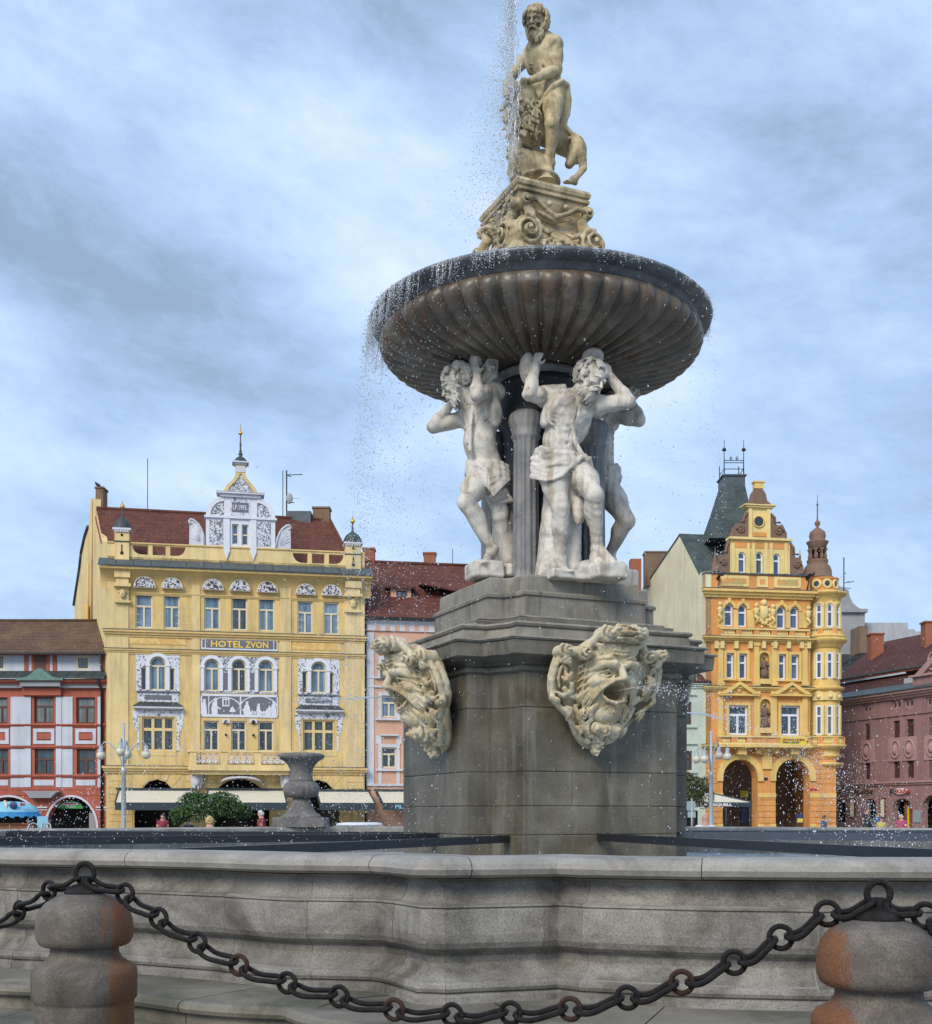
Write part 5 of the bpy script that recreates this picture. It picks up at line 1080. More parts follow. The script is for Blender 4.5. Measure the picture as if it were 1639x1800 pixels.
# ------------------------------------------------ hotel
HF=Fac(g2(189,75.0),g2(641,78.2)); HB=thing('hotel_building',(HF.o.x,HF.o.y,0),'yellow hotel with white and grey painted gable and small corner turrets','building')
def hotel():
    F=HF; Wd=F.w
    top1=[(238,268,1044,1104),(288,316,1045.5,1105),(359,387,1048,1107),(407,435,1049.5,1108),(455,483,1051,1109.5),(523,550,1056,1113.5),(569,596,1058.5,1115.5)]
    arch2=[(359,386,1158,1215),(407,433,1159,1216),(454,481,1160,1217)]
    sideA=[(248,257.5,1174,1213),(263,292,1154,1213.5),(298,307,1175,1213.5)]; sideB=[(531.5,540,1180,1218),(546.5,574,1163,1218.5),(578.5,586.5,1183,1219)]
    win1=[(358,385,1267,1320),(406,433,1267.5,1320.5),(454,481,1268,1321)]
    g1=(250,306,1261,1320); g2_=(533,588,1266,1321)
    R_=lambda q:F.rect(*q)
    holes=[R_(q) for q in top1]+[(*R_(q),(R_(q)[1]-R_(q)[0])/2) for q in arch2]
    for grp in (sideA,sideB):
        holes+=[R_(grp[0]),(*R_(grp[1]),(R_(grp[1])[1]-R_(grp[1])[0])/2),R_(grp[2])]
    holes+=[R_(q) for q in win1]+[R_(g1),R_(g2_)]
    zc=F.uv(400,1347)[1]; a1=F.rect(236,316,1370,1480); a2=F.rect(368,474,1369,1480); a3=F.rect(545,598,1371,1480); a1=(a1[0],a1[1],.4,a1[3]); 
    arches=[(a1[0],a1[1],.4,a1[3],2.2),(a2[0],a2[1],.4,a2[3],1.9),(F.u(520),F.u(599),.4,a3[3],2.2)]
    ztop=F.uv(400,963)[1]
    zb0=F.uv(230,987)[1]
    mb=MB(); wall(mb,F,0,Wd,zc,zb0+.3,holes,.22); mb.build('wall','hotel_yellow',HB)
    mb=MB(); wall(mb,F,0,Wd,0,zc,arches,.6)
    # grooves of the rusticated ground floor as thin raised courses
    mb.build('ground_floor_wall','hotel_yellow',HB)
    mb=MB()
    for k in range(12):
        z=zc-.55-.42*k
        for (u0,u1) in ((0,arches[0][0]),(arches[0][1],arches[1][0]),(arches[1][1],arches[2][0]),(arches[2][1],Wd)):
            if z>arches[0][3]-.05: continue
            u0_=u0+.1; u1_=u1-.1-(.8 if z>2.6 else 0)*0; mb.fbox(F,u0_,u1_,z,z+.36,-.01,.035)
    for (a,b,_,zt,rise) in arches:
        um=(a+b)/2; hw=(b-a)/2
        for i in range(11):
            t0=math.pi*(i+.06)/11; t1=math.pi*(i+.94)/11; r1=hw+.05; r2=hw+1.0
            P=[(um+math.cos(t)*r*1.0,zt-rise+math.sin(t)*(rise+(r-hw))*1.0) for t,r in((t0,r1),(t1,r1),(t1,r2),(t0,r2))]
            mb.fpoly(F,P,-.01,.03)
    mb.build('arch_blocks','hotel_yellow',HB)
    # body behind: side wall to the left with firewall gable, right side, back
    mb=MB(); D=15.0; q=lambda u,z,o:F.p(u,z,o)
    sA=Vector((HF.o.x,HF.o.y)); sB=Vector((-29.1,89.6)); sv=(sB-sA)
    def sq(t,z,ins=0): p=sA+sv*t+Vector((sv.y,-sv.x)).normalized()*ins; return (p.x,p.y,z)
    def tz(px,py):       # point of the slanting side plane seen at a pixel
        r=(px-CX)/FPX; t=(r*sA.y-sA.x)/(sv.x-r*sv.y); return t,EYE+(HY-py)/FPX*(sA.y+sv.y*t)
    side=[(0,0),(0,tz(189,952)[1]),tz(180,952),tz(168.5,905),tz(168,877),tz(160.5,875),tz(158,898),tz(156,927),tz(150,945),tz(144,973),tz(141,1000),(1,tz(131.7,1064)[1]),(1,0)]
    n=len(side); th=.35
    vs=[sq(t,z) for t,z in side]+[sq(t,z,th) for t,z in side]
    mb.add(vs,[tuple(range(n)),tuple(range(2*n-1,n-1,-1))]+[(i,i+n,(i+1)%n+n,(i+1)%n) for i in range(n)],0)
    sw=mb.build('side_wall','cream_wall' if 0 else 'hotel_pale',HB)
    mb=MB()
    for (x,y0,y1_) in((163,880,1090),(157,990,1090)): a=tz(x,y0); mb.tube([sq(a[0],a[1],-.08),sq(a[0],tz(x,y1_)[1],-.08)],.06,6)
    a=tz(158.5,1076); mb.box(tuple(Vector(sq(a[0],a[1],-.1))-Vector((.35,.2,.6))),tuple(Vector(sq(a[0],a[1],-.1))+Vector((.0,.2,.5)))); mb.build('downpipe','hotel_trim',sw)
    for a,b in zip(side[7:11],side[8:12]):
        mb=MB(); mb.tube([sq(a[0],a[1]+.05,-.05),sq(b[0],b[1]+.05,-.05)],.12,5); mb.build('verge_board','dark_slate',sw)
    mb=MB(); mb.fbox(F,-3,Wd,0,zb0,-15.0,-14.8); mb.fbox(F,Wd-.3,Wd,0,zb0+.5,-15.2,-.3); mb.fbox(F,.4,Wd-.4,zb0-.2,zb0,-15,-.3); mb.fbox(F,.4,Wd-.4,.05,.1,-2.0,-.3); mb.build('back_walls','hotel_yellow',HB)
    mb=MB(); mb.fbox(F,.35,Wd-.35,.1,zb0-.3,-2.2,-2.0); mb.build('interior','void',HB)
    # downpipes on the side wall
    # roof
    ze=ztop-1.6; rt=tz(168.5,893)[0]; A_f=Vector(sq(.02,ze,.05)); A_r=Vector(sq(rt,tz(168.5,893)[1],.05)); dr=A_r.y-A_f.y
    B_f=Vector(q(Wd-.2,ze,-.4)); B_r=W(580,914,A_r.y+3.0); zr=A_r.z; A_b=Vector(sq(.95,ze-2,.3)); B_b=Vector(q(Wd-.2,ze-2,-14))
    mb=MB(); roofpl(mb,[A_f,B_f,B_r,A_r]); roofpl(mb,[A_r,B_r,B_b,A_b]); roofpl(mb,[B_f,B_b,B_r])
    rf=mb.build('roof','tiles_dark_red',HB)
    mb=MB(); mb.tube([A_r.lerp(B_r,i/30) for i in range(31)],.12,8); mb.tube([B_r,B_f],.12,6); mb.build('ridge_tiles','tiles_dark_red',rf)
    mb=MB(); t0,t1=tz(179,952)[0],tz(169,908)[0]; roofpl(mb,[sq(t0,tz(179,952)[1]+.03,-.05),sq(t0,tz(179,952)[1]+.03,.5),sq(t1,tz(169,908)[1]+.03,.5),sq(t1,tz(169,908)[1]+.03,-.05)],th=.2); mb.build('verge_tiles','tiles_orange',rf)
    chimney(168,181,858,900,A_r.y+.3,'old_brick',rf); chimney(550,579,893,925,B_r.y-.2,'old_brick',rf); 
    mb=MB(); mb.box(tuple(W(503,914,B_r.y-.6)-Vector((0,0,.6))),tuple(W(551,907,B_r.y+.8)),0); mb.build('roof_hatch','slate_metal',rf)
    # snow guards: pale boards along the eaves seen through the parapet
    # parapet with openings
    mb=MB(); zp=lambda x,y:F.uv(x,y)[1]
    oL=F.rect(233,326,960,976); oR=F.rect(515,604,973.5,990.5); rl=lambda o:(o[0],o[1],o[2],o[3])
    u0p,u1p=0,Wd
    def openings(o):
        a,b,c,d=o; third=(b-a)/3; pw=.14; r=[]
        return [(a,a+third-pw,c,d),(a+third+pw,a+2*third-pw,c,d),(a+2*third+pw,b,c,d)]
    hs=openings(oL)+openings(oR)
    wall(mb,F,0,Wd,zb0+.1,ztop,hs,.3); wall(mb,F,0,Wd,zb0+.1,ztop,hs,0,out=-.3)
    for (o,sg) in((oL,-1),(oR,1)):      # rounded lower corner at the outer and inner ends
        for (h,sd) in((openings(o)[0],-1),(openings(o)[2],1)):
            a,b,c,d=h; rr=(d-c)*.95; cx_=(a+rr if sd<0 else b-rr)
            pts=[((a if sd<0 else b),c)]+[(cx_+sd*rr*math.cos(t),c+rr-rr*math.sin(t)) for t in [i*math.pi/12 for i in range(7)]]
            mb.fpoly(F,pts,-.29,-.003)
    mb.fbox(F,-.02,Wd+.02,ztop,ztop+.09,-.36,.07,1)
    mb.build('parapet',['hotel_pale','hotel_trim'],HB)
    # slate strip of the cornice and soffit cove
    mb=MB(); k=16; zt=zb0+.15; z1=F.uv(400,1007)[1]
    for i in range(k):
        a=-.5+(Wd+1.0)*i/k; b=-.5+(Wd+1.0)*(i+1)/k-.03
        mb.hexa([q(a,z1,.95),q(b,z1,.95),q(b,zt-.1,-.0),q(a,zt-.1,-.0),q(a,z1+.06,.97),q(b,z1+.06,.97),q(b,zt+.02,-.0),q(a,zt+.02,-.0)],0)
        mb.fbox(F,b,b+.03,z1+.0,z1+.1,.9,.98,0)
    mb.build('cornice_roof','slate_metal',HB)
    mb=MB(); hh=1.15; N_=8
    pr=[(.88-.0,z1)]+[(.85*(1-math.sin(i*math.pi/2/N_)),z1-.14-hh*(1-math.cos(i*math.pi/2/N_))) for i in range(N_+1)]
    rs=[[q(-.4,z,o) for o,z in [(0.0,z1)]+pr+[(0,z1-.14-hh)]],[q(Wd+.4,z,o) for o,z in [(0.0,z1)]+pr+[(0,z1-.14-hh)]]]
    mb.rings(rs,True,True); mb.build('cornice','hotel_trim',HB)
    # lunettes in the cove
    lw=[(236,272,1014,1032),(285,320,1016,1033.5),(357,392,1018,1036),(405,439,1020,1038),(453,487,1022.5,1040.5),(521,554,1027,1044.5),(567,600,1028.5,1046)]
    for i,r_ in enumerate(lw):
        u0,u1,z0,z3=F.rect(*r_,.35)
        mb=MB(); P=[(u0,z0)]+[(a,b) for a,b in arc(u0,u1,z0,z3,12)][::-1]; mb.fpoly(F,arc(u0-.06,u1+.06,z0-.03,z3+.06,12),.1,.34,1); mb.fpoly(F,arc(u0,u1,z0,z3,12),.3,.36,0); mb.build('lunette',['sgraffito_lunette','frame_cream'],HB)
    # string courses
    def band(y0,y1_,h,o,nm,mat='hotel_trim',x0=186,x1=640,cap=True):
        u0,z=F.uv(x0,y0); u1,z_=F.uv(x1,y1_); zz_=(z+z_)/2; ledge(F,nm,HB,[mat,'slate_metal'],u0,u1,zz_,h,o,3,cap)
    band(1041,1054,.18,.10,'string_course',cap=False,x0=226,x1=606); band(1105,1121,.42,.28,'string_course'); band(1139,1152,.32,.18,'string_course'); band(1346.5,1350,.45,.35,'string_course')
    # pilaster strips
    mb=MB()
    for (x0,x1) in((189,226),(337,352),(492,512),(606,641)): mb.fbox(F,F.u(x0),F.u(x1),zc,z1-.7,-.01,.07)
    for (x0,x1) in ((197,216),): pass
    zz0=F.uv(300,1100)[1]
    for k_ in range(23):
        z=zc+.6+k_*.52
        for (x0,x1) in((227,246),(309,336),(514,530),(590,605)):
            if F.uv(300,1220)[1]-.2<z<F.uv(300,1150)[1] or z>z1-1.9: continue
            u0,u1=F.u(x0),F.u(x1); 
            mb.fbox(F,u0,u1,z,z+.03,-.01,.012)
    mb.build('pilasters','hotel_pale',HB)
    for (x0,x1,y0,y1_) in((201,229,1003,1058),(607,636,1022,1075)):
        mb=MB(); u0,u1,z0,z3=F.rect(x0,x1,y0,y1_,.5); hgt=z3-z0
        mb.fbox(F,u0,u1,z3-hgt*.22,z3,0,.62); mb.fbox(F,u0+.1,u1-.1,z3-hgt*.4,z3-hgt*.2,0,.5); mb.fbox(F,u0-.04,u1+.04,z3-hgt*.5,z3-hgt*.4,0,.55); mb.fbox(F,u0+.12,u1-.12,z0+.1,z3-hgt*.5,0,.22); mb.fbox(F,u0+.0,u1,z0,z0+.14,0,.3)
        c=F.p((u0+u1)/2,z0+hgt*.26,.32); mb.sphere(c,.24,12,8,sq=(.8,.6,1)); mb.sphere((c[0],c[1]-.12,c[2]+.03),.07,8,6); mb.tube([F.p((u0+u1)/2-.25,c[2]+.12,.3),F.p((u0+u1)/2,c[2]+.26,.34),F.p((u0+u1)/2+.25,c[2]+.12,.3)],.08,6); mb.build('corner_bracket','hotel_pale',HB)
    # relief frieze
    for r_ in((227,328,1117,1133),(515,600,1128,1143)):
        mb=MB(); u0,u1,z0,z3=F.rect(*r_); mb.fbox(F,u0,u1,z0,z3,-.01,.03); mb.build('relief_frieze','stucco_relief',HB)
    # windows
    for i,r_ in enumerate(top1): window(HB,F,*R_(r_),pane='pane_curtain' if i!=3 else 'pane_dark',tr=.36)
    for i,r_ in enumerate(arch2): u=R_(r_); window(HB,F,*u,rise=(u[1]-u[0])/2,tr=.30,pane='pane_curtain' if i!=1 else 'pane_dark')
    for g_ in (sideA,sideB):
        window(HB,F,*R_(g_[0]),style='P',fw=.06,pane='pane_dark'); window(HB,F,*R_(g_[2]),style='P',fw=.06,pane='pane_dark'); u=R_(g_[1]); window(HB,F,*u,rise=(u[1]-u[0])/2,tr=.28)
    for r_ in win1: window(HB,F,*R_(r_),pane='pane_dark',tr=.30)
    window(HB,F,*R_(g1),style='6',pane='pane_dark',frame='hotel_pale',tr=.36); window(HB,F,*R_(g2_),style='6',pane='pane_dark',frame='hotel_pale',tr=.36)
    # painted surrounds: grey and white sgraffito sheets with the window openings cut out
    def sheet(nm,rect,holes_,mat,o=.03,extra=None):
        u0,u1,z0,z3=F.rect(*rect); mb=MB(); hh_=[(a[0]-.0,a[1]+.0,a[2],a[3],*(a[4:])) for a in holes_]
        wall(mb,F,u0,u1,z0,z3,hh_,o+.01,out=o)
        for (a,b,c,d) in((u0,u0+.001,z0,z3),(u1-.001,u1,z0,z3)): pass
        mb.fbox(F,u0,u1,z3,z3+.02,-.01,o); 
        return mb.build(nm,mat,HB)
    ah=[(*R_(q_),(R_(q_)[1]-R_(q_)[0])/2) for q_ in arch2]
    sheet('painted_surround',(352,489,1149,1219),ah,'sgraffito_busy')
    for grp,rc_ in((sideA,(239,316,1144,1216)),(sideB,(524,597,1154,1221))):
        hh_=[R_(grp[0]),(*R_(grp[1]),(R_(grp[1])[1]-R_(grp[1])[0])/2),R_(grp[2])]; sheet('painted_surround',rc_,hh_,'sgraffito_light')
    # white architraves round arched windows
    for q_ in arch2+[sideA[1],sideB[1]]:
        a,b,c,d=R_(q_); mb=MB(); w_=.22; r=(b-a)/2; ou=arc(a-w_,b+w_,d-r,d+w_,12); inn=arc(a,b,d-r,d,12)
        for i in range(12): mb.add([F.p(*ou[i],.10),F.p(*ou[i+1],.10),F.p(*inn[i+1],.10),F.p(*inn[i],.10)],[(0,1,2,3)]); mb.add([F.p(*ou[i],.10),F.p(*ou[i+1],.10),F.p(*ou[i+1],.02),F.p(*ou[i],.02)],[(0,1,2,3)])
        for s_ in((a-w_,a),(b,b+w_)): mb.fbox(F,s_[0],s_[1],c-.0,d-r,.02,.10); mb.fbox(F,s_[0]-.05,s_[1]+.05,d-r-.12,d-r,.02,.14)
        mb.build('white_architrave','sgraffito_white',HB)
    # grey slots between the arches
    mb=MB()
    for (x0,x1) in((393,401),(441,449)): pbox(mb,F,x0,x1,1183,1213,.02,.04)
    mb.build('grey_slots','sgraffito_grey',HB)
    # mural panel of pale figures on grey
    u0,u1,z0,z3=F.rect(353,489,1221,1261); mb=MB(); mb.fbox(F,u0,u1,z0,z3,-.01,.04,0); K=(u1-u0)/532.0; kz=(z3-z0)/163.0; T=lambda x,y:(u0+(x-128)*K,z3-(y-545)*kz)
    for (a,b,c,d) in((128,658,545,560),(128,658,690,708),(128,138,545,708),(650,658,545,708)): mb.fbox(F,T(a,0)[0],T(b,0)[0],T(0,d)[1],T(0,c)[1],.0,.06,1)
    for (c0,wd) in((395,10),(180,6)): mb.fbox(F,T(c0,0)[0],T(c0+wd,0)[0],T(0,690)[1],T(0,560)[1],.0,.05,1)
    for (cx_,r) in((290,105),(525,125)):
        for i in range(12):
            a0_,a1_=math.pi*i/12,math.pi*(i+1)/12; P=[T(cx_+math.cos(t)*rr,640-math.sin(t)*rr*.66) for t,rr in((a0_,r),(a1_,r),(a1_,r+9),(a0_,r+9))]; mb.fpoly(F,P,.0,.052,1)
    def fig(x,y,h,lean=0,arm=None,wd=.30):
        P=[(x-h*wd*.5,y),(x-h*wd*.62,y-h*.35),(x-h*.14+lean*.6,y-h*.72),(x-h*.05+lean,y-h*.80),(x+h*.09+lean,y-h*.78),(x+h*wd*.45+lean*.4,y-h*.5),(x+h*wd*.6,y)]
        mb.fpoly(F,[T(*p) for p in P],.0,.055,1); c=T(x+lean,y-h*.88); mb.fpoly(F,[(c[0]+math.cos(t)*h*.10*K,c[1]+math.sin(t)*h*.11*kz) for t in [i*.7 for i in range(9)]],.0,.056,1)
        if arm: mb.fpoly(F,[T(x+lean*.7-h*.05,y-h*.62),T(x+arm*h,y-h*.35),T(x+arm*h,y-h*.28),T(x+lean*.5-h*.05,y-h*.45)],.0,.057,1)
    fig(222,690,120,8,.35); fig(445,690,98,0,-.35,.45); fig(525,690,85,0,.2); fig(590,690,70,10,-.2,.5); fig(630,690,105,0,-.5); fig(152,690,110,0)
    mb.fpoly(F,[T(*p) for p in((322,672),(335,640),(345,630),(355,645),(370,672))],.0,.055,1); mb.fbox(F,T(275,0)[0],T(324,0)[0],T(0,632)[1],T(0,575)[1],0,.055,1); 
    for x in(284,303): mb.fbox(F,T(x,0)[0],T(x+13,0)[0],T(0,622)[1],T(0,585)[1],0,.062,0)
    for x in(480,495,540,560): c=T(x,675); mb.fpoly(F,[(c[0]+math.cos(t)*.12,c[1]+math.sin(t)*.12) for t in [i*.8 for i in range(8)]],.0,.058,1)
    mb.build('mural',['sgraffito_grey','sgraffito_white'],HB)
    # side aprons, slate hoods, painted surround below
    for (r1,r2,r3) in(((242,314,1217,1234),(234,323,1235,1248),(233,324,1249,1320)),((525,596,1223,1240),(519,604,1240,1254),(518,604,1255,1321))):
        mb=MB(); u0,u1,z0,z3=F.rect(*r1); mb.fbox(F,u0,u1,z0,z3,0,.05,0); mb.fbox(F,u0+(u1-u0)*.17,u1-(u1-u0)*.17,z0+(z3-z0)*.22,z3-(z3-z0)*.3,0,.07,1); mb.fbox(F,u0-.05,u1+.05,z3,z3+.07,0,.16,1)
        mb.build('apron_panel',['sgraffito_light','sgraffito_grey'],HB)
        mb=MB(); u0,u1,z0,z3=F.rect(*r2); zm=z0+(z3-z0)*.42
        mb.hexa([q(u0,zm,.45),q(u1,zm,.45),q(u1-.25,zm,0),q(u0+.25,zm,0),q(u0+.02,zm+.03,.45),q(u1-.02,zm+.03,.45),q(u1-.35,z3,0),q(u0+.35,z3,0)],1)
        mb.fbox(F,u0+.05,u1-.05,zm-.12,zm-.001,-.01,.42,0); mb.fbox(F,u0+.15,u1-.15,z0,zm-.121,-.01,.25,0)
        mb.build('window_hood',['white_plaster','dark_slate'],HB)
        hole=R_(g1) if r1[0]<400 else R_(g2_); a=F.rect(*r3); hole=(hole[0]-.16,hole[1]+.16,hole[2]-.3,hole[3]+.06)
        mb=MB(); b0=F.uv(r3[0]+8,r3[3])[0]; b1=F.uv(r3[1]-8,r3[3])[0]; wall(mb,F,b0,b1,hole[2]+.3,a[3],[hole],.04,out=.03)
        zq=a[2]+(a[3]-a[2])*.52
        mb.fpoly(F,[(a[0],a[3]),(b0,a[3]),(b0,zq-.2),(a[0]+.08,zq+.3)],0,.03); mb.fpoly(F,[(b1,a[3]),(a[1],a[3]),(a[1]-.08,zq+.3),(b1,zq-.2)],0,.03)
        mb.build('painted_surround','sgraffito_light',HB)
    # sign
    u0,u1,z0,z3=F.rect(354,488,1121.5,1144.5); mb=MB(); mb.fbox(F,u0,u1,z0+.05,z3-.05,0,.06,0); mb.fbox(F,u0+.28,u1-.28,z0+.16,z3-.16,0,.08,1)
    for s_,uu in((-1,u0+.14),(1,u1-.14)):
        for zz_ in(z0+.25,(z0+z3)/2,z3-.25): mb.fpoly(F,[(uu+math.cos(t)*.10,zz_+math.sin(t)*.10) for t in [i*.9 for i in range(7)]],0,.07,1)
    sg=mb.build('sign',['sgraffito_white','sgraffito_grey'],HB)
    ftext(F,'HOTEL',(u0*.665+u1*.335),(z0+z3)/2-.20,.09,.56,'gold_letters',sg,.012,w=2.0); ftext(F,'ZVON',(u0*.275+u1*.725),(z0+z3)/2-.20,.09,.56,'gold_letters',sg,.012,w=1.45)
    # white capitals between first-floor windows
    mb=MB()
    for (x0,x1) in((391,404),(439,452)):
        u0,u1,z0,z3=F.rect(x0,x1,1264.5,1274); mb.fbox(F,u0,u1,z0+.1,z3,0,.12,0); mb.sphere(F.p((u0+u1)/2,z0+.15,.1),.14,8,6,mi=1)
        mb.sphere(F.p((u0+u1)/2,F.uv(397,1292)[1],.15),.09,8,6,mi=1)
    mb.build('small_capitals',['sgraffito_white','black_metal'],HB)
    # balcony
    u0,u1=F.u(334,1),F.u(512,1); zt_=F.uv(420,1320,1)[1]; zb_=F.uv(420,1345,1)[1]; bal=MB()
    bal.fbox(F,u0-.15,u1+.15,zt_-.09,zt_,.78,1.22,0); bal.fbox(F,u0-.15,u0+.2,zt_-.09,zt_,0,.78,0); bal.fbox(F,u1-.2,u1+.15,zt_-.09,zt_,0,.78,0)
    bal.fbox(F,u0-.1,u1+.1,zb_-.35,zb_,-.02,1.25,0); bal.fbox(F,u0+.1,u1-.1,zb_-.6,zb_-.35,-.02,1.0,0); bal.fbox(F,u0,u0+.1,zb_,zt_-.09,0,1.0,0); bal.fbox(F,u1-.1,u1,zb_,zt_-.09,0,1.0,0)
    seg=(u1-u0)/3
    for i in range(4): bal.fbox(F,u0+seg*i-(.0 if i==0 else .2 if i<3 else .4),u0+seg*i+(.4 if i==0 else .2 if i<3 else 0),zb_,zt_-.09,.85,1.15,0)
    for i in range(3):
        for j in range(4):
            uc=u0+seg*i+seg*(.22+.185*j)
            for zz_,r in((zb_+.24,.14),(zt_-.32,.12)): bal.tube([F.p(uc+math.cos(t)*r*1.15,zz_+math.sin(t)*r,1.0) for t in [k_*math.pi/5 for k_ in range(10)]],.035,5,mi=1,closed=True)
            bal.sphere(F.p(uc,zb_+.2,1.02),.09,8,6,mi=1)
    bal.build('balcony',['hotel_pale','sgraffito_white'],HB)
    # eagles carrying the balcony
    for (x0,x1) in((336,355),(494,512)):
        u0,u1,z0,z3=F.rect(x0,x1,1360,1389,.4); um=(u0+u1)/2; h=z3-z0; mb=MB()
        mb.sphere(F.p(um,z3-h*.45,.45),.3,12,8,sq=(.8,.7,1.25)); mb.sphere(F.p(um,z3-h*.14,.62),.12,10,6); mb.tube([F.p(um,z3-h*.14,.7),F.p(um,z3-h*.2,.82)],[.05,.01],6)
        for s_ in(-1,1):
            mb.fpoly(F,[(um+s_*.12,z3-h*.2),(um+s_*.36,z3),(um+s_*.38,z3-h*.35),(um+s_*.26,z0+h*.1),(um+s_*.1,z0+h*.3)],.1,.4); mb.tube([F.p(um+s_*.1,z3-h*.7,.45),F.p(um+s_*.12,z0,.45)],.07,6)
        mb.build('eagle_bracket','white_plaster',HB)
    # glass canopy over the door
    u0,u1,z0,z3=F.rect(390,458,1359,1374,.6); mb=MB(); A=arc(u0,u1,z0,z3,12); B=arc(u0-.2,u1+.2,z0-.25,z3-.32,12)
    for i in range(12): mb.add([q(*A[i],.3),q(*A[i+1],.3),q(*B[i+1],1.3),q(*B[i],1.3)],[(0,1,2,3)],0); mb.add([q(A[i][0],A[i][1]-.05,.3),q(A[i+1][0],A[i+1][1]-.05,.3),q(B[i+1][0],B[i+1][1]-.05,1.3),q(B[i][0],B[i][1]-.05,1.3)],[(3,2,1,0)],0)
    mb.tube([F.p((u0+u1)/2+math.cos(t)*.42,(z0*.45+z3*.55)+math.sin(t)*.2,.95) for t in [i*math.pi/7 for i in range(14)]],.035,5,mi=1,closed=True)
    for dx in (-.15,.12): mb.tube([F.p((u0+u1)/2+dx+math.cos(t)*.14,(z0*.45+z3*.55)+math.sin(t)*.13,.95) for t in [i*math.pi/6 for i in range(10)]],.03,5,mi=1)
    mb.build('door_canopy',['white_plaster','black_metal'],HB)
    # turrets on the parapet ends
    for (x0,x1,yb,yt,nm) in((200,228.5,989,928,0),(607,636,1008,953,1)):
        o_=.15; u0,u1,z0,z3=F.rect(x0,x1,yt,yb,o_); um=(u0+u1)/2; hw=(u1-u0)/2-.05; c=F.p(um,0,-.35); mb=MB(); h=z3-z0
        mb.fbox(F,um-hw,um+hw,z0-.3,z3-h*.12,-.85,o_,0); mb.fbox(F,um-hw-.05,um+hw+.05,z0+h*.60,z0+h*.63,-.9,o_+.05,2); mb.fbox(F,um-hw-.02,um+hw+.02,z3-h*.12,z3-h*.05,-.87,o_+.02,0)
        mb.fbox(F,um-hw-.12,um+hw+.12,z3-h*.06,z3+h*.0,-.97,o_+.12,1)
        for j in range(6): uu=um-hw+.08+j*(2*hw-.16)/5; mb.fbox(F,uu-.05,uu+.05,z3-h*.12,z3-h*.06,o_,o_+.1,1)
        mb.fbox(F,um-.035,um+.035,z0+h*.28,z0+h*.52,o_,o_+.02,3); mb.fbox(F,um-.09,um+.09,z0+h*.24,z0+h*.32,o_,o_+.03,3); mb.sphere(F.p(um,z0+h*.8,o_),.085,8,6,mi=3)
        t_=mb.build('turret',['hotel_pale','white_plaster','dark_slate','void'],HB)
        mb=MB(); mb.lathe([(hw*1.35,0),(hw*1.32,.08),(hw*1.15,.30),(hw*.9,.52),(hw*.5,.68),(hw*.22,.76),(.09,.85),(.05,1.15),(.045,1.35)],(c[0],c[1],z3),20); mb.build('dome','dark_slate',t_)
        mb=MB(); mb.lathe([(.03,0),(.12,.06),(.15,.16),(.11,.27),(.035,.32),(.02,.5)],(c[0],c[1],z3+1.3),12); mb.build('ball_finial','gold',t_)
    # central gable
    GB=[]; q0=F.rect(362,484,907,961); zG0=ztop+.09; uL,uR=q0[0],q0[1]; z1_=F.uv(420,907)[1]; z2_=F.uv(420,874)[1]; z3_=F.uv(420,863.5)[1]; z4_=F.uv(420,833)[1]; z5_=F.uv(420,817)[1]
    z1_,z2_,z3_,z4_,z5_=[F.uv(420,y)[1] for y in (909,875,864.5,833,817)]
    wl=F.rect(408,419.5,921,957); wr=F.rect(425,437,922,958.5)
    mb=MB(); wall(mb,F,uL,uR,zG0,z1_,[wl,wr],.2); mb.fbox(F,uL,uL+.3,zG0,z1_,-.45,-.01); mb.fbox(F,uR-.3,uR,zG0,z1_,-.45,-.01); mb.fbox(F,uL,wl[0]-.05,zG0,z1_,-.45,-.25);mb.fbox(F,wr[1]+.05,uR,zG0,z1_,-.45,-.25);mb.fbox(F,wl[0]-.05,wr[1]+.05,wl[3]+.03,z1_,-.45,-.25)
    mb.fbox(F,uL-.1,uR+.1,z1_-.12,z1_+.02,-.5,.14)
    gb=mb.build('gable','sgraffito_white',HB)
    window(gb,F,*wl,style='T1',tr=.5,pane='pane_blue',fw=.08); window(gb,F,*wr,style='T1',tr=.5,pane='pane_blue',fw=.08)
    mb=MB()
    for r_ in((368,392,914,957),(452,476,918,960)):
        a=F.rect(*r_); mb.fbox(F,*a,0,.03,0)
    mb.build('gable_panel','sgraffito_busy',gb)
    mb=MB()
    for (x0,x1) in((393,404),(440,451)):
        u0,u1,_,_=F.rect(x0,x1,900,960); mb.fbox(F,u0,u1,zG0-.3,z1_,-.01,.09); mb.fpoly(F,[(u0,zG0-.3),((u0+u1)/2,zG0-.85),(u1,zG0-.3)],0,.10)
    mb.build('gable_pilasters','sgraffito_white',gb)
    uA,uB=F.u(394),F.u(452); mb=MB(); mb.fbox(F,uA,uB,z1_,z2_,-.45,.05,0)
    for s_ in(-1,1):
        uc=uA if s_<0 else uB; ue=uL if s_<0 else uR; r=abs(ue-uc)
        P=[(uc,z1_)]+[(uc+s_*r*math.cos(t),z1_+(z2_-z1_)*math.sin(t)) for t in [i*math.pi/20 for i in range(11)]]; mb.fpoly(F,P,-.4,0,1)
        for i in range(10):
            t0,t1=i*math.pi/20,(i+1)*math.pi/20; r2=r-.28; e=(z2_-z1_)
            mb.fpoly(F,[(uc+s_*rr*math.cos(t),z1_+(e if rr==r else e-.28)*math.sin(t)) for t,rr in((t0,r),(t1,r),(t1,r2),(t0,r2))],-.02,.08,0)
    mb.build('gable_middle',['sgraffito_white','sgraffito_busy'],gb)
    u0,u1,z0,z3=F.rect(408,437,884,901); mb=MB(); mb.fbox(F,u0-.1,u1+.1,z0-.25,z3+.35,.05,.07,1); mb.fbox(F,u0,u1,z0,z3,.06,.09,0); ins=mb.build('inscription_panel',['sgraffito_grey','sgraffito_light'],gb)
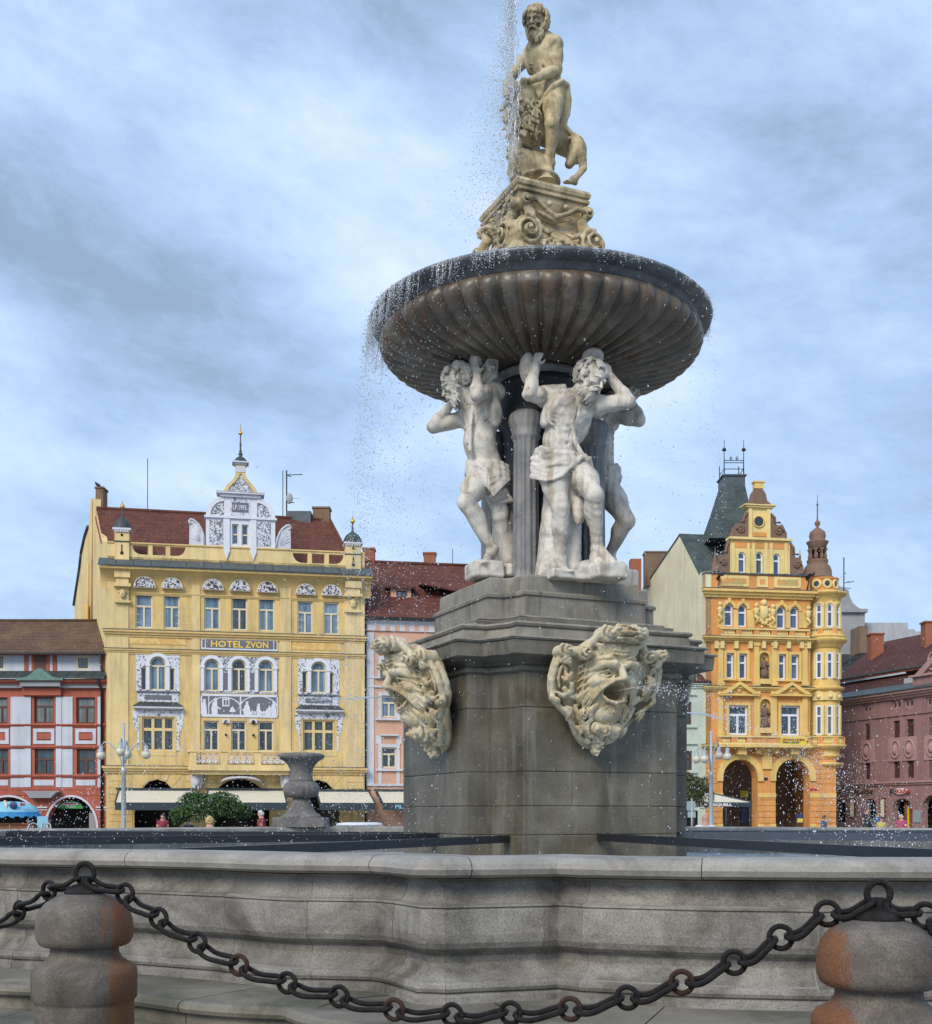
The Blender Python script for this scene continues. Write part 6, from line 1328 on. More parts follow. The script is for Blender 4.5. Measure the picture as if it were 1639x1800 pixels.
    ftext(F,'LP.1993.',(u0+u1)/2,(z0+z3)/2-.15,.10,.42,'sgraffito_white',ins,.006,w=(u1-u0)*.88)
    mb=MB(); mb.fbox(F,uA-.25,uB+.25,z2_,z2_+.18,-.6,.2,0); mb.fbox(F,uA-.45,uB+.45,z2_+.18,z2_+.30,-.7,.34,0); 
    mb.hexa([q(uA-.47,z2_+.30,.36),q(uB+.47,z2_+.30,.36),q(uB+.47,z2_+.30,-.7),q(uA-.47,z2_+.30,-.7),q(uA-.3,z3_,.05),q(uB+.3,z3_,.05),q(uB+.3,z3_,-.5),q(uA-.3,z3_,-.5)],1); mb.build('gable_cornice',['white_plaster','dark_slate'],gb)
    um=(uA+uB)/2; hw=(uB-uA)/2; nw=F.u(432)-um
    prof=[]; 
    for i in range(13): t=i/12; prof.append((nw+(hw-nw)*(.5+.5*math.cos(math.pi*min(1,t*1.0)))**1.0 if t>0.12 else hw,z3_+(z4_-z3_)*t))
    ou=[(um+r,z) for r,z in prof]+[(um-r,z) for r,z in prof[::-1]]; mb=MB(); mb.fpoly(F,ou,-.4,0,0)
    for s_ in(-1,1):
        for (ra,za),(rb,zb_) in zip(prof,prof[1:]): mb.fpoly(F,[(um+s_*ra,za),(um+s_*rb,zb_),(um+s_*max(rb-.27,.08),zb_),(um+s_*max(ra-.27,.08),za)],-.41,.07,1)
    mb.build('gable_bell',['sgraffito_busy','hotel_pale'],gb)
    mb=MB(); mb.fbox(F,um-nw,um+nw,z4_,z5_,-.45,.05,0); mb.fbox(F,um-.28,um+.28,z4_+.1,z5_-.08,.04,.08,1); mb.fbox(F,um-nw-.08,um+nw+.08,z5_-.0,z5_+.1,-.53,.13,1); mb.fbox(F,um-nw-.2,um+nw+.2,z5_+.1,z5_+.2,-.65,.25,1); mb.build('gable_lantern',['hotel_pale','white_plaster'],gb)
    c=F.p(um,0,-.2); mb=MB(); mb.lathe([(nw+.15,0),(nw+.12,.08),(nw-.02,.25),(nw-.25,.42),(.16,.52),(.10,.6),(.05,.9),(.07,1.2),(.04,1.25),(.035,1.9)],(c[0],c[1],z5_+.2),20); mb.build('dome','dark_slate',gb)
    mb=MB(); mb.lathe([(.03,0),(.12,.05),(.14,.13),(.10,.22),(.03,.27),(.015,.7)],(c[0],c[1],z5_+1.95),12); mb.build('ball_finial','gold',gb)
    # shell volutes either side
    for (s_,r_) in((-1,(331,361,912,956)),(1,(484.5,513,922,965))):
        u0,u1,z0,z3=F.rect(*r_); u0,u1=(u0,u1) if s_>0 else (u1,u0); w_=abs(u1-u0); h=z3-z0; z0=zG0; h=z3-z0; S_=lambda a,b:(u0+s_*a*w_,z0+b*h)
        P=[S_(0,0),S_(.95,0),S_(.93,.78),S_(1,.9),S_(.93,.98),S_(.8,1),S_(.68,.94),S_(.5,.86),S_(.28,.68),S_(.12,.42),S_(.02,.15)]
        mb=MB(); mb.fpoly(F,P,-.3,0,0); mb.tube([F.p(*S_(a,b),.02) for a,b in((.03,.05),(.12,.42),(.28,.68),(.5,.86),(.7,.96),(.85,.98),(.95,.9),(.9,.8),(.8,.84))],.07,6,mi=0)
        for i in range(7): t=R(82-i*11); mb.tube([F.p(*S_(.30,.12),.01),F.p(*S_(.30+.62*math.cos(t)*(.9),.12+.72*math.sin(t)),.02)],[.015,.04],5,mi=1)
        mb.build('shell_volute',['white_plaster','sgraffito_white'],gb)
hotel()
# ------------------------------------------------ awnings, each its own
def awning(F,u0,u1,zt,zb,out,txt=None,lab='',tw=None,tu=None,hv=.42,closed_left=True):
    t=thing('awning',F.p((u0+u1)/2,zt,0),lab,'awning','cream awnings over the terraces')
    q=F.p; mb=MB(); e=.06
    mb.hexa([q(u0,zb,out),q(u1,zb,out),q(u1,zt-.04,.1),q(u0,zt-.04,.1),q(u0,zb+.05,out),q(u1,zb+.05,out),q(u1,zt,.1),q(u0,zt,.1)],0); mb.build('fabric','awning_cream',t)
    mb=MB(); mb.fbox(F,u0-.05,u1+.05,zb-hv,zb+.04,out,out+.04); mb.fbox(F,u0-.2,u1+.2,zt,zt+.12,.05,.3)
    for u in(u0-.08,u1+.02): mb.hexa([q(u,zb-.12,out),q(u+.08,zb-.12,out),q(u+.08,zt-.12,.1),q(u,zt-.12,.1),q(u,zb+.08,out),q(u+.08,zb+.08,out),q(u+.08,zt+.08,.1),q(u,zt+.08,.1)])
    v=mb.build('valance','awning_dark',t)
    if txt: ftext(F,txt,tu,zb-hv+.1,out+.055,.34,'letters_blue',v,.004,w=tw)
    return t
AF=Fac(g2(200,74.7),g2(720,78.6))
def aw(x0,x1,yt,yb,out,lab,**k):
    zt=AF.uv((x0+x1)/2,yt)[1]; zb=AF.uv((x0+x1)/2,yb,out)[1]; awning(AF,AF.u(x0,out*.5),AF.u(x1,out*.5),zt,zb,out,lab=lab,**k)
aw(207,336,1389,1412,3.0,'cream awning under the left arch of the yellow hotel, beside the white lamp post')
aw(366,500,1389,1412,3.0,'middle cream awning of the hotel, below the balcony and behind the green shrub')
aw(560,652,1391,1412.5,3.0,'cream awning right of the stone urn under the hotel corner')
aw(668,760,1391,1412.5,3.0,'cream awning below the pink house with pale blue lettering on its valance',txt='PILSNER URQUELL',tw=3.4,tu=AF.u(742,3.0))
# ------------------------------------------------ red and white house at the left
LF=Fac(g2(-60,75.6),g2(190,75.6))
def left_house():
    F=LF; hb=thing('town_house',(F.o.x,F.o.y,0),'dusty red and white town house with brown tiled roof at the left edge','building'); u1=F.w; R_=lambda *r:F.rect(*r)
    wins=[(-10,13,1226,1272),(60,94,1225,1271),(134,167,1226,1272),(-10,14,1317,1361),(61,95,1316,1361),(135,168,1316.5,1361)]
    z0=F.uv(0,1380)[1]; z1=F.uv(0,1205)[1]
    mb=MB(); wall(mb,F,0,u1,z0,z1,[R_(*r) for r in wins],.25); arches=[(*R_(-40,69,1401,1500),1.9),(*R_(81,170,1401,1500),2.0)]; arches=[(a[0],a[1],.3,a[3],a[4]) for a in arches]
    wall(mb,F,0,u1,0,z0,arches,.7); mb.build('wall','brick_red_paint',hb)
    mb=MB(); mb.fbox(F,u1-.3,u1,0,z1+2.3,-12,-.75); mb.build('party_wall','brick_red_paint',hb)
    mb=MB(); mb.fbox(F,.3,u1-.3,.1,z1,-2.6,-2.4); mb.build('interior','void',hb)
    for i,r in enumerate(wins): window(hb,F,*R_(*r),frame='frame_brown',pane='pane_grey' if i<3 else 'pane_dark',tr=.35 if i<3 else .42,rec=.18)
    mb=MB()
    for (x0,x1) in((19,43),(43.5,55),(99,109),(109.5,128),(172,178),(188,192)):
        for (y0,y1,o) in((1225,1273,.05),(1277,1311,.07),(1316,1362,.05),(1367,1384,.05)): pbox(mb,F,x0,x1,y0,y1,0,o+(.04 if x0 in(43.5,99) else 0))
    for (x0,x1) in((59,96),(133,169),(-15,16)):
        a=F.rect(x0,x1,1281,1308); fr=.22
        mb.fbox(F,a[0],a[1],a[3]-fr,a[3],0,.06); mb.fbox(F,a[0],a[1],a[2],a[2]+fr,0,.06); mb.fbox(F,a[0],a[0]+fr,a[2]+fr,a[3]-fr,0,.06); mb.fbox(F,a[1]-fr,a[1],a[2]+fr,a[3]-fr,0,.06)
        pbox(mb,F,x0+1,x1-1,1371,1381,0,.06)
    mb.build('white_panels','pale_blue_plaster',hb)
    mb=MB()
    for (x0,x1) in((66,90),(139,163)): pbox(mb,F,x0,x1,1290,1300,0,.10)
    mb.build('raised_panels','brick_red_paint',hb)
    for y in (1273,1312,1363): ledge(F,'string_course',hb,['brick_red_paint','brick_red_paint'],0,u1,F.uv(0,y)[1],.16,.16,2,False)
    ledge(F,'cornice',hb,['brick_red_paint','copper_green'],0,u1,F.uv(0,1196)[1],.42,.55,3)
    mb=MB(); mb.fbox(F,0,u1,F.uv(0,1210)[1],F.uv(0,1203)[1],-.01,.25); mb.fbox(F,F.u(41),F.u(111),F.uv(0,1208)[1],F.uv(0,1200)[1],.2,.6); mb.build('grey_frieze','grey_plaster',hb)
    mb=MB(); mb.fbox(F,F.u(42),F.u(109),F.uv(0,1223)[1],F.uv(0,1209)[1],-.01,.25); mb.build('bay_head','brick_red_paint',hb)
    # green slate strip, curved copper pediment
    za,zb=F.uv(0,1195)[1],F.uv(0,1178)[1]; q=F.p; mb=MB()
    for i in range(11): a=u1*i/11; b=u1*(i+1)/11-.03; mb.hexa([q(a,za,.75),q(b,za,.75),q(b,zb-.1,-.4),q(a,zb-.1,-.4),q(a,za+.08,.75),q(b,za+.08,.75),q(b,zb,-.4),q(a,zb,-.4)])
    mb.build('pent_roof','dark_slate',hb)
    mb=MB(); P=[]; a,b=F.u(36),F.u(118)
    for i in range(21): t=i/20; P.append((a+(b-a)*t,za+.02+.62*math.exp(-((t-.5)/.2)**2)))
    mb.fpoly(F,[(b,za-.12),(a,za-.12)]+P,-.1,.80,0); mb.build('copper_pediment','copper_green',hb)
    # attic storey
    zc=F.uv(0,1147)[1]; aw_=[(-8,9,1151,1178),(134,158,1153,1178)]
    mb=MB(); wall(mb,F,0,u1-.6,zb-.3,zc,[F.rect(*r,-.5) for r in aw_],.15,out=-.5); mb.build('attic_wall','pale_blue_plaster',hb)
    for r in aw_: window(hb,F,*F.rect(*r,-.5),style='P',frame='frame_cream',pane='pane_grey',out=-.5,fw=.12,rec=.05)
    mb=MB()
    for (x0,x1) in((43,50),(56,61),(82,87),(93,100),(178,186)): a=F.rect(x0,x1,1149,1178,-.5); mb.fbox(F,a[0],a[1],zb-.3,zc,-.6,-.44,0)
    mb.fbox(F,0,u1-.5,zc-.12,zc+.06,-.6,-.2,0); a=F.rect(61,82,1151,1177,-.5); mb.fbox(F,a[0],a[1],a[2],a[3],-.55,-.46,1); mb.build('timber_posts',['brick_red_paint','frame_brown'],hb)
    zr=EYE+(HY-1093)/FPX*79.5; ze=zc; mb=MB(); roofpl(mb,[q(-1,ze,.1),q(u1-.25,ze,.1),q(u1-1.3,zr,-3.6),q(-1,zr,-3.6)]); roofpl(mb,[q(-1,zr,-3.6),q(u1-1.3,zr,-3.6),q(u1-.3,ze,-8),q(-1,ze,-8)]); 
    rf=mb.build('roof','tiles_brown',hb); mb=MB(); mb.tube([q(-1,zr+.03,-3.6),q(u1-1.3,zr+.03,-3.6)],.11,6); mb.build('ridge_tiles','tiles_brown',rf)
    mb=MB(); mb.fbox(F,0,u1-.1,ze-.14,ze-.02,.1,.26); mb.tube([q(u1-.45,ze,.2),q(u1-.45,zb-.2,-.3),q(u1-.45,za-.2,.7),q(u1-.35,za-.6,.12),q(u1-.35,.2,.12)],.09,8); mb.build('gutter','black_metal',hb)
    # ground floor: arch trims, canopy, oriel foot
    mb=MB()
    for a,b,c,d,r in arches:
        ou=arc(a-.12,b+.12,d-r,d+.12,16); inn=arc(a,b,d-r,d,16)
        for i in range(16): mb.fpoly(F,[ou[i],ou[i+1],inn[i+1],inn[i]],-.01,.06)
        for (x,y) in((a-.12,a),(b,b+.12)): mb.fbox(F,x,y,0,d-r,-.01,.06)
    for (x0,x1) in((66,84),(169,190)): pbox(mb,F,x0,x1,1418,1420.5,0,.10); pbox(mb,F,x0,x1,1423,1424.5,0,.07)
    mb.build('arch_trim','white_plaster',hb)
    mb=MB(); u0_,u1_=F.u(44),F.u(109); zz_=F.uv(0,1391)[1]; mb.fpoly(F,[(u0_,zz_),(u1_,zz_),(u1_-.25,zz_-.12),(F.u(94),F.uv(0,1403)[1]),(F.u(57),F.uv(0,1403)[1]),(u0_+.25,zz_-.12)],-.01,.55); mb.build('oriel_foot','grey_plaster',hb)
    mb=MB()
    for k in range(8):
        z=z0-.3-.35*k; 
        if z>arches[0][3]+.05: mb.fbox(F,.0,u1,z,z+.3,-.01,.03)
        else:
            for (a,b) in((arches[0][1]+.14,arches[1][0]-.14),(arches[1][1]+.14,u1)):
                e=.9*max(0,(z-(arches[0][3]-1.6))/1.6); mb.fbox(F,a+ -e*0,b,z,z+.3,-.01,.03)
    mb.build('rusticated_courses','brick_red_paint',hb)
    # green half round sign in the arch
    u0,u1s,zq0,zq1=F.rect(102,146,1407.5,1421.5,-.6); t=thing('shop_sign',F.p((u0+u1s)/2,zq0,-.6),'green half-round shop sign with white and pink panel in the arch','sign')
    mb=MB(); mb.fpoly(F,arc(u0,u1s,zq0,zq1,16),-.7,-.6,0); um=(u0+u1s)/2; mb.fpoly(F,[(um+math.cos(k*math.pi/8)*.32+( .18 if math.cos(k*math.pi/8)>0 else -.18),zq0+.30+math.sin(k*math.pi/8)*.1) for k in range(16)],-.62,-.585,1); mb.fbox(F,um-.36,um+.36,zq0+.26,zq0+.34,-.6,-.575,2); mb.fbox(F,um-.3,um+.3,zq0+.08,zq0+.12,-.6,-.58,1); mb.build('board',['sign_green','paper_white','magenta'],t)
    # arcade wall seen inside the arch
    mb=MB(); a=F.rect(150,170,1401,1500); mb.fbox(F,a[0],a[1],.1,a[3]-1,-2.3,-.75); mb.build('arcade_side','grey_plaster',hb)
left_house()
# ------------------------------------------------ pink house beyond the hotel
PF=Fac(g2(641.5,78.6),g2(900,80.4))
def pink_house():
    F=PF; hb=thing('town_house',(F.o.x,F.o.y,0),'pale pink town house with dark tiled roof and orange dormer beside the hotel','building'); u1=F.w; R_=lambda *r:F.rect(*r)
    wins=[(671,697,1223,1261),(671,697,1314,1350),(671,697,1160,1188)]+[(770,796,1225,1263)]; zt=F.uv(700,1093)[1]
    mb=MB(); wall(mb,F,0,u1,.0,zt,[R_(*r) for r in wins],.2); mb.fbox(F,.1,u1,0,zt,-10,-9.6); mb.build('wall','pink_plaster',hb)
    for i,r in enumerate(wins): window(hb,F,*R_(*r),pane='pane_curtain' if i!=1 else 'pane_dark',tr=.33,rec=.12)
    mb=MB()
    pbox(mb,F,642,657.5,1112,1378,-.01,.07); a=F.rect(642,900,1098,1112); mb.fbox(F,0.02,u1,a[2],F.uv(700,1089)[1],-.01,.12)
    for y0,y1 in((1190,1193),(1206,1209),(1378,1382)): b=F.rect(642,720,y0,y1); mb.fbox(F,0.02,u1,b[2],b[3],-.01,.10)
    for r in wins:
        u=R_(*r); w_=.22; mb.fbox(F,u[0]-w_,u[0],u[2]-.1,u[3]+w_,-.01,.08); mb.fbox(F,u[1],u[1]+w_,u[2]-.1,u[3]+w_,-.01,.08); mb.fbox(F,u[0],u[1],u[3],u[3]+w_,-.01,.08); mb.fbox(F,u[0]-.4,u[1]+.4,u[2]-.2,u[2]-.08,-.01,.2); mb.fbox(F,u[0]-.1,u[1]+.1,u[3]+.75,u[3]+.85,-.01,.25) if r[2]==1314 else None
        if r[2]==1314: mb.fbox(F,u[0]-w_,u[0],u[2]-1.1,u[2]-.2,-.01,.06); mb.fbox(F,u[1],u[1]+w_,u[2]-1.1,u[2]-.2,-.01,.06); mb.fbox(F,u[0]-.35,u[0],u[3]+w_,u[3]+.75,-.01,.06); mb.fbox(F,u[1],u[1]+.35,u[3]+w_,u[3]+.75,-.01,.06)
    mb.build('white_trim','white_plaster',hb)
    mb=MB()
    for i in range(14): x=660+i*17; b=F.rect(x,x+8,1100,1109); mb.fbox(F,*b,.11,.14)
    mb.build('frieze_blocks','pink_plaster',hb)
    zr=EYE+(HY-988)/FPX*84; ze=F.uv(700,1089)[1]+.1; q=F.p; mb=MB(); roofpl(mb,[q(-.1,ze,.35),q(u1,ze,.35),q(u1,zr,-5.4),q(-.1,zr,-5.4)]); roofpl(mb,[q(-.1,zr,-5.4),q(u1,zr,-5.4),q(u1,ze,-11),q(-.1,ze,-11)])
    rf=mb.build('roof','tiles_dark_red',hb); mb=MB(); mb.tube([q(-.1,zr+.03,-5.4),q(u1,zr+.03,-5.4)],.13,6); mb.build('ridge_tiles','tiles_dark_red',rf)
    chimney(638,658,965,992,84,'brick_chimney',rf); chimney(745,766,973,997,85.3,'brick_chimney',rf)
    mb=MB(); mb.fbox(F,-.05,u1,ze-.2,ze-.04,.35,.5); mb.tube([q(-.02,ze-.1,.3),q(.0,ze-.9,.15),q(.0,.2,.15)],.1,8); mb.build('gutter','black_metal',hb)
    # dormer
    u=F.rect(687,723,1033,1068,-1.7); wn=F.rect(697,716,1038,1066,-1.7); mb=MB(); wall(mb,F,u[0],u[1],u[2]-.1,u[3],[wn],.12,out=-1.7); mb.fbox(F,u[0],u[0]+.1,u[2]-.1,u[3],-4.4,-1.71); mb.fbox(F,u[1]-.1,u[1],u[2]-.1,u[3],-4.4,-1.71); d_=mb.build('dormer','orange_plaster' if 0 else 'pink_plaster',hb)
    window(d_,F,*wn,out=-1.7,frame='frame_brown',pane='pane_curtain',style='M',fw=.1,rec=.05); mb=MB(); roofpl(mb,[q(u[0]-.3,u[3]+.02,-1.4),q(u[1]+.3,u[3]+.02,-1.4),q(u[1]+.3,u[3]+.5,-5),q(u[0]-.3,u[3]+.5,-5)]); mb.build('dormer_roof','tiles_maroon',d_)
    # roof of the next house, a long dormer slope behind the fountain
    u=F.rect(742,900,1018,1062,-1.4); mb=MB(); mb.hexa([q(u[0],u[3]-.5,-1.2),q(u[1],u[3]-1.6,-1.2),q(u[1],u[3]-1.0,-5.5),q(u[0],u[3]+.1,-5.5),q(u[0],u[3]-.4,-1.2),q(u[1],u[3]-1.5,-1.2),q(u[1],u[3]-.9,-5.5),q(u[0],u[3]+.2,-5.5)]); mb.build('shed_dormer','tiles_maroon',hb)
pink_house()
# ------------------------------------------------ small mint house
MF=Fac(g2(1040,81.5),g2(1249,82.2))
def mint_house():
    F=MF; hb=thing('town_house',(F.o.x,F.o.y,0),'small mint green house squeezed against the orange and yellow house','building'); u1=F.w; R_=lambda *r:F.rect(*r); q=F.p
    wins=[(1197,1216,1234,1274),(1197,1217,1320,1354)]; zt=F.uv(1220,1206)[1]
    mb=MB(); wall(mb,F,0,u1-.02,0,zt,[R_(*r) for r in wins],.2); mb.build('wall','mint_plaster',hb)
    for r in wins: window(hb,F,*R_(*r),frame='frame_brown',pane='pane_dark',tr=.4)
    ledge(F,'cornice',hb,['mint_plaster','black_metal'],0,u1-.3,zt+.25,.4,.3,3)
    mb=MB(); 
    for r in wins: u=R_(*r); mb.fbox(F,u[0]-.3,u[1]+.35,u[2]-.2,u[2]-.08,0,.15); mb.fbox(F,u[0]-.3,u[1]+.35,u[3]+.45,u[3]+.52,0,.15)
    mb.build('sills','mint_plaster',hb)
    zr=zt+2.6; mb=MB(); roofpl(mb,[q(0,zt+.28,.4),q(u1-.02,zt+.28,.4),q(u1-1.9,zr,-3.4),q(0,zr,-3.4)]); roofpl(mb,[q(u1-.02,zt+.28,.4),q(u1-.02,zt+.28,-7),q(u1-1.9,zr,-3.4)]); roofpl(mb,[q(0,zr,-3.4),q(u1-1.9,zr,-3.4),q(u1-.02,zt+.28,-7),q(0,zt+.28,-7)]); mb.build('roof','tiles_maroon',hb)
mint_house()
# ------------------------------------------------ orange and yellow corner house
YF=Fac(g2(1241,82.0),g2(1425,83.2))
def corner_house():
    F=YF; u1=F.w; hb=thing('corner_house',(F.o.x,F.o.y,0),'orange and yellow corner house with scrolled gable, round oriel and slate spire','building'); R_=lambda *r:F.rect(*r); q=F.p
    w3=[(1273.5,1289,1061,1101),(1297.5,1313,1062.5,1102),(1365.5,1381,1065.5,1105.5),(1389,1404,1066.5,1106)]
    w2=[(1277,1290,1148,1193),(1299.5,1313,1149,1194),(1369,1381.5,1150,1194.5),(1391,1404.5,1151,1195)]
    w1=[(1281,1315,1240,1292),(1372.5,1406,1240.5,1293)]; nich=[(1335,1352,1147,1194),(1336,1354.5,1229,1280)]
    zt=F.uv(1330,1037)[1]; half=lambda r:(R_(*r)[1]-R_(*r)[0])/2
    holes=[(*R_(*r),half(r)) for r in w3]+[R_(*r) for r in w2+w1]+[(*R_(*r),half(r)) for r in nich]
    zg=F.uv(1330,1312)[1]
    mb=MB(); wall(mb,F,0,u1,zg,zt,holes,.22); mb.build('wall','orange_plaster',hb)
    ar=[(*F.rect(1271,1332,1335,1500),2.3*.98),(*F.rect(1364,1424,1335,1500),2.3*.98)]; ar=[(a[0],a[1],.02,a[3],(a[1]-a[0])/2) for a in ar]
    uG=F.u(1470); mb=MB(); wall(mb,F,0,uG,0,zg,ar,1.0); mb.fbox(F,uG-.25,uG,0,zg,-12,-1); mb.build('ground_floor_wall','orange_plaster',hb)
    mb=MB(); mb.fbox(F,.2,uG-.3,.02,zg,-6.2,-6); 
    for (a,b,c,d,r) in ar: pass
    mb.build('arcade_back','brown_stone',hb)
    mb=MB()
    for k in range(11):
        z=ar[0][3]-2.35-.40*k
        for (a,b) in((0.02,ar[0][0]-.02),(ar[0][1]+.02,ar[1][0]-.02),(ar[1][1]+.02,uG)): mb.fbox(F,a,b,z,z+.36,-.01,.04,0)
        if z<.3: break
    for k in range(7):
        z=zg-.5-.34*k; 
        if z<ar[0][3]-2.3: break
        for (a,b) in((0.02,ar[0][0]-.45),(ar[1][1]+.45,uG)): mb.fbox(F,a,b,z,z+.30,-.01,.035,0)
    mb.build('rusticated_courses','orange_plaster',hb)
    mb=MB()
    for a,b,c,d,r in ar:
        ou=arc(a-.42,b+.42,d-r,d+.42,18); inn=arc(a,b,d-r,d,18)
        for i in range(18): mb.fpoly(F,[ou[i],ou[i+1],inn[i+1],inn[i]],-.01,.10)
        for (x,y) in((a-.42,a),(b,b+.42)): mb.fbox(F,x,y,d-r-.25,d-r,-.01,.12); mb.fbox(F,x,y,.6,.95,-.01,.09)
    pbox(mb,F,1340,1357,1322,1352,0,.14); pbox(mb,F,1336,1361,1316,1322,0,.35)
    mb.fbox(F,0.02,ar[0][0],ar[0][3]-2.6,ar[0][3]-2.3,-.01,.08); mb.fbox(F,ar[0][1],ar[1][0],ar[0][3]-2.6,ar[0][3]-2.3,-.01,.08); mb.fbox(F,ar[1][1],uG,ar[0][3]-2.6,ar[0][3]-2.3,-.01,.08); mb.fbox(F,0.02,ar[0][0],.4,.8,-.01,.1);mb.fbox(F,ar[0][1],ar[1][0],.4,.8,-.01,.1); mb.fbox(F,ar[1][1],uG,.4,.8,-.01,.1)
    mb.build('arch_trim','gold_trim',hb)
    # left fire wall, cream, and its roofs
    side=[(-.0,0),(0,F.uv(1241,1004)[1]),(-1.3,EYE+(HY-1008)/FPX*83.2),(-5.2,EYE+(HY-940)/FPX*87.5),(-14,EYE+(HY-1035)/FPX*96),(-20,EYE+(HY-1075)/FPX*102),(-20,0)]
    n=len(side); th=.4; mb=MB(); mb.add([q(0,z,o) for o,z in side]+[q(th,z,o) for o,z in side],[tuple(range(n)),tuple(range(2*n-1,n-1,-1))]+[(i,i+n,(i+1)%n+n,(i+1)%n) for i in range(n)]); mb.build('fire_wall','cream_wall',hb)
    zpk=side[3][1]; zev=side[2][1]
    mb=MB(); roofpl(mb,[q(-.05,zev,-1.1),q(u1,zev,-1.1),q(u1,zpk,-5.2),q(-.05,zpk,-5.2)]); roofpl(mb,[q(-.05,zpk,-5.2),q(u1,zpk,-5.2),q(u1,side[4][1],-14),q(-.05,side[4][1],-14)]); rf=mb.build('roof','tiles_slate',hb)
    # tall slate spire roof
    dS=87.0; xb=[W(x,0,dS).x for x in(1235,1313)]; xt=[W(x,0,dS).x for x in(1269,1307)]; zb=EYE+(HY-960)/FPX*dS; zt2=EYE+(HY-857)/FPX*dS; zm=EYE+(HY-940)/FPX*dS
    P0=lambda x0,x1,y0,y1,z:[(x0,y0,z),(x1,y0,z),(x1,y1,z),(x0,y1,z)]
    cxm=(xt[0]+xt[1])/2; mb=MB()
    rs=[]
    for i in range(9):
        t=i/8; f=t**.82; rs.append(P0(xb[0]+(xt[0]-xb[0])*f,xb[1]+.3+(xt[1]-xb[1]-.3)*f,dS-2.6+2.0*f,dS+3.0-1.6*f,zb+(zt2-zb)*t))
    mb.rings(rs,True,True,0,False); sp=mb.build('spire_roof','tiles_slate',hb)
    mb=MB(); mb.rings([P0(xt[0],xt[1],dS-.6,dS+1.2,zt2-.1),P0(xt[0],xt[1],dS-.6,dS+1.2,EYE+(HY-841)/FPX*dS),P0(xt[0]-.1,xt[1]+.1,dS-.7,dS+1.3,EYE+(HY-840.5)/FPX*dS),P0(xt[0]-.1,xt[1]+.1,dS-.7,dS+1.3,EYE+(HY-838)/FPX*dS)],True,True,0,False); mb.build('spire_cap','slate_metal',sp)
    mb=MB(); zc_=lambda y:EYE+(HY-y)/FPX*dS
    for x in(xt[0]+.08,xt[1]-.08):
        for dy in (-.5,1.1):
            if dy>0: mb.tube([(x,dS+dy,zc_(838)),(x,dS+dy,zc_(812))],.035,5); continue
            mb.tube([(x,dS+dy,zc_(838)),(x,dS+dy,zc_(777))],[.045,.02],5); mb.sphere((x,dS+dy,zc_(794)),.14,8,6); mb.tube([(x-.16,dS+dy,zc_(796)),(x,dS+dy,zc_(791)),(x+.16,dS+dy,zc_(796))],.03,5)
    for y in(813,828,817): mb.tube([(xt[0]+.08,dS-.5,zc_(y)),(xt[1]-.08,dS-.5,zc_(y))],.03,5)
    for x in(xt[0]+.08,xt[1]-.08): mb.tube([(x,dS-.5,zc_(828)),(x,dS+1.1,zc_(828))],.03,5)
    for f_ in(.36,.64): x=xt[0]*(1-f_)+xt[1]*f_; mb.tube([(x,dS-.5,zc_(813)),(x,dS-.5,zc_(805))],.03,5); mb.tube([(x-.12,dS-.5,zc_(808)),(x,dS-.5,zc_(812)),(x+.12,dS-.5,zc_(808))],.025,5)
    mb.build('roof_railing','black_metal',sp)
    chimney(1109,1128,982,1040,92,'brick_chimney',rf,dep=1.0,cap=False); chimney(1135,1172,971,1030,94,'old_brick',rf,dep=1.2)
    # windows
    for i,r in enumerate(w3): window(hb,F,*R_(*r),rise=half(r),frame='frame_white',pane='pane_blue',style='T1',tr=.36,fw=.11)
    for r in w2: window(hb,F,*R_(*r),frame='frame_white',pane='pane_blue',style='T1',tr=.36,fw=.11)
    for r in w1: window(hb,F,*R_(*r),frame='frame_white',pane='pane_dark',tr=.32,fw=.13)
    # trim in gold
    mb=MB()
    def col(x0,x1,y0,y1,o=.14): pbox(mb,F,x0,x1,y0,y1,0,o); a=F.rect(x0,x1,y0,y1); mb.fbox(F,a[0]-.06,a[1]+.06,a[3]-.22,a[3],0,o+.07); mb.fbox(F,a[0]-.06,a[1]+.06,a[2],a[2]+.28,0,o+.07)
    for x0 in(1262,1325,1356,1410): col(x0,x0+9,1130,1206); col(x0,x0+9,1216,1294)
    for (x0,x1) in((1262,1273),(1289.5,1297),(1313.5,1326),(1352,1365),(1381.5,1388.5),(1404.5,1420)): pbox(mb,F,x0,x1,1072,1104,0,.08)
    for r in w3:
        u=R_(*r); rr=(u[1]-u[0])/2; ou=arc(u[0]-.22,u[1]+.22,u[3]-rr,u[3]+.22,12); inn=arc(u[0],u[1],u[3]-rr,u[3],12)
        for i in range(12): mb.fpoly(F,[ou[i],ou[i+1],inn[i+1],inn[i]],-.01,.14)
        mb.fbox(F,(u[0]+u[1])/2-.1,(u[0]+u[1])/2+.1,u[3]+.05,u[3]+.36,0,.2)
    for r in w2+w1:
        u=R_(*r); mb.fbox(F,u[0]-.18,u[0],u[2],u[3]+.18,-.01,.09); mb.fbox(F,u[1],u[1]+.18,u[2],u[3]+.18,-.01,.09); mb.fbox(F,u[0],u[1],u[3],u[3]+.18,-.01,.10); mb.fbox(F,u[0]-.25,u[1]+.25,u[2]-.14,u[2]-.01,-.01,.2)
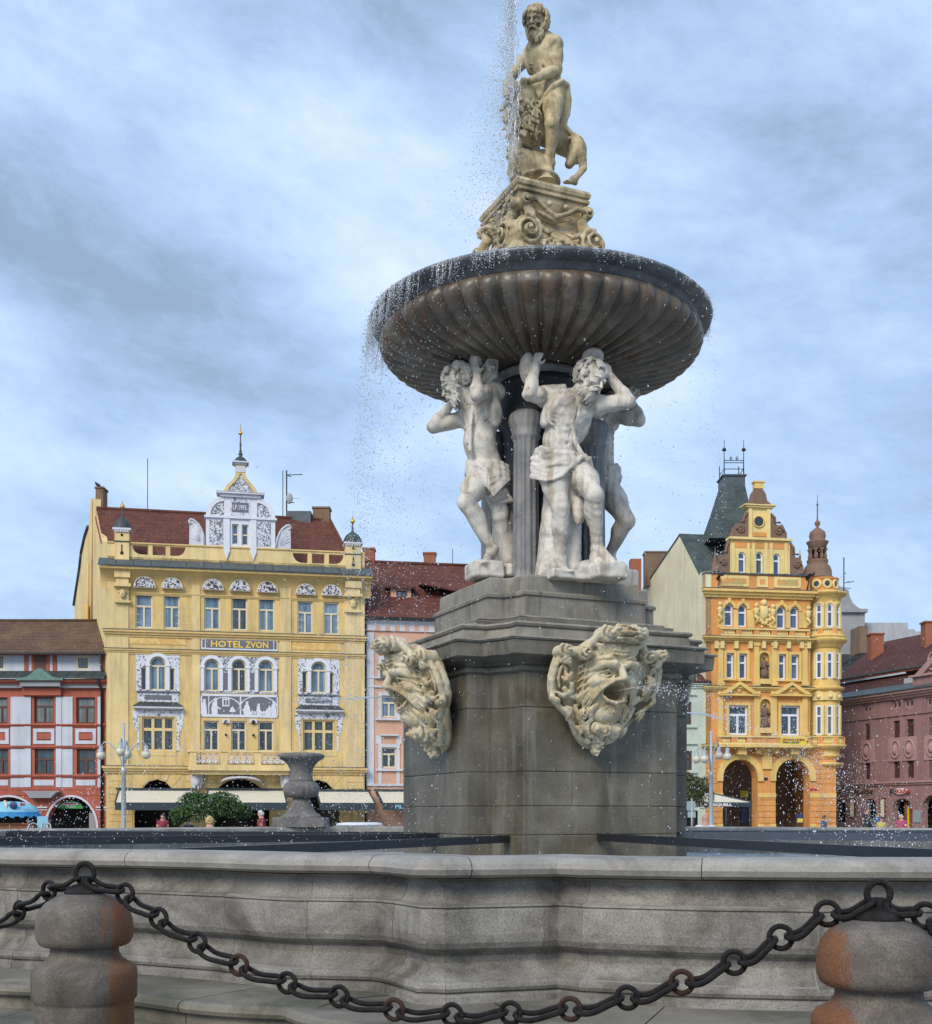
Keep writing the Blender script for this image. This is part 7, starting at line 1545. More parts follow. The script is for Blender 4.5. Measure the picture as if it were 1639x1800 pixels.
    for r in w1:
        u=R_(*r); um=(u[0]+u[1])/2; a=u[0]-.75; b=u[1]+.75; z=u[3]+.75
        mb.fbox(F,a,b,z-.12,z,0,.38); mb.fpoly(F,[(a,z),(um,z+.85),(um,z+.62),(a+.5,z)],0,.42); mb.fpoly(F,[(b,z),(um,z+.85),(um,z+.62),(b-.5,z)],0,.42); mb.fpoly(F,[(a+.4,z),(b-.4,z),(um,z+.6)],0,.1); mb.sphere(F.p(um,z+.25,.12),.16,8,6)
    for r in nich:
        u=R_(*r); rr=(u[1]-u[0])/2; ou=arc(u[0]-.16,u[1]+.16,u[3]-rr,u[3]+.16,12); inn=arc(u[0],u[1],u[3]-rr,u[3],12)
        for i in range(12): mb.fpoly(F,[ou[i],ou[i+1],inn[i+1],inn[i]],-.01,.1)
        mb.fbox(F,u[0]-.16,u[0],u[2],u[3]-rr,-.01,.1); mb.fbox(F,u[1],u[1]+.16,u[2],u[3]-rr,-.01,.1); mb.fbox(F,u[0]-.1,u[1]+.1,u[2]-.35,u[2],-.01,.25); mb.fbox(F,u[0]-.02,u[1]+.02,u[2],u[3],-.24,-.222,1)
    mb.build('window_trim',['gold_trim','gold_trim'],hb)
    # consoles, relief cartouche, cherubs
    mb=MB(); random.seed(3)
    for x in(1258,1268,1293,1318,1341,1361,1385,1408,1420): u,z=F.uv(x,1134); mb.fbox(F,u-.13,u+.13,z-.25,z+.25,0,.28)
    for (x,y) in((1264,1072),(1328,1074),(1357,1076),(1419,1079)):
        u,z=F.uv(x,y); mb.sphere(F.p(u,z+.35,.25),.17,8,6); mb.sphere(F.p(u,z-.05,.22),.24,8,6,sq=(.8,.7,1.3)); mb.tube([F.p(u-.1,z-.3,.2),F.p(u+.15,z-.6,.2),F.p(u-.05,z-.9,.15)],[.13,.1,.05],6); mb.tube([F.p(u-.25,z,.25),F.p(u+.2,z+.1,.3)],.07,6)
    u,z=F.uv(1342,1080)
    for i in range(40): a=random.uniform(0,6.28); r=random.uniform(.3,.62); mb.sphere(F.p(u+math.cos(a)*r*.85,z+math.sin(a)*r*1.5,.08),random.uniform(.08,.15),7,5)
    mb.sphere(F.p(u,z+.15,.08),.42,12,8,sq=(.9,.5,1.3)); mb.sphere(F.p(u,z+.75,.12),.25,10,6)
    mb.build('stucco_relief_work','gold_pale',hb)
    for i,r in enumerate(nich):
        u=R_(*r); um=(u[0]+u[1])/2; z=u[2]; h=(u[3]-u[2])*.80; mb=MB()
        mb.fbox(F,um-.3,um+.3,z,z+.12,-.2,.12); mb.lathe([(.26,0),(.24,h*.2),(.19,h*.4),(.17,h*.5),(.22,h*.62),(.24,h*.74),(.13,h*.82),(.06,h*.84)],F.p(um,z+.12,-.02),14); mb.sphere(F.p(um,z+.12+h*.92,.0),h*.075,10,8)
        mb.tube([F.p(um-.22,z+h*.78,0),F.p(um-.32,z+h*.58,.08),F.p(um-.05,z+h*.52,.22)],[.08,.07,.05],6); mb.tube([F.p(um+.22,z+h*.78,0),F.p(um+.3,z+h*.6,.08),F.p(um+.12,z+h*.68,.22)],[.08,.07,.05],6); mb.tube([F.p(um+.2,z+.1,.18),F.p(um+.02,z+h*.5,.2)],.05,5)
        o=mb.build('niche_statue','brown_stone',org=F.p(um,z,0)); tag(o,['small brown robed statue in the upper niche of the orange and yellow house','small brown robed statue in the lower niche of the orange and yellow house'][i],'statue','niche statues of the corner house')
    # cornices across wall
    def crn(y,h,o,nm='cornice',m0='gold_trim',x1=1425): ledge(F,nm,hb,[m0,'slate_metal'],0,F.u(x1),F.uv(1330,y)[1],h,o,3)
    crn(1038,.55,.5); crn(1121,.35,.45); crn(1208,.30,.32); crn(1310,.3,.5)
    mb=MB(); b=F.rect(1241,1425,1045,1051); mb.fbox(F,.02,u1,b[2],b[3],0,.08,1)
    for k in range(34): uu=.1+k*(u1-.2)/33.5; mb.fbox(F,uu,uu+.11,b[3]-.22,b[3]-.02,.05,.2,1)
    mb.build('dentils',['gold_trim','gold_pale'],hb)
    # balustrades
    def balus(x0,x1,y0,y1,o,segs,nm='balustrade',solid=()):
        mb=MB(); u0,z0=F.uv(x0,y1,o); u1_,_=F.uv(x1,y1,o); z0=F.uv((x0+x1)/2,y1,o)[1]; z1_=F.uv((x0+x1)/2,y0,o)[1]; mb.fbox(F,u0,u1_,z1_-.1,z1_,o-.3,o+.03,0); mb.fbox(F,u0,u1_,z0,z0+.12,o-.3,o,0); w_=(u1_-u0)/segs
        for i in range(segs+1): uu=u0+w_*i; a=max(u0,uu-.18); b_=min(u1_,uu+.18); mb.fbox(F,a,b_,z0+.12,z1_-.1,o-.28,o-.02,1)
        for i in range(segs):
            if i in solid: mb.fbox(F,u0+w_*i+.18,u0+w_*(i+1)-.18,z0+.12,z1_-.1,o-.25,o-.06,1); continue
            for j in range(6): uu=u0+w_*i+.24+(w_-.48)*(j+.5)/6; c=F.p(uu,z0+.12,o-.15); h=z1_-.1-z0-.12; mb.lathe([(.05,0),(.085,h*.3),(.035,h*.75),(.05,h)],c,6,mi=0)
        mb.fbox(F,u0,u1_,z0-.0,z1_,-.01,.02,1); return mb.build(nm,['gold_pale','orange_plaster'],hb)
    balus(1268,1424,1105,1119,.5,5); balus(1264,1426,1294,1309,.8,6,solid=(2,3))
    mb=MB(); a=F.rect(1262,1428,1309,1314,.8); mb.fbox(F,a[0],a[1],a[2],a[3],0,.95); 
    for x in(1300,1392): u,z=F.uv(x,1318); mb.fbox(F,u-.3,u+.3,z-.35,z+.15,0,.6)
    for x in(1330,1362): u,z=F.uv(x,1320); mb.sphere(F.p(u,z,.35),.28,8,6)
    mb.build('balcony_slab','gold_trim',hb)
    bn=F.rect(1373,1418.5,1296,1310.5,.88); t=thing('banner',F.p((bn[0]+bn[1])/2,bn[2],.88),'yellow advertising banner hung on the lower balustrade','banner'); mb=MB(); mb.fbox(F,*bn,.84,.87); bo=mb.build('cloth','sign_yellow',t); um=(bn[0]+bn[1])/2
    ftext(F,'RESTAURANT & PIZZERIA',um,bn[3]-.24,.88,.2,'letters_red',bo,.004,w=1.6); ftext(F,'TOWN HOUSE BAR',um-.2,bn[3]-.42,.88,.18,'cloth_dark',bo,.003,w=1.2)
    # attic band with framed panels
    zA0=zt+.05; zA1=F.uv(1330,1010.5)[1]; mb=MB(); mb.fbox(F,0,u1,zA0,zA1,-.6,-.02,0); mb.fbox(F,-.03,u1,zA1,zA1+.1,-.65,.1,2)
    for (x0,x1) in((1268,1317),(1331,1350),(1361,1408)): a=F.rect(x0,x1,1014,1036); mb.fbox(F,a[0],a[1],zA0+.15,zA1-.1,-.03,.05,1); mb.fbox(F,a[0]+.2,a[1]-.2,zA0+.33,zA1-.28,0,.06,0)
    for x in(1322,1326,1354,1358): pass
    at=mb.build('attic',['orange_plaster','gold_pale','slate_metal'],hb)
    # faded letters of the two attic panels, only their strokes can be made out
    mb=MB(); random.seed(11)
    for (x0,n_) in((1278,9),(1369,10)):
        for k in range(n_):
            u,z=F.uv(x0+k*3.3,1029); h=.75 if k==0 else .42; mb.fbox(F,u,u+.05,z-.05,z-.05+h,.055,.07)
            if random.random()<.7: mb.fbox(F,u+.05,u+.14,z-.05+h*random.choice((.5,.9)),z+.02+h*random.choice((.5,.9)),.055,.07)
    mb.build('faded_letters','letters_green',at)
    for x in (1262,1419):
        u,z=F.uv(x,1025); mb=MB(); mb.tube([F.p(u,z+.3,0),F.p(u,z+.5,.5),F.p(u,z+.35,.95),F.p(u,z+.5,1.2)],[.12,.1,.08,.05],6); mb.tube([F.p(u,z-.5,0),F.p(u,z+.3,.4)],.04,5); mb.build('gargoyle','black_metal',at)
    # gable stages
    sa=F.rect(1284,1389,947,1011); zA=zA1+.1; zB=F.uv(1337,950)[1]; gw=[(1298,1311,970,1007),(1329,1342,970,1009),(1359.5,1372,973,1011)]
    mb=MB(); wall(mb,F,sa[0],sa[1],zA,zB,[(*R_(*r),half(r)) for r in gw],.2); mb.fbox(F,sa[0],sa[1],zA,zB,-.5,-.25)
    for r in gw: u=R_(*r); mb.fbox(F,u[0]-.14,u[0],u[2],u[3]-.3,0,.08); mb.fbox(F,u[1],u[1]+.14,u[2],u[3]-.3,0,.08)
    for x0 in (1286,1313,1322,1344,1353,1379): pbox(mb,F,x0,x0+5,955,1009,0,.1)
    mb.fbox(F,sa[0]-.1,sa[1]+.1,zB-.0,zB+.16,-.6,.22); gb=mb.build('gable','gold_pale',hb)
    mb=MB(); mb.fbox(F,sa[0]+.1,sa[1]-.1,zB-.55,zB-.15,0,.03); mb.build('gable_frieze','orange_plaster',gb)
    for r in gw: window(gb,F,*R_(*r),rise=half(r),frame='frame_white',pane='pane_blue' if r[0]!=1329 else 'pane_dark',style='T1',tr=.34,fw=.1)
    sb=F.rect(1316,1354,892,946); zC=F.uv(1335,893)[1]; mb=MB(); mb.fbox(F,sb[0],sb[1],zB+.16,zC,-.45,.0,0)
    for x in(sb[0],sb[1]-.25): mb.fbox(F,x,x+.25,zB+.16,zC,0,.1,0)
    mb.fbox(F,sb[0]-.2,sb[1]+.2,zC,zC+.12,-.6,.2,0); mb.fbox(F,sb[0]-.35,sb[1]+.35,zC+.12,zC+.2,-.7,.3,0); a=F.rect(1321,1349,936,943); mb.fbox(F,*a,0,.06,1)
    g2_=mb.build('upper_gable',['gold_pale','orange_plaster'],gb)
    u,z=F.uv(1334,917); mb=MB(); mb.lathe([(.42,0),(.44,.05),(.36,.08),(.33,.04)],(0,0,0),24,caps=False); mb.v=[F.p(u+x,z+y,.02+w_) for x,y,w_ in mb.v]; mb.build('round_frame','gold_trim',g2_)
    mb=MB(); mb.fpoly(F,[(u+math.cos(t)*.37,z+math.sin(t)*.37) for t in [i*math.pi/10 for i in range(20)]],0,.03); mb.build('pane','pane_dark',g2_)
    um=(sb[0]+sb[1])/2; c=F.p(um,zC+.2,-.2); mb=MB(); hw=(sb[1]-sb[0])/2
    mb.fpoly(F,[(um-hw-.2,zC+.2),(um+hw+.2,zC+.2),(um+hw*.75,zC+.55),(um+hw*.62,zC+1.0),(um+hw*.3,zC+1.35),(um-hw*.3,zC+1.35),(um-hw*.62,zC+1.0),(um-hw*.75,zC+.55)],-.45,.0,0); mb.fpoly(F,arc(um-.3,um+.3,zC+.3,zC+1.1,8),0,.08,0)
    mb.fbox(F,um-.32,um+.32,zC+1.35,zC+1.75,-.4,.02,1); mb.fbox(F,um-.4,um+.4,zC+1.75,zC+1.85,-.45,.08,1); mb.build('gable_cap',['brown_stone','gold_trim'],g2_)
    def scroll(mb,P,ctr,r,turns=1.6,s_=1,th=.09):
        mb.fpoly(F,P,-.35,.0,0); u,z=ctr; mb.tube([F.p(u+s_*math.cos(a)*r*(1-.8*a/(turns*6.28)),z+math.sin(a)*r*(1-.8*a/(turns*6.28)),.06) for a in [turns*6.28*i/26 for i in range(27)]],[th*(1-.5*i/26) for i in range(27)],6,mi=0); mb.sphere(F.p(u,z,.06),th*1.2,8,6)
    for (s_,e,x0,yb,hgt,wd) in((-1,sb[0],1316,947,46,28),(1,sb[1],1354,947,46,32),(-1,sa[0],1284,1009,58,24),(1,sa[1],1389,1009,58,26)):
        k=F.o.y/FPX; z0=(zB+.16) if yb==947 else zA; S_=lambda a,b:(e+s_*a*wd*k,z0+b*hgt*k)
        mb=MB(); scroll(mb,[S_(0,0),S_(1,0),S_(1.0,.22),S_(.75,.55),S_(.45,.52),S_(.3,.62),S_(.28,.8),S_(.12,1.0),S_(0,.95)],S_(.52,.30),.25*wd*k,s_=s_); mb.tube([F.p(*S_(.05,.95),.03),F.p(*S_(.28,.8),.05),F.p(*S_(.3,.62),.05),F.p(*S_(.6,.62),.05)],.08,6); mb.build('scroll','brown_stone',gb)
    for (x,yb,yt) in((1377.5,945,919),(1409,1012,965),(1259.5,1006,960),(1290,946,925)):
        u,z=F.uv(x,yb); z=zB+.16 if yb<950 else zA; h=F.uv(x,yt)[1]-z; c=F.p(u,z,-.2); mb=MB(); mb.lathe([(.30,0),(.30,h*.12),(.18,h*.16),(.26,h*.32),(.12,h*.42),(.16,h*.5),(.07,h*.62),(.09,h*.7),(.03,h*.82),(.015,h)],c,10); mb.build('obelisk','brown_stone',gb)
    # round oriel on the corner
    oc=F.p(F.u(1459.5),0,-1.0); ocx,ocy=oc[0],oc[1]; rO=W(1492,0,81.0).x-W(1459.5,0,81.0).x; rO*=1.0
    yc=ocy-rO; zo=lambda y:EYE+(HY-y)/FPX*(yc+.25); Lh=lambda pr,mat,nm,par=None,n=48,fn=None: (lambda m_:(m_.lathe([(r,z) for r,z in pr],(ocx,ocy,0),n,fn=fn),m_.build(nm,mat,par or hb))[1])(MB())
    dirF=math.atan2(-1,-.03)
    rw=rO-.12
    rowdef=[(1061,1103,'A'),(1147,1193,'S'),(1240,1292,'S')]
    angs=[dirF-.52,dirF+.12,dirF+.74]
    # drum wall with openings: strips between angles
    mb=MB(); N=120
    def inwin(a,z):
        for (ya,yb,k) in rowdef:
            if zo(yb)<z<zo(ya):
                for g_ in angs:
                    if abs((a-g_+math.pi)%(2*math.pi)-math.pi)<.20: return True
        return False
    zs=sorted([zo(1312)]+[zo(y) for r in rowdef for y in r[:2]]+[zo(1044)])
    for i in range(N):
        a=2*math.pi*i/N; b=2*math.pi*(i+1)/N
        for j in range(len(zs)-1):
            if inwin((a+b)/2,(zs[j]+zs[j+1])/2): continue
            mb.add([(ocx+math.cos(a)*rw,ocy+math.sin(a)*rw,zs[j]),(ocx+math.cos(b)*rw,ocy+math.sin(b)*rw,zs[j]),(ocx+math.cos(b)*rw,ocy+math.sin(b)*rw,zs[j+1]),(ocx+math.cos(a)*rw,ocy+math.sin(a)*rw,zs[j+1])],[(0,1,2,3)])
    orl=mb.build('oriel','orange_plaster' if 0 else 'gold_trim',hb)
    for (ya,yb,k) in rowdef:
        for g_ in angs:
            wd=2*rw*math.sin(.20); c=Vector((ocx+math.cos(g_)*rw*math.cos(.20),ocy+math.sin(g_)*rw*math.cos(.20))); t=Vector((-math.sin(g_),math.cos(g_)))
            f2=Fac((c.x-t.x*wd/2,c.y-t.y*wd/2),(c.x+t.x*wd/2,c.y+t.y*wd/2)); window(orl,f2,0,wd,zo(yb),zo(ya),rise=wd/2 if k=='A' else 0,frame='frame_white',pane='pane_blue' if ya<1200 and g_!=angs[0] else 'pane_grey',style='T1',fw=.11,rec=-.0)
            m_=MB(); m_.fbox(f2,-.14,0,zo(yb),zo(ya),-.05,.10); m_.fbox(f2,wd,wd+.14,zo(yb),zo(ya),-.05,.10)
            if k=='A':
                ou=arc(-.14,wd+.14,zo(ya)-wd/2,zo(ya)+.2,10); inn=arc(0,wd,zo(ya)-wd/2,zo(ya),10)
                for i in range(10): m_.fpoly(f2,[ou[i],ou[i+1],inn[i+1],inn[i]],-.1,.12)
            elif ya>1200: m_.fpoly(f2,arc(-.2,wd+.2,zo(ya)+.35,zo(ya)+1.0,10),-.2,.14); m_.sphere(f2.p(wd/2,zo(ya)+.6,.16),.16,8,6)
            m_.build('oriel_trim','gold_pale',orl)
    Lh([(rw-.05,zo(1060)),(rw+.03,zo(1058)),(rw+.05,zo(1050)),(rO+.15,zo(1046)),(rO+.32,zo(1043)),(rO+.34,zo(1040)),(rO-.1,zo(1037))],'gold_trim','oriel_cornice',orl)
    Lh([(rw-.02,zo(1119)),(rO+.3,zo(1120)),(rO+.3,zo(1117)),(rO+.1,zo(1116)),(rO+.1,zo(1114)),(rO-.1,zo(1114))],'gold_trim','oriel_cornice',orl)
    Lh([(rw,zo(1140)),(rw+.1,zo(1136)),(rO+.12,zo(1130)),(rO+.35,zo(1126)),(rO+.35,zo(1121)),(rO,zo(1119))],'gold_trim','oriel_cornice',orl)
    Lh([(rw,zo(1216)),(rO+.1,zo(1212)),(rO+.2,zo(1208)),(rO,zo(1206))],'gold_trim','oriel_cornice',orl)
    def ringbal(y0,y1_,r):
        m_=MB(); h=zo(y0)-zo(y1_); m_.lathe([(r-.1,zo(y0)-.08),(r+.03,zo(y0)-.08),(r+.03,zo(y0)),(r-.1,zo(y0))],(ocx,ocy,0),48,smooth=False,caps=False)
        for i in range(60):
            a=2*math.pi*i/60
            if math.sin(a)>.3: continue
            c=(ocx+math.cos(a)*(r-.06),ocy+math.sin(a)*(r-.06),zo(y1_))
            m_.lathe([(.05,0),(.08,h*.3),(.035,h*.7),(.05,h-.05)],c,6) if i%8 not in (0,1) else m_.box((c[0]-.12,c[1]-.12,c[2]),(c[0]+.12,c[1]+.12,c[2]+h-.05),1)
        m_.build('oriel_balustrade',['gold_pale','orange_plaster'],orl)
    ringbal(1104,1116,rO+.02); ringbal(1294,1309,rO+.12)
    Lh([(.7,zo(1352)),(.95,zo(1349)),(1.3,zo(1345)),(1.35,zo(1341)),(rO-.55,zo(1339)),(rO-.35,zo(1335)),(rO-.1,zo(1331)),(rO+.02,zo(1329)),(rO-.12,zo(1326)),(rO-.12,zo(1316)),(rO+.3,zo(1313)),(rO+.3,zo(1309)),(rO,zo(1308))],'gold_trim','oriel_foot',orl)
    # turret on the oriel
    tcx=ocx-.42; m_=MB(); rd=rO-.12
    m_.lathe([(rd+.08,zo(1040)),(rd+.08,zo(1036)),(rd,zo(1035)),(rd,zo(1018)),(rd+.08,zo(1017)),(rd+.1,zo(1014.5))],(tcx+.25,ocy,0),48); tu=m_.build('turret_drum','orange_plaster',orl)
    for g_ in angs:
        c=Vector((tcx+.25+math.cos(g_)*rd,ocy+math.sin(g_)*rd,zo(1026.5))); n3=Vector((math.cos(g_),math.sin(g_),0)); t=Vector((-n3.y,n3.x,0)); m_=MB()
        m_.tube([c+t*math.cos(a)*.27+Vector((0,0,1))*math.sin(a)*.27+n3*.02 for a in [i*math.pi/9 for i in range(18)]],.10,6,closed=True,upv=n3,mi=0)
        m_.add([c+t*math.cos(a)*.24+Vector((0,0,1))*math.sin(a)*.24+n3*.04 for a in [i*math.pi/9 for i in range(18)]],[tuple(range(18))],1); m_.build('round_window',['gold_pale','pane_dark'],tu)
    m_=MB(); k=(yc+.8)/FPX; zt_=lambda y:EYE+(HY-y)*k
    m_.lathe([(30*k,zt_(1016)),(28*k,zt_(1014)),(25*k,zt_(1012)),(24.5*k,zt_(1003)),(22*k,zt_(995)),(17*k,zt_(989)),(18.5*k,zt_(986)),(18.5*k,zt_(983)),(15*k,zt_(982)),(14*k,zt_(981.5)),(4*k,zt_(981))],(tcx,ocy,0),32); m_.build('turret_dome','brown_stone',tu)
    m_=MB()
    for i in range(8): a=i*math.pi/4+.3; c=(tcx+math.cos(a)*13.5*k,ocy+math.sin(a)*13.5*k,zt_(981.5)); hh_=18*k; m_.lathe([(.16,0),(.11,.1),(.14,hh_*.3),(.08,hh_*.55),(.1,hh_*.8),(.2,hh_)],c,8)
    m_.lathe([(10*k,zt_(965)),(15.5*k,zt_(964)),(16*k,zt_(957)),(19*k,zt_(952)),(19*k,zt_(950)),(15*k,zt_(948.5)),(13*k,zt_(947)),(14.5*k,zt_(940)),(13*k,zt_(933)),(7*k,zt_(928)),(3*k,zt_(925)),(2.2*k,zt_(923)),(5*k,zt_(919)),(4.6*k,zt_(915)),(1.6*k,zt_(912)),(1.1*k,zt_(905)),(.9*k,zt_(887)),(2*k,zt_(884.5)),(.8*k,zt_(882)),(.4*k,zt_(866))],(tcx,ocy,0),24); m_.build('turret_lantern','brown_stone',tu)
corner_house()
# ------------------------------------------------ mauve building on the right, grey ones behind
def fray(o,d,px):   # distance along a ground line seen at a pixel
    r=(px-CX)/FPX; return (r*o[1]-o[0])/(d[0]-r*d[1])
QF=Fac((27.6,94.8),(34.9,75.6))
def mauve_house():
    F=QF; u1=F.w; hb=thing('town_house',(F.o.x,F.o.y,0),'mauve pink building with brown windows and long dark red roof at the right edge','building'); R_=lambda *r:F.rect(*r); q=F.p
    wa=[(1517,1532,1239,1253),(1567.5,1584,1232,1247),(1589,1606,1229,1244),(1628,1646,1225,1241)]; wb=[(1521,1532,1272,1303),(1571,1583,1267,1298),(1594,1607,1264,1297),(1634,1646,1261,1294)]; wc=[(1521.5,1533,1338,1370.5),(1571,1583,1335.5,1368),(1595,1607,1334,1368),(1634,1647,1333,1367)]
    zt=F.uv(1493,1232)[1]; zs=F.uv(1480,1380)[1]
    ar=[F.rect(1466,1487,1405,1446),F.rect(1521,1540,1404,1446),F.rect(1569,1604.5,1403.5,1490),F.rect(1621.5,1662,1397,1490)]; ar=[(a[0],a[1],.0 if i>1 else a[2],a[3],(a[1]-a[0])*.42) for i,a in enumerate(ar)]
    mb=MB(); wall(mb,F,0,u1,zs,zt,[R_(*r) for r in wa+wb+wc],.22); wall(mb,F,0,u1,0,zs,ar,.5); mb.build('wall','mauve_plaster',hb)
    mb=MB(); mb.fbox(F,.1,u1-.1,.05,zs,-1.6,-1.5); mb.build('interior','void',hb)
    for r in wa: window(hb,F,*R_(*r),frame='mauve_trim',pane='pane_dark',style='M',fw=.14)
    for r in wb+wc: window(hb,F,*R_(*r),frame='frame_brown',pane='pane_dark',tr=.3,fw=.12)
    mb=MB(); 
    for k in range(14): u=u1*k/13; mb.fbox(F,u,u+.22,zs+.1,zt-.9,-.01,.06)
    for (x,y) in((1526,1321),(1576.5,1317.7),(1600.5,1316),(1640,1314)):
        u,z=F.uv(x,y); mb.fbox(F,u-.75,u+.75,z-.85,z+.85,-.01,.07,1); mb.tube([F.p(u+math.cos(t)*.45,z+math.sin(t)*.62,.1) for t in [i*math.pi/9 for i in range(18)]],.07,5,mi=1,closed=True); mb.sphere(F.p(u,z,.06),.28,10,8,mi=1,sq=(1,.5,1.3))
    mb.build('lesenes_and_medallions',['mauve_plaster','mauve_trim'],hb)
    ledge(F,'string_course',hb,['mauve_trim','mauve_trim'],0,u1,zs+.12,.28,.2,2,False); ledge(F,'string_course',hb,['mauve_plaster','black_metal'],0,u1,F.uv(1530,1262)[1],.1,.1,1,False)
    ledge(F,'cornice',hb,['mauve_trim','slate_metal'],0,u1,zt+.15,.5,.5,3)
    mb=MB(); mb.hexa([q(-.1,zt+.15,.6),q(u1,zt+.15,.6),q(u1,zt+.2,-.6),q(-.1,zt+.2,-.6),q(-.1,zt+.22,.6),q(u1,zt+.22,.6),q(u1,zt+.75,-.6),q(-.1,zt+.75,-.6)]); mb.build('eaves_strip','slate_metal',hb)
    z0=zt+.6; zm=F.uv(1560,1182,-2.2)[1]; zr=F.uv(1560,1127,-6)[1]
    mb=MB(); roofpl(mb,[q(-.1,z0,-.5),q(u1,z0,-.5),q(u1,zm-.3,-2.2),q(-.1,zm-.3,-2.2)]); roofpl(mb,[q(-.1,zm,-1.7),q(u1,zm,-1.7),q(u1,zr,-6),q(-.1,zr,-6)]); roofpl(mb,[q(-.1,zr,-6),q(u1,zr,-6),q(u1,z0,-12),q(-.1,z0,-12)]); rf=mb.build('roof','tiles_maroon',hb)
    mb=MB(); mb.fbox(F,-.1,u1,zm-.25,zm-.1,-1.75,-1.6,0); mb.fbox(F,-.1,u1,zm-.1,zm+.02,-1.7,-1.5,1); mb.build('eaves_board',['tiles_orange','slate_metal'],rf)
    for (x0,x1,y0,y1,o) in((1530,1549,1117,1152,-4.2),(1621,1650,1096,1135,-4.6)):
        mb=MB(); ua,za=F.uv(x0,y1,o); ub,zb=F.uv(x1,y0,o); zb=F.uv((x0+x1)/2,y0,o)[1]; um=(ua+ub)/2
        hw=.5; c=q(um,0,o); mb.box((c[0]-hw,c[1]-hw,za-1),(c[0]+hw,c[1]+hw,zb)); mb.box((c[0]-hw-.08,c[1]-hw-.08,zb),(c[0]+hw+.08,c[1]+hw+.08,zb+.12)); mb.build('chimney','brick_chimney',rf)
    mb=MB(); c=F.uv(1600,1199,-.9); mb.fbox(F,c[0]-.5,c[0]+.5,c[1]-.4,c[1]+.3,-1.5,-.8); mb.build('roof_hatch','pale_grey_plaster',rf)
    # attic gable at the right edge
    ua=F.u(1608); ub=F.u(1690); zA=zt+.2; zB=F.uv(1625,1189)[1]; zC=F.uv(1655,1148)[1]; mb=MB(); mb.fbox(F,ua,u1,zA,zB,-.6,.15,0); mb.fbox(F,ua-.2,u1,zB,zB+.15,-.6,.35,1); um=F.u(1652); mb.fpoly(F,[(F.u(1616),zB+.15),(um+ (um-F.u(1616)),zB+.15),(um,zC)],-.5,.05,0)
    mb.fpoly(F,[(F.u(1614),zB+.15),(um,zC+.1),(um,zC-.35),(F.u(1616)+.7,zB+.15)],0,.3,1); mb.tube([F.p(um-.5+math.cos(t)*.45,zB+.95+math.sin(t)*.6,.1) for t in [i*math.pi/8 for i in range(16)]],.1,5,closed=True,mi=1); mb.build('attic_gable',['mauve_plaster','mauve_trim'],hb)
    # shop lettering
    def txt(s,x0,x1,y,size,mat,slant=.15,bold=.02):
        ua,ub=F.u(x0),F.u(x1); z=F.uv((x0+x1)/2,y)[1]; return ftext(F,s,(ua+ub)/2,z,.12,size,mat,hb,bold,w=(ub-ua),slant=slant)
    txt('pekařství a kavárna',1460,1537,1396,.55,'frame_brown')
    u0,ub=F.u(1573),F.u(1598); z=F.uv(1585,1391)[1]; t=thing('shop_sign',F.p((u0+ub)/2,z,.2),'white shop sign with red and black letters over the widest arch','sign'); mb=MB(); um=(u0+ub)/2; mb.fpoly(F,[(um+math.cos(t_)*(ub-u0)*.5,z+math.sin(t_)*.22) for t_ in [i*math.pi/10 for i in range(20)]],.05,.14); bo=mb.build('board','paper_white',t)
    ftext(F,'Di',um-.75,z-.14,.15,.44,'cloth_dark',bo,.012,w=.62,slant=.2); ftext(F,'Kiche',um+.3,z-.14,.15,.44,'letters_red',bo,.012,w=1.35,slant=.2)
    mb=MB()
    for (x0,x1) in((1494.5,1504.5),(1548,1558)): a=F.rect(x0,x1,1403,1438); mb.fbox(F,*a,0,.06,0); mb.fbox(F,a[0]+.12,a[1]-.12,a[2]+.1,a[3]-.1,.0,.075,1)
    a=F.rect(1607,1619,1424,1446); mb.fbox(F,*a,0,.06,2); mb.build('menu_boards',['frame_brown','cream_wall','road_sign_back'],hb)
    a=F.rect(1580,1596,1410,1490); mb=MB(); mb.fbox(F,a[0],a[1],0.05,a[3],-.6,-.52,0); mb.fbox(F,a[0]+.5,a[1]-.6,.6,a[3]-.3,-.53,-.5,1); mb.build('shop_door',['wood_orange','sign_yellow'],hb)
mauve_house()
def grey_houses():
    d=125; hb=thing('grey_building',tuple(W(1500,1434,d))[:2]+(0,),'grey building with curved gable rising behind the red roofs','building'); mb=MB()
    P=[(1455,1150),(1455,1020),(1492,1037),(1495,1050),(1500,1060),(1508,1067),(1519,1072),(1521,1076),(1521,1150)]
    pts=[W(x,y,d) for x,y in P]; b=[p+Vector((0,14,0)) for p in pts]; n=len(P); mb.add(pts+b,[tuple(range(n))[::-1],tuple(range(n,2*n))]+[(i,(i+1)%n,(i+1)%n+n,i+n) for i in range(n)])
    a=W(1480,1076,d-.4); c=W(1524,1073,d); mb.box((a.x,a.y,a.z),(c.x,d+14,c.z+.1)); mb.build('wall','grey_plaster',hb)
    mb=MB(); a=W(1505.5,1150,d-3); c=W(1520.5,1103,d-3); mb.box((a.x,d-4,a.z),(c.x,d-1.2,c.z)); mb.build('chimney','old_brick',hb)
    for nm,x0,x1,y0 in(('',1522,1597,1094.5),('',1597,1609,1106),('',1609,1640,1110)): 
        mb=MB(); a=W(x0,1434,d+2); c=W(x1,y0,d+2); mb.box((a.x+.01,d+2,0),(c.x,d+12,c.z)); mb.build('fire_wall','pale_grey_plaster',hb)
grey_houses()
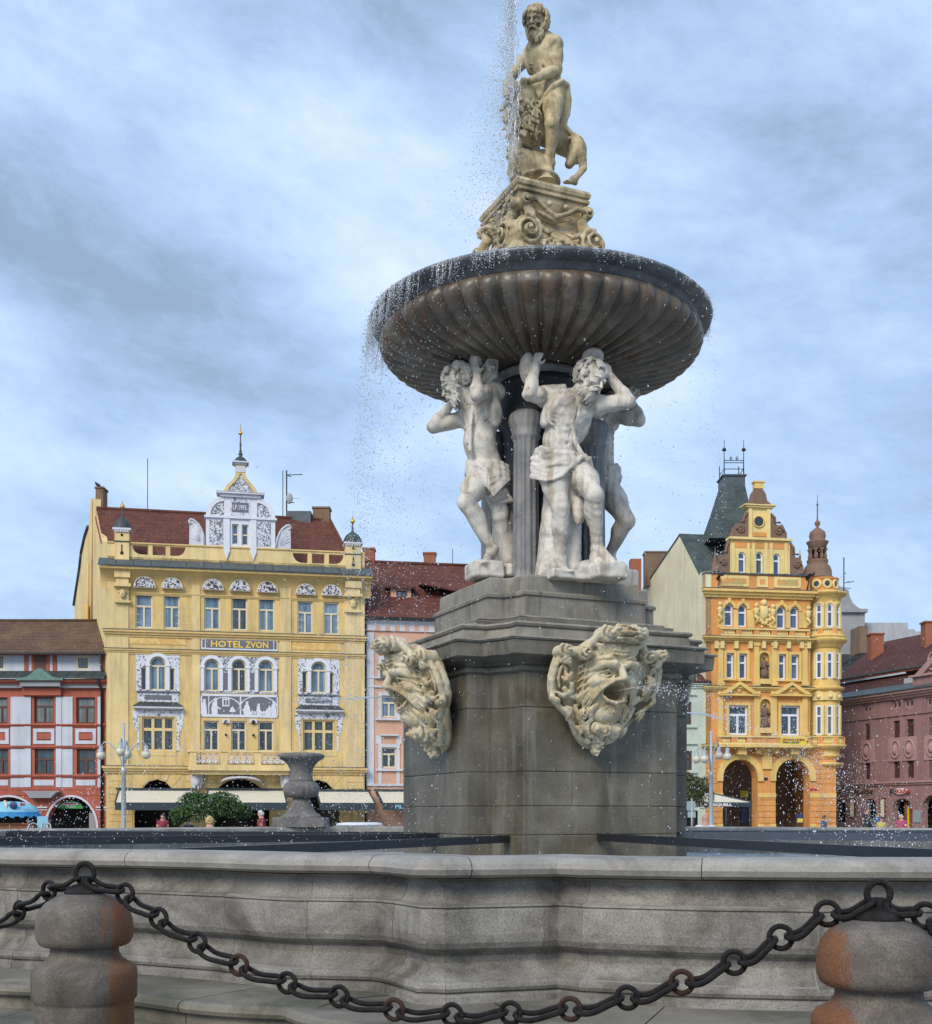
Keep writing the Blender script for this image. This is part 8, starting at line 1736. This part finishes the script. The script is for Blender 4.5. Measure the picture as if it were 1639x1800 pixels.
# wires over the square
antenna(259.5,806,897,80.5,'thin lightning rod standing on the hotel roof ridge left of the gable',.025,name='lightning_rod')
antenna(504,827,915,83.2,'black antenna mast with satellite dish on the hotel roof',.05,arms=((835,504,532,834),(882,504,518,884),(835,504,512,838)),dish=(509,876,10))
antenna(497.5,827,915,83.0,'thin pale antenna rod beside the satellite dish mast',.03)
antenna(796,965,1000,85.5,'short thin antenna on the pink house roof',.025)
antenna(1484,980,1040,84.5,'antenna mast with side arms right of the domed turret',.04,arms=((1025,1484,1502,1022),(1022,1490,1496,1024),(1033,1484,1496,1035),(1008,1484,1488,1008)))
# bird on the chimney
def bird():
    S=Sculpt(W(165,862,A_RY)*1.0-Vector((.1,.6,.1)),W(180,846,A_RY)+Vector((.1,.8,.3)),.025) if 0 else None
    c=W(172,858,79.4); t=V3(c); S=Sculpt(t-[.5,.3,.1],t+[.5,.4,.7],.02); S.ell(t+[0,0,.22],[.17,.1,.10],((.9,0,-.4),(0,1,0),(.4,0,.9)),k=.03); S.sp(t+[-.13,0,.36],.06,.03); S.rc(t+[-.18,0,.36],t+[-.25,0,.34],.02,.006,.01); S.rc(t+[.1,0,.15],t+[.33,0,.03],.05,.02,.02)
    for s in(-.03,.03): S.rc(t+[0,s,.15],t+[0.01,s,0],.014,.012,.005)
    finish(S,'pigeon','cloth_dark',tuple(c),'small dark bird perched on the left chimney of the yellow hotel','bird')
bird()
# ------------------------------------------------ street lamps
def street_lamp(px,d,ytop,yj,globes,lab):
    b=W(px,0,d); t=thing('street_lamp',(b.x,b.y,0),lab,'street lamp','white street lamps with globe lights'); k=d/FPX; z=lambda y:EYE+(HY-y)*k
    mb=MB(); mb.lathe([(.16,0),(.16,.3),(.10,.5),(.085,z(yj)-.1),(.11,z(yj)-.05),(.11,z(yj)+.1),(.06,z(yj)+.15),(.05,z(ytop)),(.0,z(ytop)+.02)],(b.x,b.y,0),12); mb.build('pole','lamp_metal',t)
    for (gx,gy,dy) in globes:
        X=(gx-px)*k; Z=z(gy); y0=b.y+dy; j=Vector((b.x,b.y,z(yj))); e=Vector((b.x+X,y0,Z+.34)); s_=1 if X>0 else -1
        pts=[j]+[Vector((b.x+X*f,b.y+dy*f,z(yj)+(e.z+.14-z(yj))*g_)) for f,g_ in((.10,.38),(.32,.74),(.62,.98),(.85,1.03))]+[e]
        mb=MB(); mb.tube(pts,.026,6); mb.build('arm','lamp_metal',t)
        mb=MB(); mb.lathe([(.02,.36),(.08,.35),(.085,.18),(.11,.16),(.12,.11)],(e.x,e.y,Z),16); mb.build('lamp_cap','lamp_metal',t)
        mb=MB(); mb.sphere((e.x,e.y,Z),.17,18,12); mb.build('globe','globe_glass',t)
street_lamp(217.5,46,1271,1356,[(177.5,1328,0),(257,1327,0),(211,1324,1.0),(225,1324,-1.0)],'white four-armed street lamp in front of the yellow hotel')
street_lamp(1250.5,50,1285,1363,[(1225,1335,0),(1279,1330,0),(1273,1326,1.0),(1231,1336,-.9)],'white street lamp in front of the orange corner house')
# ------------------------------------------------ trees
def tree(c,z0,z1,rx,n,leaf,lab,matn,trunk=.09,seed=1,squash=1.0,lumps=9,name='tree',h=None):
    g=np.random.default_rng(seed); t=thing(name,(c[0],c[1],0),lab,'tree' if name=='tree' else 'shrub'); zc=(z0+z1)/2; rz=(z1-z0)/2
    mb=MB(); mb.tube([(c[0],c[1],0),(c[0]+.03,c[1],zc*.5),(c[0]-.02,c[1],zc)],[trunk,trunk*.8,trunk*.5],8)
    cl=[]
    for i in range(lumps):
        a=g.uniform(0,6.28); r=g.uniform(.2,.75); cl.append((c[0]+math.cos(a)*r*rx,c[1]+math.sin(a)*r*rx*squash,zc+g.uniform(-.6,.6)*rz,g.uniform(.3,.5)))
        mb.tube([(c[0],c[1],max(.3,zc-rz*.9)),((c[0]+cl[-1][0])/2,(c[1]+cl[-1][1])/2,(zc-rz*.5+cl[-1][2])/2),cl[-1][:3]],[trunk*.5,trunk*.3,trunk*.12],5)
    mb.build('trunk','bark',t)
    V=[];Q=[]
    k=g.integers(0,len(cl),n); v=g.normal(size=(n,3)); v/=np.linalg.norm(v,axis=1)[:,None]; C_=np.array(cl)
    r=g.uniform(.55,1.08,n)**.7; P=C_[k,:3]+v*r[:,None]*C_[k,3][:,None]*np.array([rx,rx*squash,rz*1.15])*1.15
    a=g.normal(size=(n,3)); a/=np.linalg.norm(a,axis=1)[:,None]; b=np.cross(a,g.normal(size=(n,3))); b/=np.linalg.norm(b,axis=1)[:,None]; s_=leaf*g.uniform(.6,1.3,n)[:,None]
    V=np.stack([P-a*s_,P+b*s_*.4,P+a*s_,P-b*s_*.4],1).reshape(-1,3); Q=np.arange(4*n).reshape(-1,4)
    mesh_np('crown',V,Q,matn,t,smooth=False)
cS=W(374,0,44); tree((cS.x,cS.y),1.22,2.42,1.28,9000,.062,'leafy green potted shrub in front of the hotel awnings','leaf_green',.06,3,.6,13,'shrub')
cS=W(1219,0,56); tree((cS.x,cS.y),1.9,3.65,.80,9000,.055,'small round-crowned tree by the mint green house','leaf_olive',.07,5,1,14)
cS=W(316,0,43.5); tree((cS.x,cS.y),1.1,1.75,.45,1500,.06,'low green bush just left of the larger potted shrub','leaf_green',.04,9,.8,6,'shrub')
# ------------------------------------------------ road sign seen from behind
b=W(1216.5,0,52); t=thing('road_sign',(b.x,b.y,0),'grey back of road signs on a thin pole under the round tree','road sign'); mb=MB(); mb.tube([(b.x,b.y,0),(b.x,b.y,2.25)],.035,8); mb.build('pole','lamp_metal',t)
mb=MB(); mb.box((b.x-.22,b.y-.03,1.72),(b.x+.14,b.y-.0,2.12)); mb.box((b.x-.18,b.y-.03,1.42),(b.x+.16,b.y-.0,1.68)); mb.build('plate','road_sign_back',t)
# awning of the small restaurant by the corner house
GF=Fac(g2(1180,76.0),g2(1300,77.0)); u0=GF.u(1212); u1_=GF.u(1297); t=thing('awning',GF.p((u0+u1_)/2,2.5,0),'cream terrace roof with white lettering at the foot of the mint house','awning'); q=GF.p; zt=GF.uv(1240,1388)[1]; zb=GF.uv(1240,1411)[1]
mb=MB(); mb.add([q(u0-2,zb,2),q(u1_,zb,2),q(GF.u(1240),zt,-1.5),q(u0-2,zt,-1.5),q(u0-2,zb-.06,2),q(u1_,zb-.06,2),q(GF.u(1240),zt-.06,-1.5),q(u0-2,zt-.06,-1.5)],[(0,1,2,3),(7,6,5,4),(0,4,5,1),(1,5,6,2),(2,6,7,3)]); mb.build('fabric','awning_cream',t)
mb=MB(); mb.fbox(GF,u0-2,u1_,zb-.28,zb,2.0,2.05); mb.tube([q(u1_,zb,2.03),q(GF.u(1240),zt,-1.5)],.07,5); 
for u in(u1_-.1,u1_-1.7): mb.tube([q(u,0,2.0),q(u,zb,2.0)],.05,6)
v=mb.build('frame','awning_dark',t); ftext(GF,'PILSNER URQUELL',(GF.u(1212,2)+GF.u(1285,2))/2,zb-.23,2.06,.22,'paper_white',v,.01,w=GF.u(1285,2)-GF.u(1208,2))
mb=MB(); mb.fbox(GF,u0-2,GF.u(1237),0,zb-.5,-1,-.9); mb.build('terrace_back','shop_dark',t)
# posters and plates at the corner house
def board(px0,px1,py0,py1,out,mat,lab,name='poster',leg=False,F=None,cat='poster',mat2=None):
    F=F or YF; a=F.rect(px0,px1,py0,py1,out); t=thing(name,F.p((a[0]+a[1])/2,a[2],out),lab,cat); mb=MB(); mb.fbox(F,*a,out-.05,out); mb.build('panel',mat,t)
    if mat2: mb=MB(); mb.fbox(F,a[0]+.05,a[1]-.05,a[2]+.05,a[2]+(a[3]-a[2])*.5,out,out+.012); mb.build('lower_panel',mat2,t)
    if leg: mb=MB(); mb.tube([F.p(a[0]+.03,0,out-.02),F.p(a[0]+.03,a[2],out-.02)],.03,6); mb.tube([F.p(a[1]-.03,0,out-.02),F.p(a[1]-.03,a[2],out-.02)],.03,6); mb.build('legs','black_metal',t)
board(1302,1316,1390,1403,-5.2,'sign_yellow','yellow square sign inside the left arcade arch of the corner house',leg=True,cat='sign',name='hanging_sign')
board(1303,1315,1405,1447,-4.9,'sign_blue','tall dark blue poster board in the left arcade arch',leg=True,name='poster_board')
board(1401,1413,1431,1447,.8,'sign_blue','blue and yellow notice board before the right arcade arch',leg=True,mat2='sign_yellow',name='notice_board')
board(1425,1439,1386,1390.5,.06,'letters_red','small red street name plate on the orange pier',cat='sign',name='name_plate')
board(1344,1350,1367,1371.5,.06,'cloth_dark','small dark house number plate between the arches',cat='sign',name='number_plate')
# ------------------------------------------------ kiosk with blue parasol, chairs, car
def kiosk():
    d=62; c=W(18,0,d); k=d/FPX; z=lambda y:EYE+(HY-y)*k; t=thing('ice_cream_kiosk',(c.x,c.y,0),'ice cream kiosk under a light blue canopy with darker scalloped edge','kiosk')
    mb=MB(); n=40; R0=50*k; rs=[]
    for j in range(9): f=j/8; rs.append([(c.x+math.cos(2*math.pi*i/n)*R0*math.sin(f*1.35)/math.sin(1.35),c.y+math.sin(2*math.pi*i/n)*R0*.8*math.sin(f*1.35)/math.sin(1.35),z(1409)-(z(1409)-z(1428))*(f**2.4)) for i in range(n)])
    mb.rings(rs,True,False); mb.build('canopy','sky_blue_cloth',t)
    mb=MB(); m=80; mb.rings([[(c.x+math.cos(2*math.pi*i/m)*R0,c.y+math.sin(2*math.pi*i/m)*R0*.8,z(1427.5)) for i in range(m)],[(c.x+math.cos(2*math.pi*i/m)*R0*1.06,c.y+math.sin(2*math.pi*i/m)*R0*.85,z(1436)-(.05 if i%4<2 else -.04)) for i in range(m)]],True,False); mb.build('valance','strong_blue_cloth',t)
    mb=MB(); mb.box((c.x-1.0,c.y-.6,0),(c.x+1.1,c.y+.6,1.05)); mb.box((c.x-1.1,c.y-.7,1.05),(c.x+1.2,c.y+.7,1.12)); mb.build('counter','wood_orange',t)
    mb=MB(); mb.box((c.x-.95,c.y+.3,1.12),(c.x+1.0,c.y+.6,1.9)); mb.build('back_board','shop_dark',t)
    mb=MB(); 
    for x in(-1.0,1.1): mb.tube([(c.x+x,c.y-.5,0),(c.x+x,c.y-.5,z(1428))],.04,6)
    mb.build('posts','lamp_metal',t)
    # emblems on the canopy: round badge, cone, red fruit
    def on(px,py): 
        X=W(px,py,d-R0*.62).x; return Vector((W(px,py,d-R0*.7).x,d-R0*.72,W(px,py,d-R0*.72).z))
    mb=MB()
    mb.lathe([(.2,0),(.17,.02)],(0,0,0),20,caps=True); p=on(24,1416); mb.v=[(p.x+x,p.y-zz,p.z+y) for x,y,zz in mb.v]; mb.build('badge','sign_blue',t)
    mb=MB(); p=on(12,1417); mb.tube([p+Vector((-.06,0,.16)),p+Vector((.06,0,-.2))],[.09,.01],8); mb.sphere(p+Vector((-.08,0,.2)),.09,8,6); mb.build('cone_emblem','awning_cream',t)
    mb=MB(); p=on(38,1414); mb.sphere(p,.08,8,6); mb.sphere(p+Vector((.12,0,-.02)),.07,8,6); mb.build('fruit_emblem','letters_red',t)
    b=W(75,0,d-1); k2=(d-1)/FPX; t=thing('menu_board',(b.x,b.y,0),'light blue menu board beside the ice cream kiosk','menu board'); mb=MB(); mb.box((b.x-.27,b.y,.8),(b.x+.27,b.y+.04,1.47)); mb.build('panel','sky_blue_cloth',t); mb=MB(); mb.tube([(b.x-.24,b.y+.02,0),(b.x-.24,b.y+.02,.8)],.025,6); mb.tube([(b.x+.24,b.y+.02,0),(b.x+.24,b.y+.02,.8)],.025,6); mb.build('legs','lamp_metal',t)
    def chair(x,y,a,lab):
        t=thing('cafe_chair',(x,y,0),lab,'chair','metal cafe chairs by the kiosk'); ca,sa=math.cos(a),math.sin(a); L=lambda u,v,z_:(x+u*ca-v*sa,y+u*sa+v*ca,z_)
        mb=MB(); mb.hexa([L(-.22,-.22,.46),L(.22,-.22,.46),L(.22,.22,.46),L(-.22,.22,.46),L(-.22,-.22,.49),L(.22,-.22,.49),L(.22,.22,.49),L(-.22,.22,.49)]); mb.build('seat','lamp_metal',t)
        mb=MB(); mb.tube([L(-.24,.22,.46),L(-.25,.28,.9),L(-.15,.31,1.12),L(0,.32,1.18),L(.15,.31,1.12),L(.25,.28,.9),L(.24,.22,.46)],.03,6); mb.tube([L(-.2,.29,.95),L(.2,.29,.95)],.02,5); mb.build('backrest','lamp_metal',t)
        for u in(-.2,.2):
            for v in(-.2,.2): mb=MB(); mb.tube([L(u,v,.46),L(u*1.1,v*1.1,0)],.015,5); mb.build('leg','lamp_metal',t)
    for i,(px,a) in enumerate(((58,.3),(74,-.6),(90,2.4))): b=W(px,0,52+i); chair(b.x,b.y,a,['grey metal cafe chair nearest the kiosk, leftmost of three','middle one of three grey metal cafe chairs right of the kiosk','rightmost grey metal cafe chair, in front of the arch with the green sign'][i])
kiosk()
def car():
    d=40; c=W(632,0,d); t=thing('parked_car',(c.x,c.y,0),'low blue car whose pale roof shows above the basin rim','car'); X,Y=c.x,c.y
    mb=MB(); P=lambda w_,y,z:[(X-w_,y,z),(X+w_,y,z)]
    sec=[(-2.0,.45,.62,.70),(-1.95,.30,.78,.78),(-1.1,.25,.92,.84),(1.3,.25,.94,.84),(1.95,.30,.85,.80),(2.0,.45,.7,.72)]
    rs=[[(X-w_*.95,Y+y,z0),(X+w_*.95,Y+y,z0),(X+w_,Y+y,(z0+z1)/2),(X+w_*.9,Y+y,z1),(X-w_*.9,Y+y,z1),(X-w_,Y+y,(z0+z1)/2)] for y,z0,z1,w_ in sec]; mb.rings(rs,True,True,0,False); mb.build('body','car_blue',t)
    mb=MB(); mb.rings([[(X-w_,Y+a,z),(X+w_,Y+a,z),(X+w_,Y+b_,z),(X-w_,Y+b_,z)] for w_,a,b_,z in((.76,-1.25,1.7,.9),(.70,-.8,1.35,1.18))],True,True,0,False); mb.build('windows','pane_dark',t)
    mb=MB(); mb.rings([[(X-w_,Y+a,z),(X+w_,Y+a,z),(X+w_,Y+b_,z),(X-w_,Y+b_,z)] for w_,a,b_,z in((.70,-.8,1.35,1.181),(.66,-.7,1.25,1.25),(.5,-.5,1.0,1.275))],True,True,0,True); mb.build('roof','cloth_white',t)
    for sx in(-1,1):
        for sy in(-1.3,1.3): mb=MB(); mb.tube([(X+sx*.62,Y+sy,.31),(X+sx*.82,Y+sy,.31)],.31,18); mb.build('wheel','black_metal',t)
        mb=MB(); mb.sphere((X+sx*.55,Y-1.97,.62),.11,10,6,sq=(1.3,.4,.8)); mb.build('headlight','paper_white',t)
car()
# ------------------------------------------------ people beyond the basin
def person(px,d,H,hairm,clothm,lab,face=(0,-1,0),turn=0,bald=False,legm='cloth_dark',seed=0,walk=0.0,hunch=0,skirt=False):
    c=W(px,0,d); s=H/1.75; f=nrm(face); r=np.cross(f,[0,0,1.]); o=V3(c.x,c.y,0); P=lambda a,b,z:o+r*a*s+f*b*s+V3(0,0,z*s)
    J=dict(head=P(0,.02+hunch,1.58),neck=P(0,hunch*.7,1.47),ch=P(0,hunch*.5,1.30),wa=P(0,0,1.10),pe=P(0,0,.96),s1=P(-.18,hunch*.5,1.41),e1=P(-.24,-.03,1.12),w1=P(-.22,.12+walk*.3,.88),s2=P(.18,hunch*.5,1.41),e2=P(.24,-.03,1.12),w2=P(.22,.14-walk*.3,.90),
      h1=P(-.09,0,.90),k1=P(-.10,.06+walk,.50),a1=P(-.10,walk*.6,.09),t1=P(-.11,.18+walk*.6,.04),h2=P(.09,0,.90),k2=P(.10,.04-walk*.6,.50),a2=P(.10,-.04-walk,.09),t2=P(.12,.14-walk,.04))
    lo=o-V3(.6,.6,.05); hi=o+V3(.6,.6,H+.15); S=Sculpt(lo,hi,.028); body(S,J,f,.95*s,k=.03)
    for n_ in('w1','w2'): hand(S,J[n_],(f[0]*.2,f[1]*.2,-1),r,.17*s,.5,1)
    hc=P(0,.04+hunch,1.64); rr,uu,ff=frame3(f,(0,0,1)); ax=(rr,uu,ff); R0=.115*s
    S.ell(hc,[R0*.68,R0*1.0,R0*.86],ax,k=.02); S.ell(hc-uu*R0*.45+ff*R0*.15,[R0*.5,R0*.5,R0*.55],ax,k=.02); S.rc(hc+ff*R0*.8+uu*R0*.1,hc+ff*R0*.98-uu*R0*.2,.012,.018,.01); S.rc(J['neck'],hc-uu*R0*.6,.055*s,.055*s,.02)
    for q_ in(-1,1): S.sp(hc+rr*q_*R0*.25+ff*R0*.8+uu*R0*.05,.012,.01,True); S.ell(hc+rr*q_*R0*.7,[.012,.03,.018],ax,k=.01)
    pr=finish(S,'person','skin',(c.x,c.y,0),lab,'person')
    C2=Sculpt(lo,hi,.03); q=.95*s
    for a in'12': C2.rc(J['s'+a],J['e'+a],.075*q,.062*q,.03); C2.rc(J['e'+a],J['w'+a],.06*q,.048*q,.03)
    C2.ell(J['ch'],[.20*q,.24*q,.155*q],ax,k=.05); C2.rc(J['s1'],J['s2'],.085*q,.085*q,.04); C2.rc(J['ch'],J['pe'],.16*q,.17*q,.05); C2.ell(J['pe'],[.19*q,.15*q,.15*q],ax,k=.04); finish(C2,'jacket',clothm,None,parent=pr)
    C3=Sculpt(lo,hi,.03)
    for a in'12': C3.rc(J['h'+a],J['k'+a],.125*q,.09*q,.02); C3.rc(J['k'+a],J['a'+a],.088*q,.066*q,.02)
    C3.rc(J['h1'],J['h2'],.13*q,.13*q,.03); finish(C3,'trousers',legm,None,parent=pr)
    if not bald:
        C4=Sculpt(V3(*hc)-.25,V3(*hc)+.25,.016); g=np.random.default_rng(seed)
        for i in range(70):
            v=g.normal(size=3); v/=np.linalg.norm(v)
            if v[2]>.45 and v[1]<.55 or v[1]<-.5: continue
            C4.sp(hc+(rr*v[0]*.72+uu*(v[1]*.98+.05)+ff*(v[2]*.85-.05))*R0,.032*s,.015)
        finish(C4,'hair',hairm,None,parent=pr)
person(460,42,1.66,'hair_white','cloth_red','grey-haired man in a red jacket walking left beyond the basin',face=(-.95,-.2,0),walk=.1,seed=1)
person(369,24.5,1.47,'hair_blond','cloth_white','person with curly blond hair seen from behind just past the rim',face=(-.1,1,0),seed=2)
person(331,44,1.36,'hair_white','cloth_blue','bald person in pale blue at the foot of the green shrub',face=(.2,-1,0),bald=True)
person(286,47,1.55,'hair_dark','cloth_red','small dark-haired figure in dark red before the left awning',face=(.3,-1,0),seed=5)
person(1240.5,25.0,1.53,'hair_white','cloth_white','bald person close beyond the rim beside the right street lamp',face=(.2,1,0),bald=True)
person(1449,56,1.50,'hair_dark','cloth_blue','dark-haired person in blue in front of the orange pier',face=(.7,-.6,0),seed=6)
person(1524,60,1.86,'hair_dark','cloth_dark','tall person in dark clothes before the small arched window of the mauve building',face=(.3,-.9,0),seed=8)
person(1550,52,1.42,'hair_dark','cloth_yellow','person in bright yellow vest near the menu board of the mauve building',face=(0,-1,0),seed=9)
person(1585,50,1.54,'hair_white','cloth_pink','white-haired person in pink before the widest arch',face=(-.6,-.7,0),seed=10)
person(1543,60,1.70,'hair_dark','cloth_blue','person in dark blue standing just left of the yellow vest',face=(.5,-.9,0),seed=12)
# ------------------------------------------------ moving water
def drops(name,P,r,lab,matn='spray'):
    P=np.asarray(P); n=len(P); g=np.random.default_rng(n); r=np.asarray(r)[:,None]
    D=np.array([[1,0,0],[-1,0,0],[0,1,0],[0,-1,0],[0,0,1.5],[0,0,-1.5]]); r=r*(.62*np.exp(g.normal(size=r.shape)*.32)); V=(P[:,None,:]+D[None]*r[:,None]).reshape(-1,3)
    T=np.array([[0,2,4],[2,1,4],[1,3,4],[3,0,4],[2,0,5],[1,2,5],[3,1,5],[0,3,5]]); Q=(T[None]+6*np.arange(n)[:,None,None]).reshape(-1,3)
    o=mesh_np(name,V,Q,matn,None,tuple(P.mean(0))); tag(o,lab,'water spray',kind='stuff'); return o
G=np.random.default_rng(99)
def water():
    # jets from the masks: glassy core that breaks up into drops
    PP=[];RR=[]
    for (c,n,v0,N_) in((MC[0],N1,6.6,1700),(MC[1],N2,6.6,1500),((AX-N2.x*1.36,AY-N2.y*1.36,2.8),-N2,6.0,1700)):
        n3=V3(n.x,n.y,0); m=V3(*c)+n3*.42+V3(0,0,-.04); s3=V3(-n.y,n.x,0)
        pos=lambda t: m+n3*v0*t+V3(0,0,.3*t-4.9*t*t)
        mb=MB()
        for j in range(6):
            ph=G.uniform(0,6.28,2); T=np.linspace(0,G.uniform(.06,.17),16); pts=[pos(t)+(s3*math.sin(t*40+ph[0])+V3(0,0,1)*math.cos(t*33+ph[1]))*t*.16*G.uniform(.5,1.1) for t in T]
            mb.tube(pts,[.0065*(1-.7*i/15)*G.uniform(.7,1.2) for i in range(16)],5)
        o=mb.build('water_jet','clear_drops',org=tuple(m)); tag(o,'thin stream of water leaping from the mouth of the '+{6.6:'left' if n is N2 else 'front'}.get(v0,'half hidden right')+' stone mask','water jet',kind='stuff')
        t=G.uniform(.03,1,N_)**.6*.62; sp=.02+.62*t**1.2; P=np.array([pos(a) for a in t])+G.normal(size=(N_,3))*sp[:,None]*np.array([.6,.6,.55]); P=P[P[:,2]>.86]; P=P[np.hypot((P[:,0]-AX),(P[:,1]-AY))<8.0]; PP.append(P); RR.append(G.uniform(.003,.0075,len(P)))
    P=np.concatenate(PP); drops('mask_spray',P,np.concatenate(RR),'white drops scattering from the jets of the stone masks')
    # jet beside the top statue and its wind-blown plume
    base=V3(W(903,430,13.45)); mb=MB()
    for j in range(20):
        ph=G.uniform(0,6.28); of=.028*G.normal(); z0=G.uniform(.9,3.0); pts=[base+V3(-.02+of+.022*math.sin(z*7+ph)+.008*math.sin(z*31+ph*2)+.012*z,.02*math.cos(z*6+ph),z) for z in np.linspace(z0,z0+G.uniform(.3,1.0),40)]; mb.tube(pts,[.0055*(.25+abs(math.sin(k*.5+ph))) for k in range(40)],5)
    o=mb.build('water_jet','clear_drops',org=tuple(base)); tag(o,'thin upright jet of water rising beside the top statue','water jet',kind='stuff')
    n=7500; z=G.uniform(0,1,n)**.75; w_=.06+.62*(1-z)**1.2; x=-np.abs(G.normal(size=n))*w_*.55-.02; P=np.stack([base[0]+x+.02,base[1]+G.normal(size=n)*.25*(.3+w_),base[2]+z*3.0+.0],1); P2=np.stack([base[0]+.0+G.normal(size=900)*.05,base[1]+G.normal(size=900)*.05,base[2]+G.uniform(.4,3.4,900)],1)
    P=np.concatenate([P,P2]); drops('plume_spray',P,G.uniform(.0035,.0085,len(P)),'fine spray blown to the left of the top statue','spray')
    # water running over the lip of the bowl: fringe of short threads, long ones on the left
    mb=MB(); r0=1.967; RP=[]; RRr=[]
    for i in range(1300):
        a=G.uniform(math.pi*.75,math.pi*2.2)
        if math.sin(a*9)+math.sin(a*23+1)*.8+math.sin(a*51)*.6+1.0*max(0,-math.cos(a))<G.normal()*.7+.15: continue
        left=max(0,math.cos(a-math.pi*1.06)); L=G.uniform(.02,.07)+ (G.uniform(0,.42)*left**1.5 if G.random()<.8 else 0)+(.12*G.random() if G.random()<.15 else 0)
        if math.cos(a)>0.3 and G.random()<.35: continue
        p=V3(BX+math.cos(a)*r0,BY+math.sin(a)*r0,7.19); n3=V3(math.cos(a),math.sin(a),0); o=.05*left+.01; pts=[p]; m_=5; js=V3(-math.sin(a),math.cos(a),0)
        for q in range(1,m_+1): f=q/m_; pts.append(p+n3*(o*f**.6*2*(L+.05))+V3(0,0,-L*f)+js*G.normal()*.004*f)
        if G.random()<.35: mb.tube(pts,[.0022,.003,.0026,.002,.0013,.0006],4)
        A=np.array(pts)
        for t_ in np.sort(G.uniform(0,5,int(6+L*60))):
            k_=min(4,int(t_)); RP.append(A[k_]+(A[k_+1]-A[k_])*(t_-k_)+G.normal(size=3)*(.004+.012*t_/5)); RRr.append(G.uniform(.003,.0062))
    drops('rim_drops',np.array(RP),RRr,'beads of water strung below the bowl rim','spray')
    o=mb.build('rim_water','clear_drops',org=(BX,BY,7.1)); tag(o,'fringe of water threads running off the bowl rim','water fringe',kind='stuff')
    n=15000; a=math.pi*1.06+G.normal(size=n)*.60; z=G.uniform(0,1,n)**1.0; r=r0+.05+G.normal(size=n)*.03+(1-z)*G.uniform(.0,.5,n); h=.86+z*6.3
    keep=G.random(n)<(.30+.7*z**2.2); P=np.stack([BX+np.cos(a)*r-(1-z)*.15,BY+np.sin(a)*r,h],1)[keep]; 
    n=3800; a=G.uniform(0,6.28,n); z=G.uniform(0,1,n); r=r0+.03+(1-z)*G.uniform(0,.35,n); Pb=np.stack([BX+np.cos(a)*r,BY+np.sin(a)*r,.86+z*6.3],1)
    P=np.concatenate([P,Pb]); drops('falling_drops',P,G.uniform(.0038,.0080,len(P)),'drops falling from the bowl rim into the pool, densest on the left','clear_drops')
    # wide drifting spray over the pool, both sides
    n=5200; x=np.where(G.random(n)<.52,G.uniform(-3.6,-.2,n),G.uniform(1.6,6.8,n)); y=G.uniform(10.2,16.5,n); z=.87+G.gamma(1.6,.75,n); m=(np.hypot(x-AX,y-AY)<8)&(z<4.6)&(np.hypot(x-AX,y-AY)>1.9)
    P=np.stack([x,y,z],1)[m]; drops('pool_spray',P,G.uniform(.003,.0070,len(P)),'loose white spray hanging over the pool on both sides')
water()
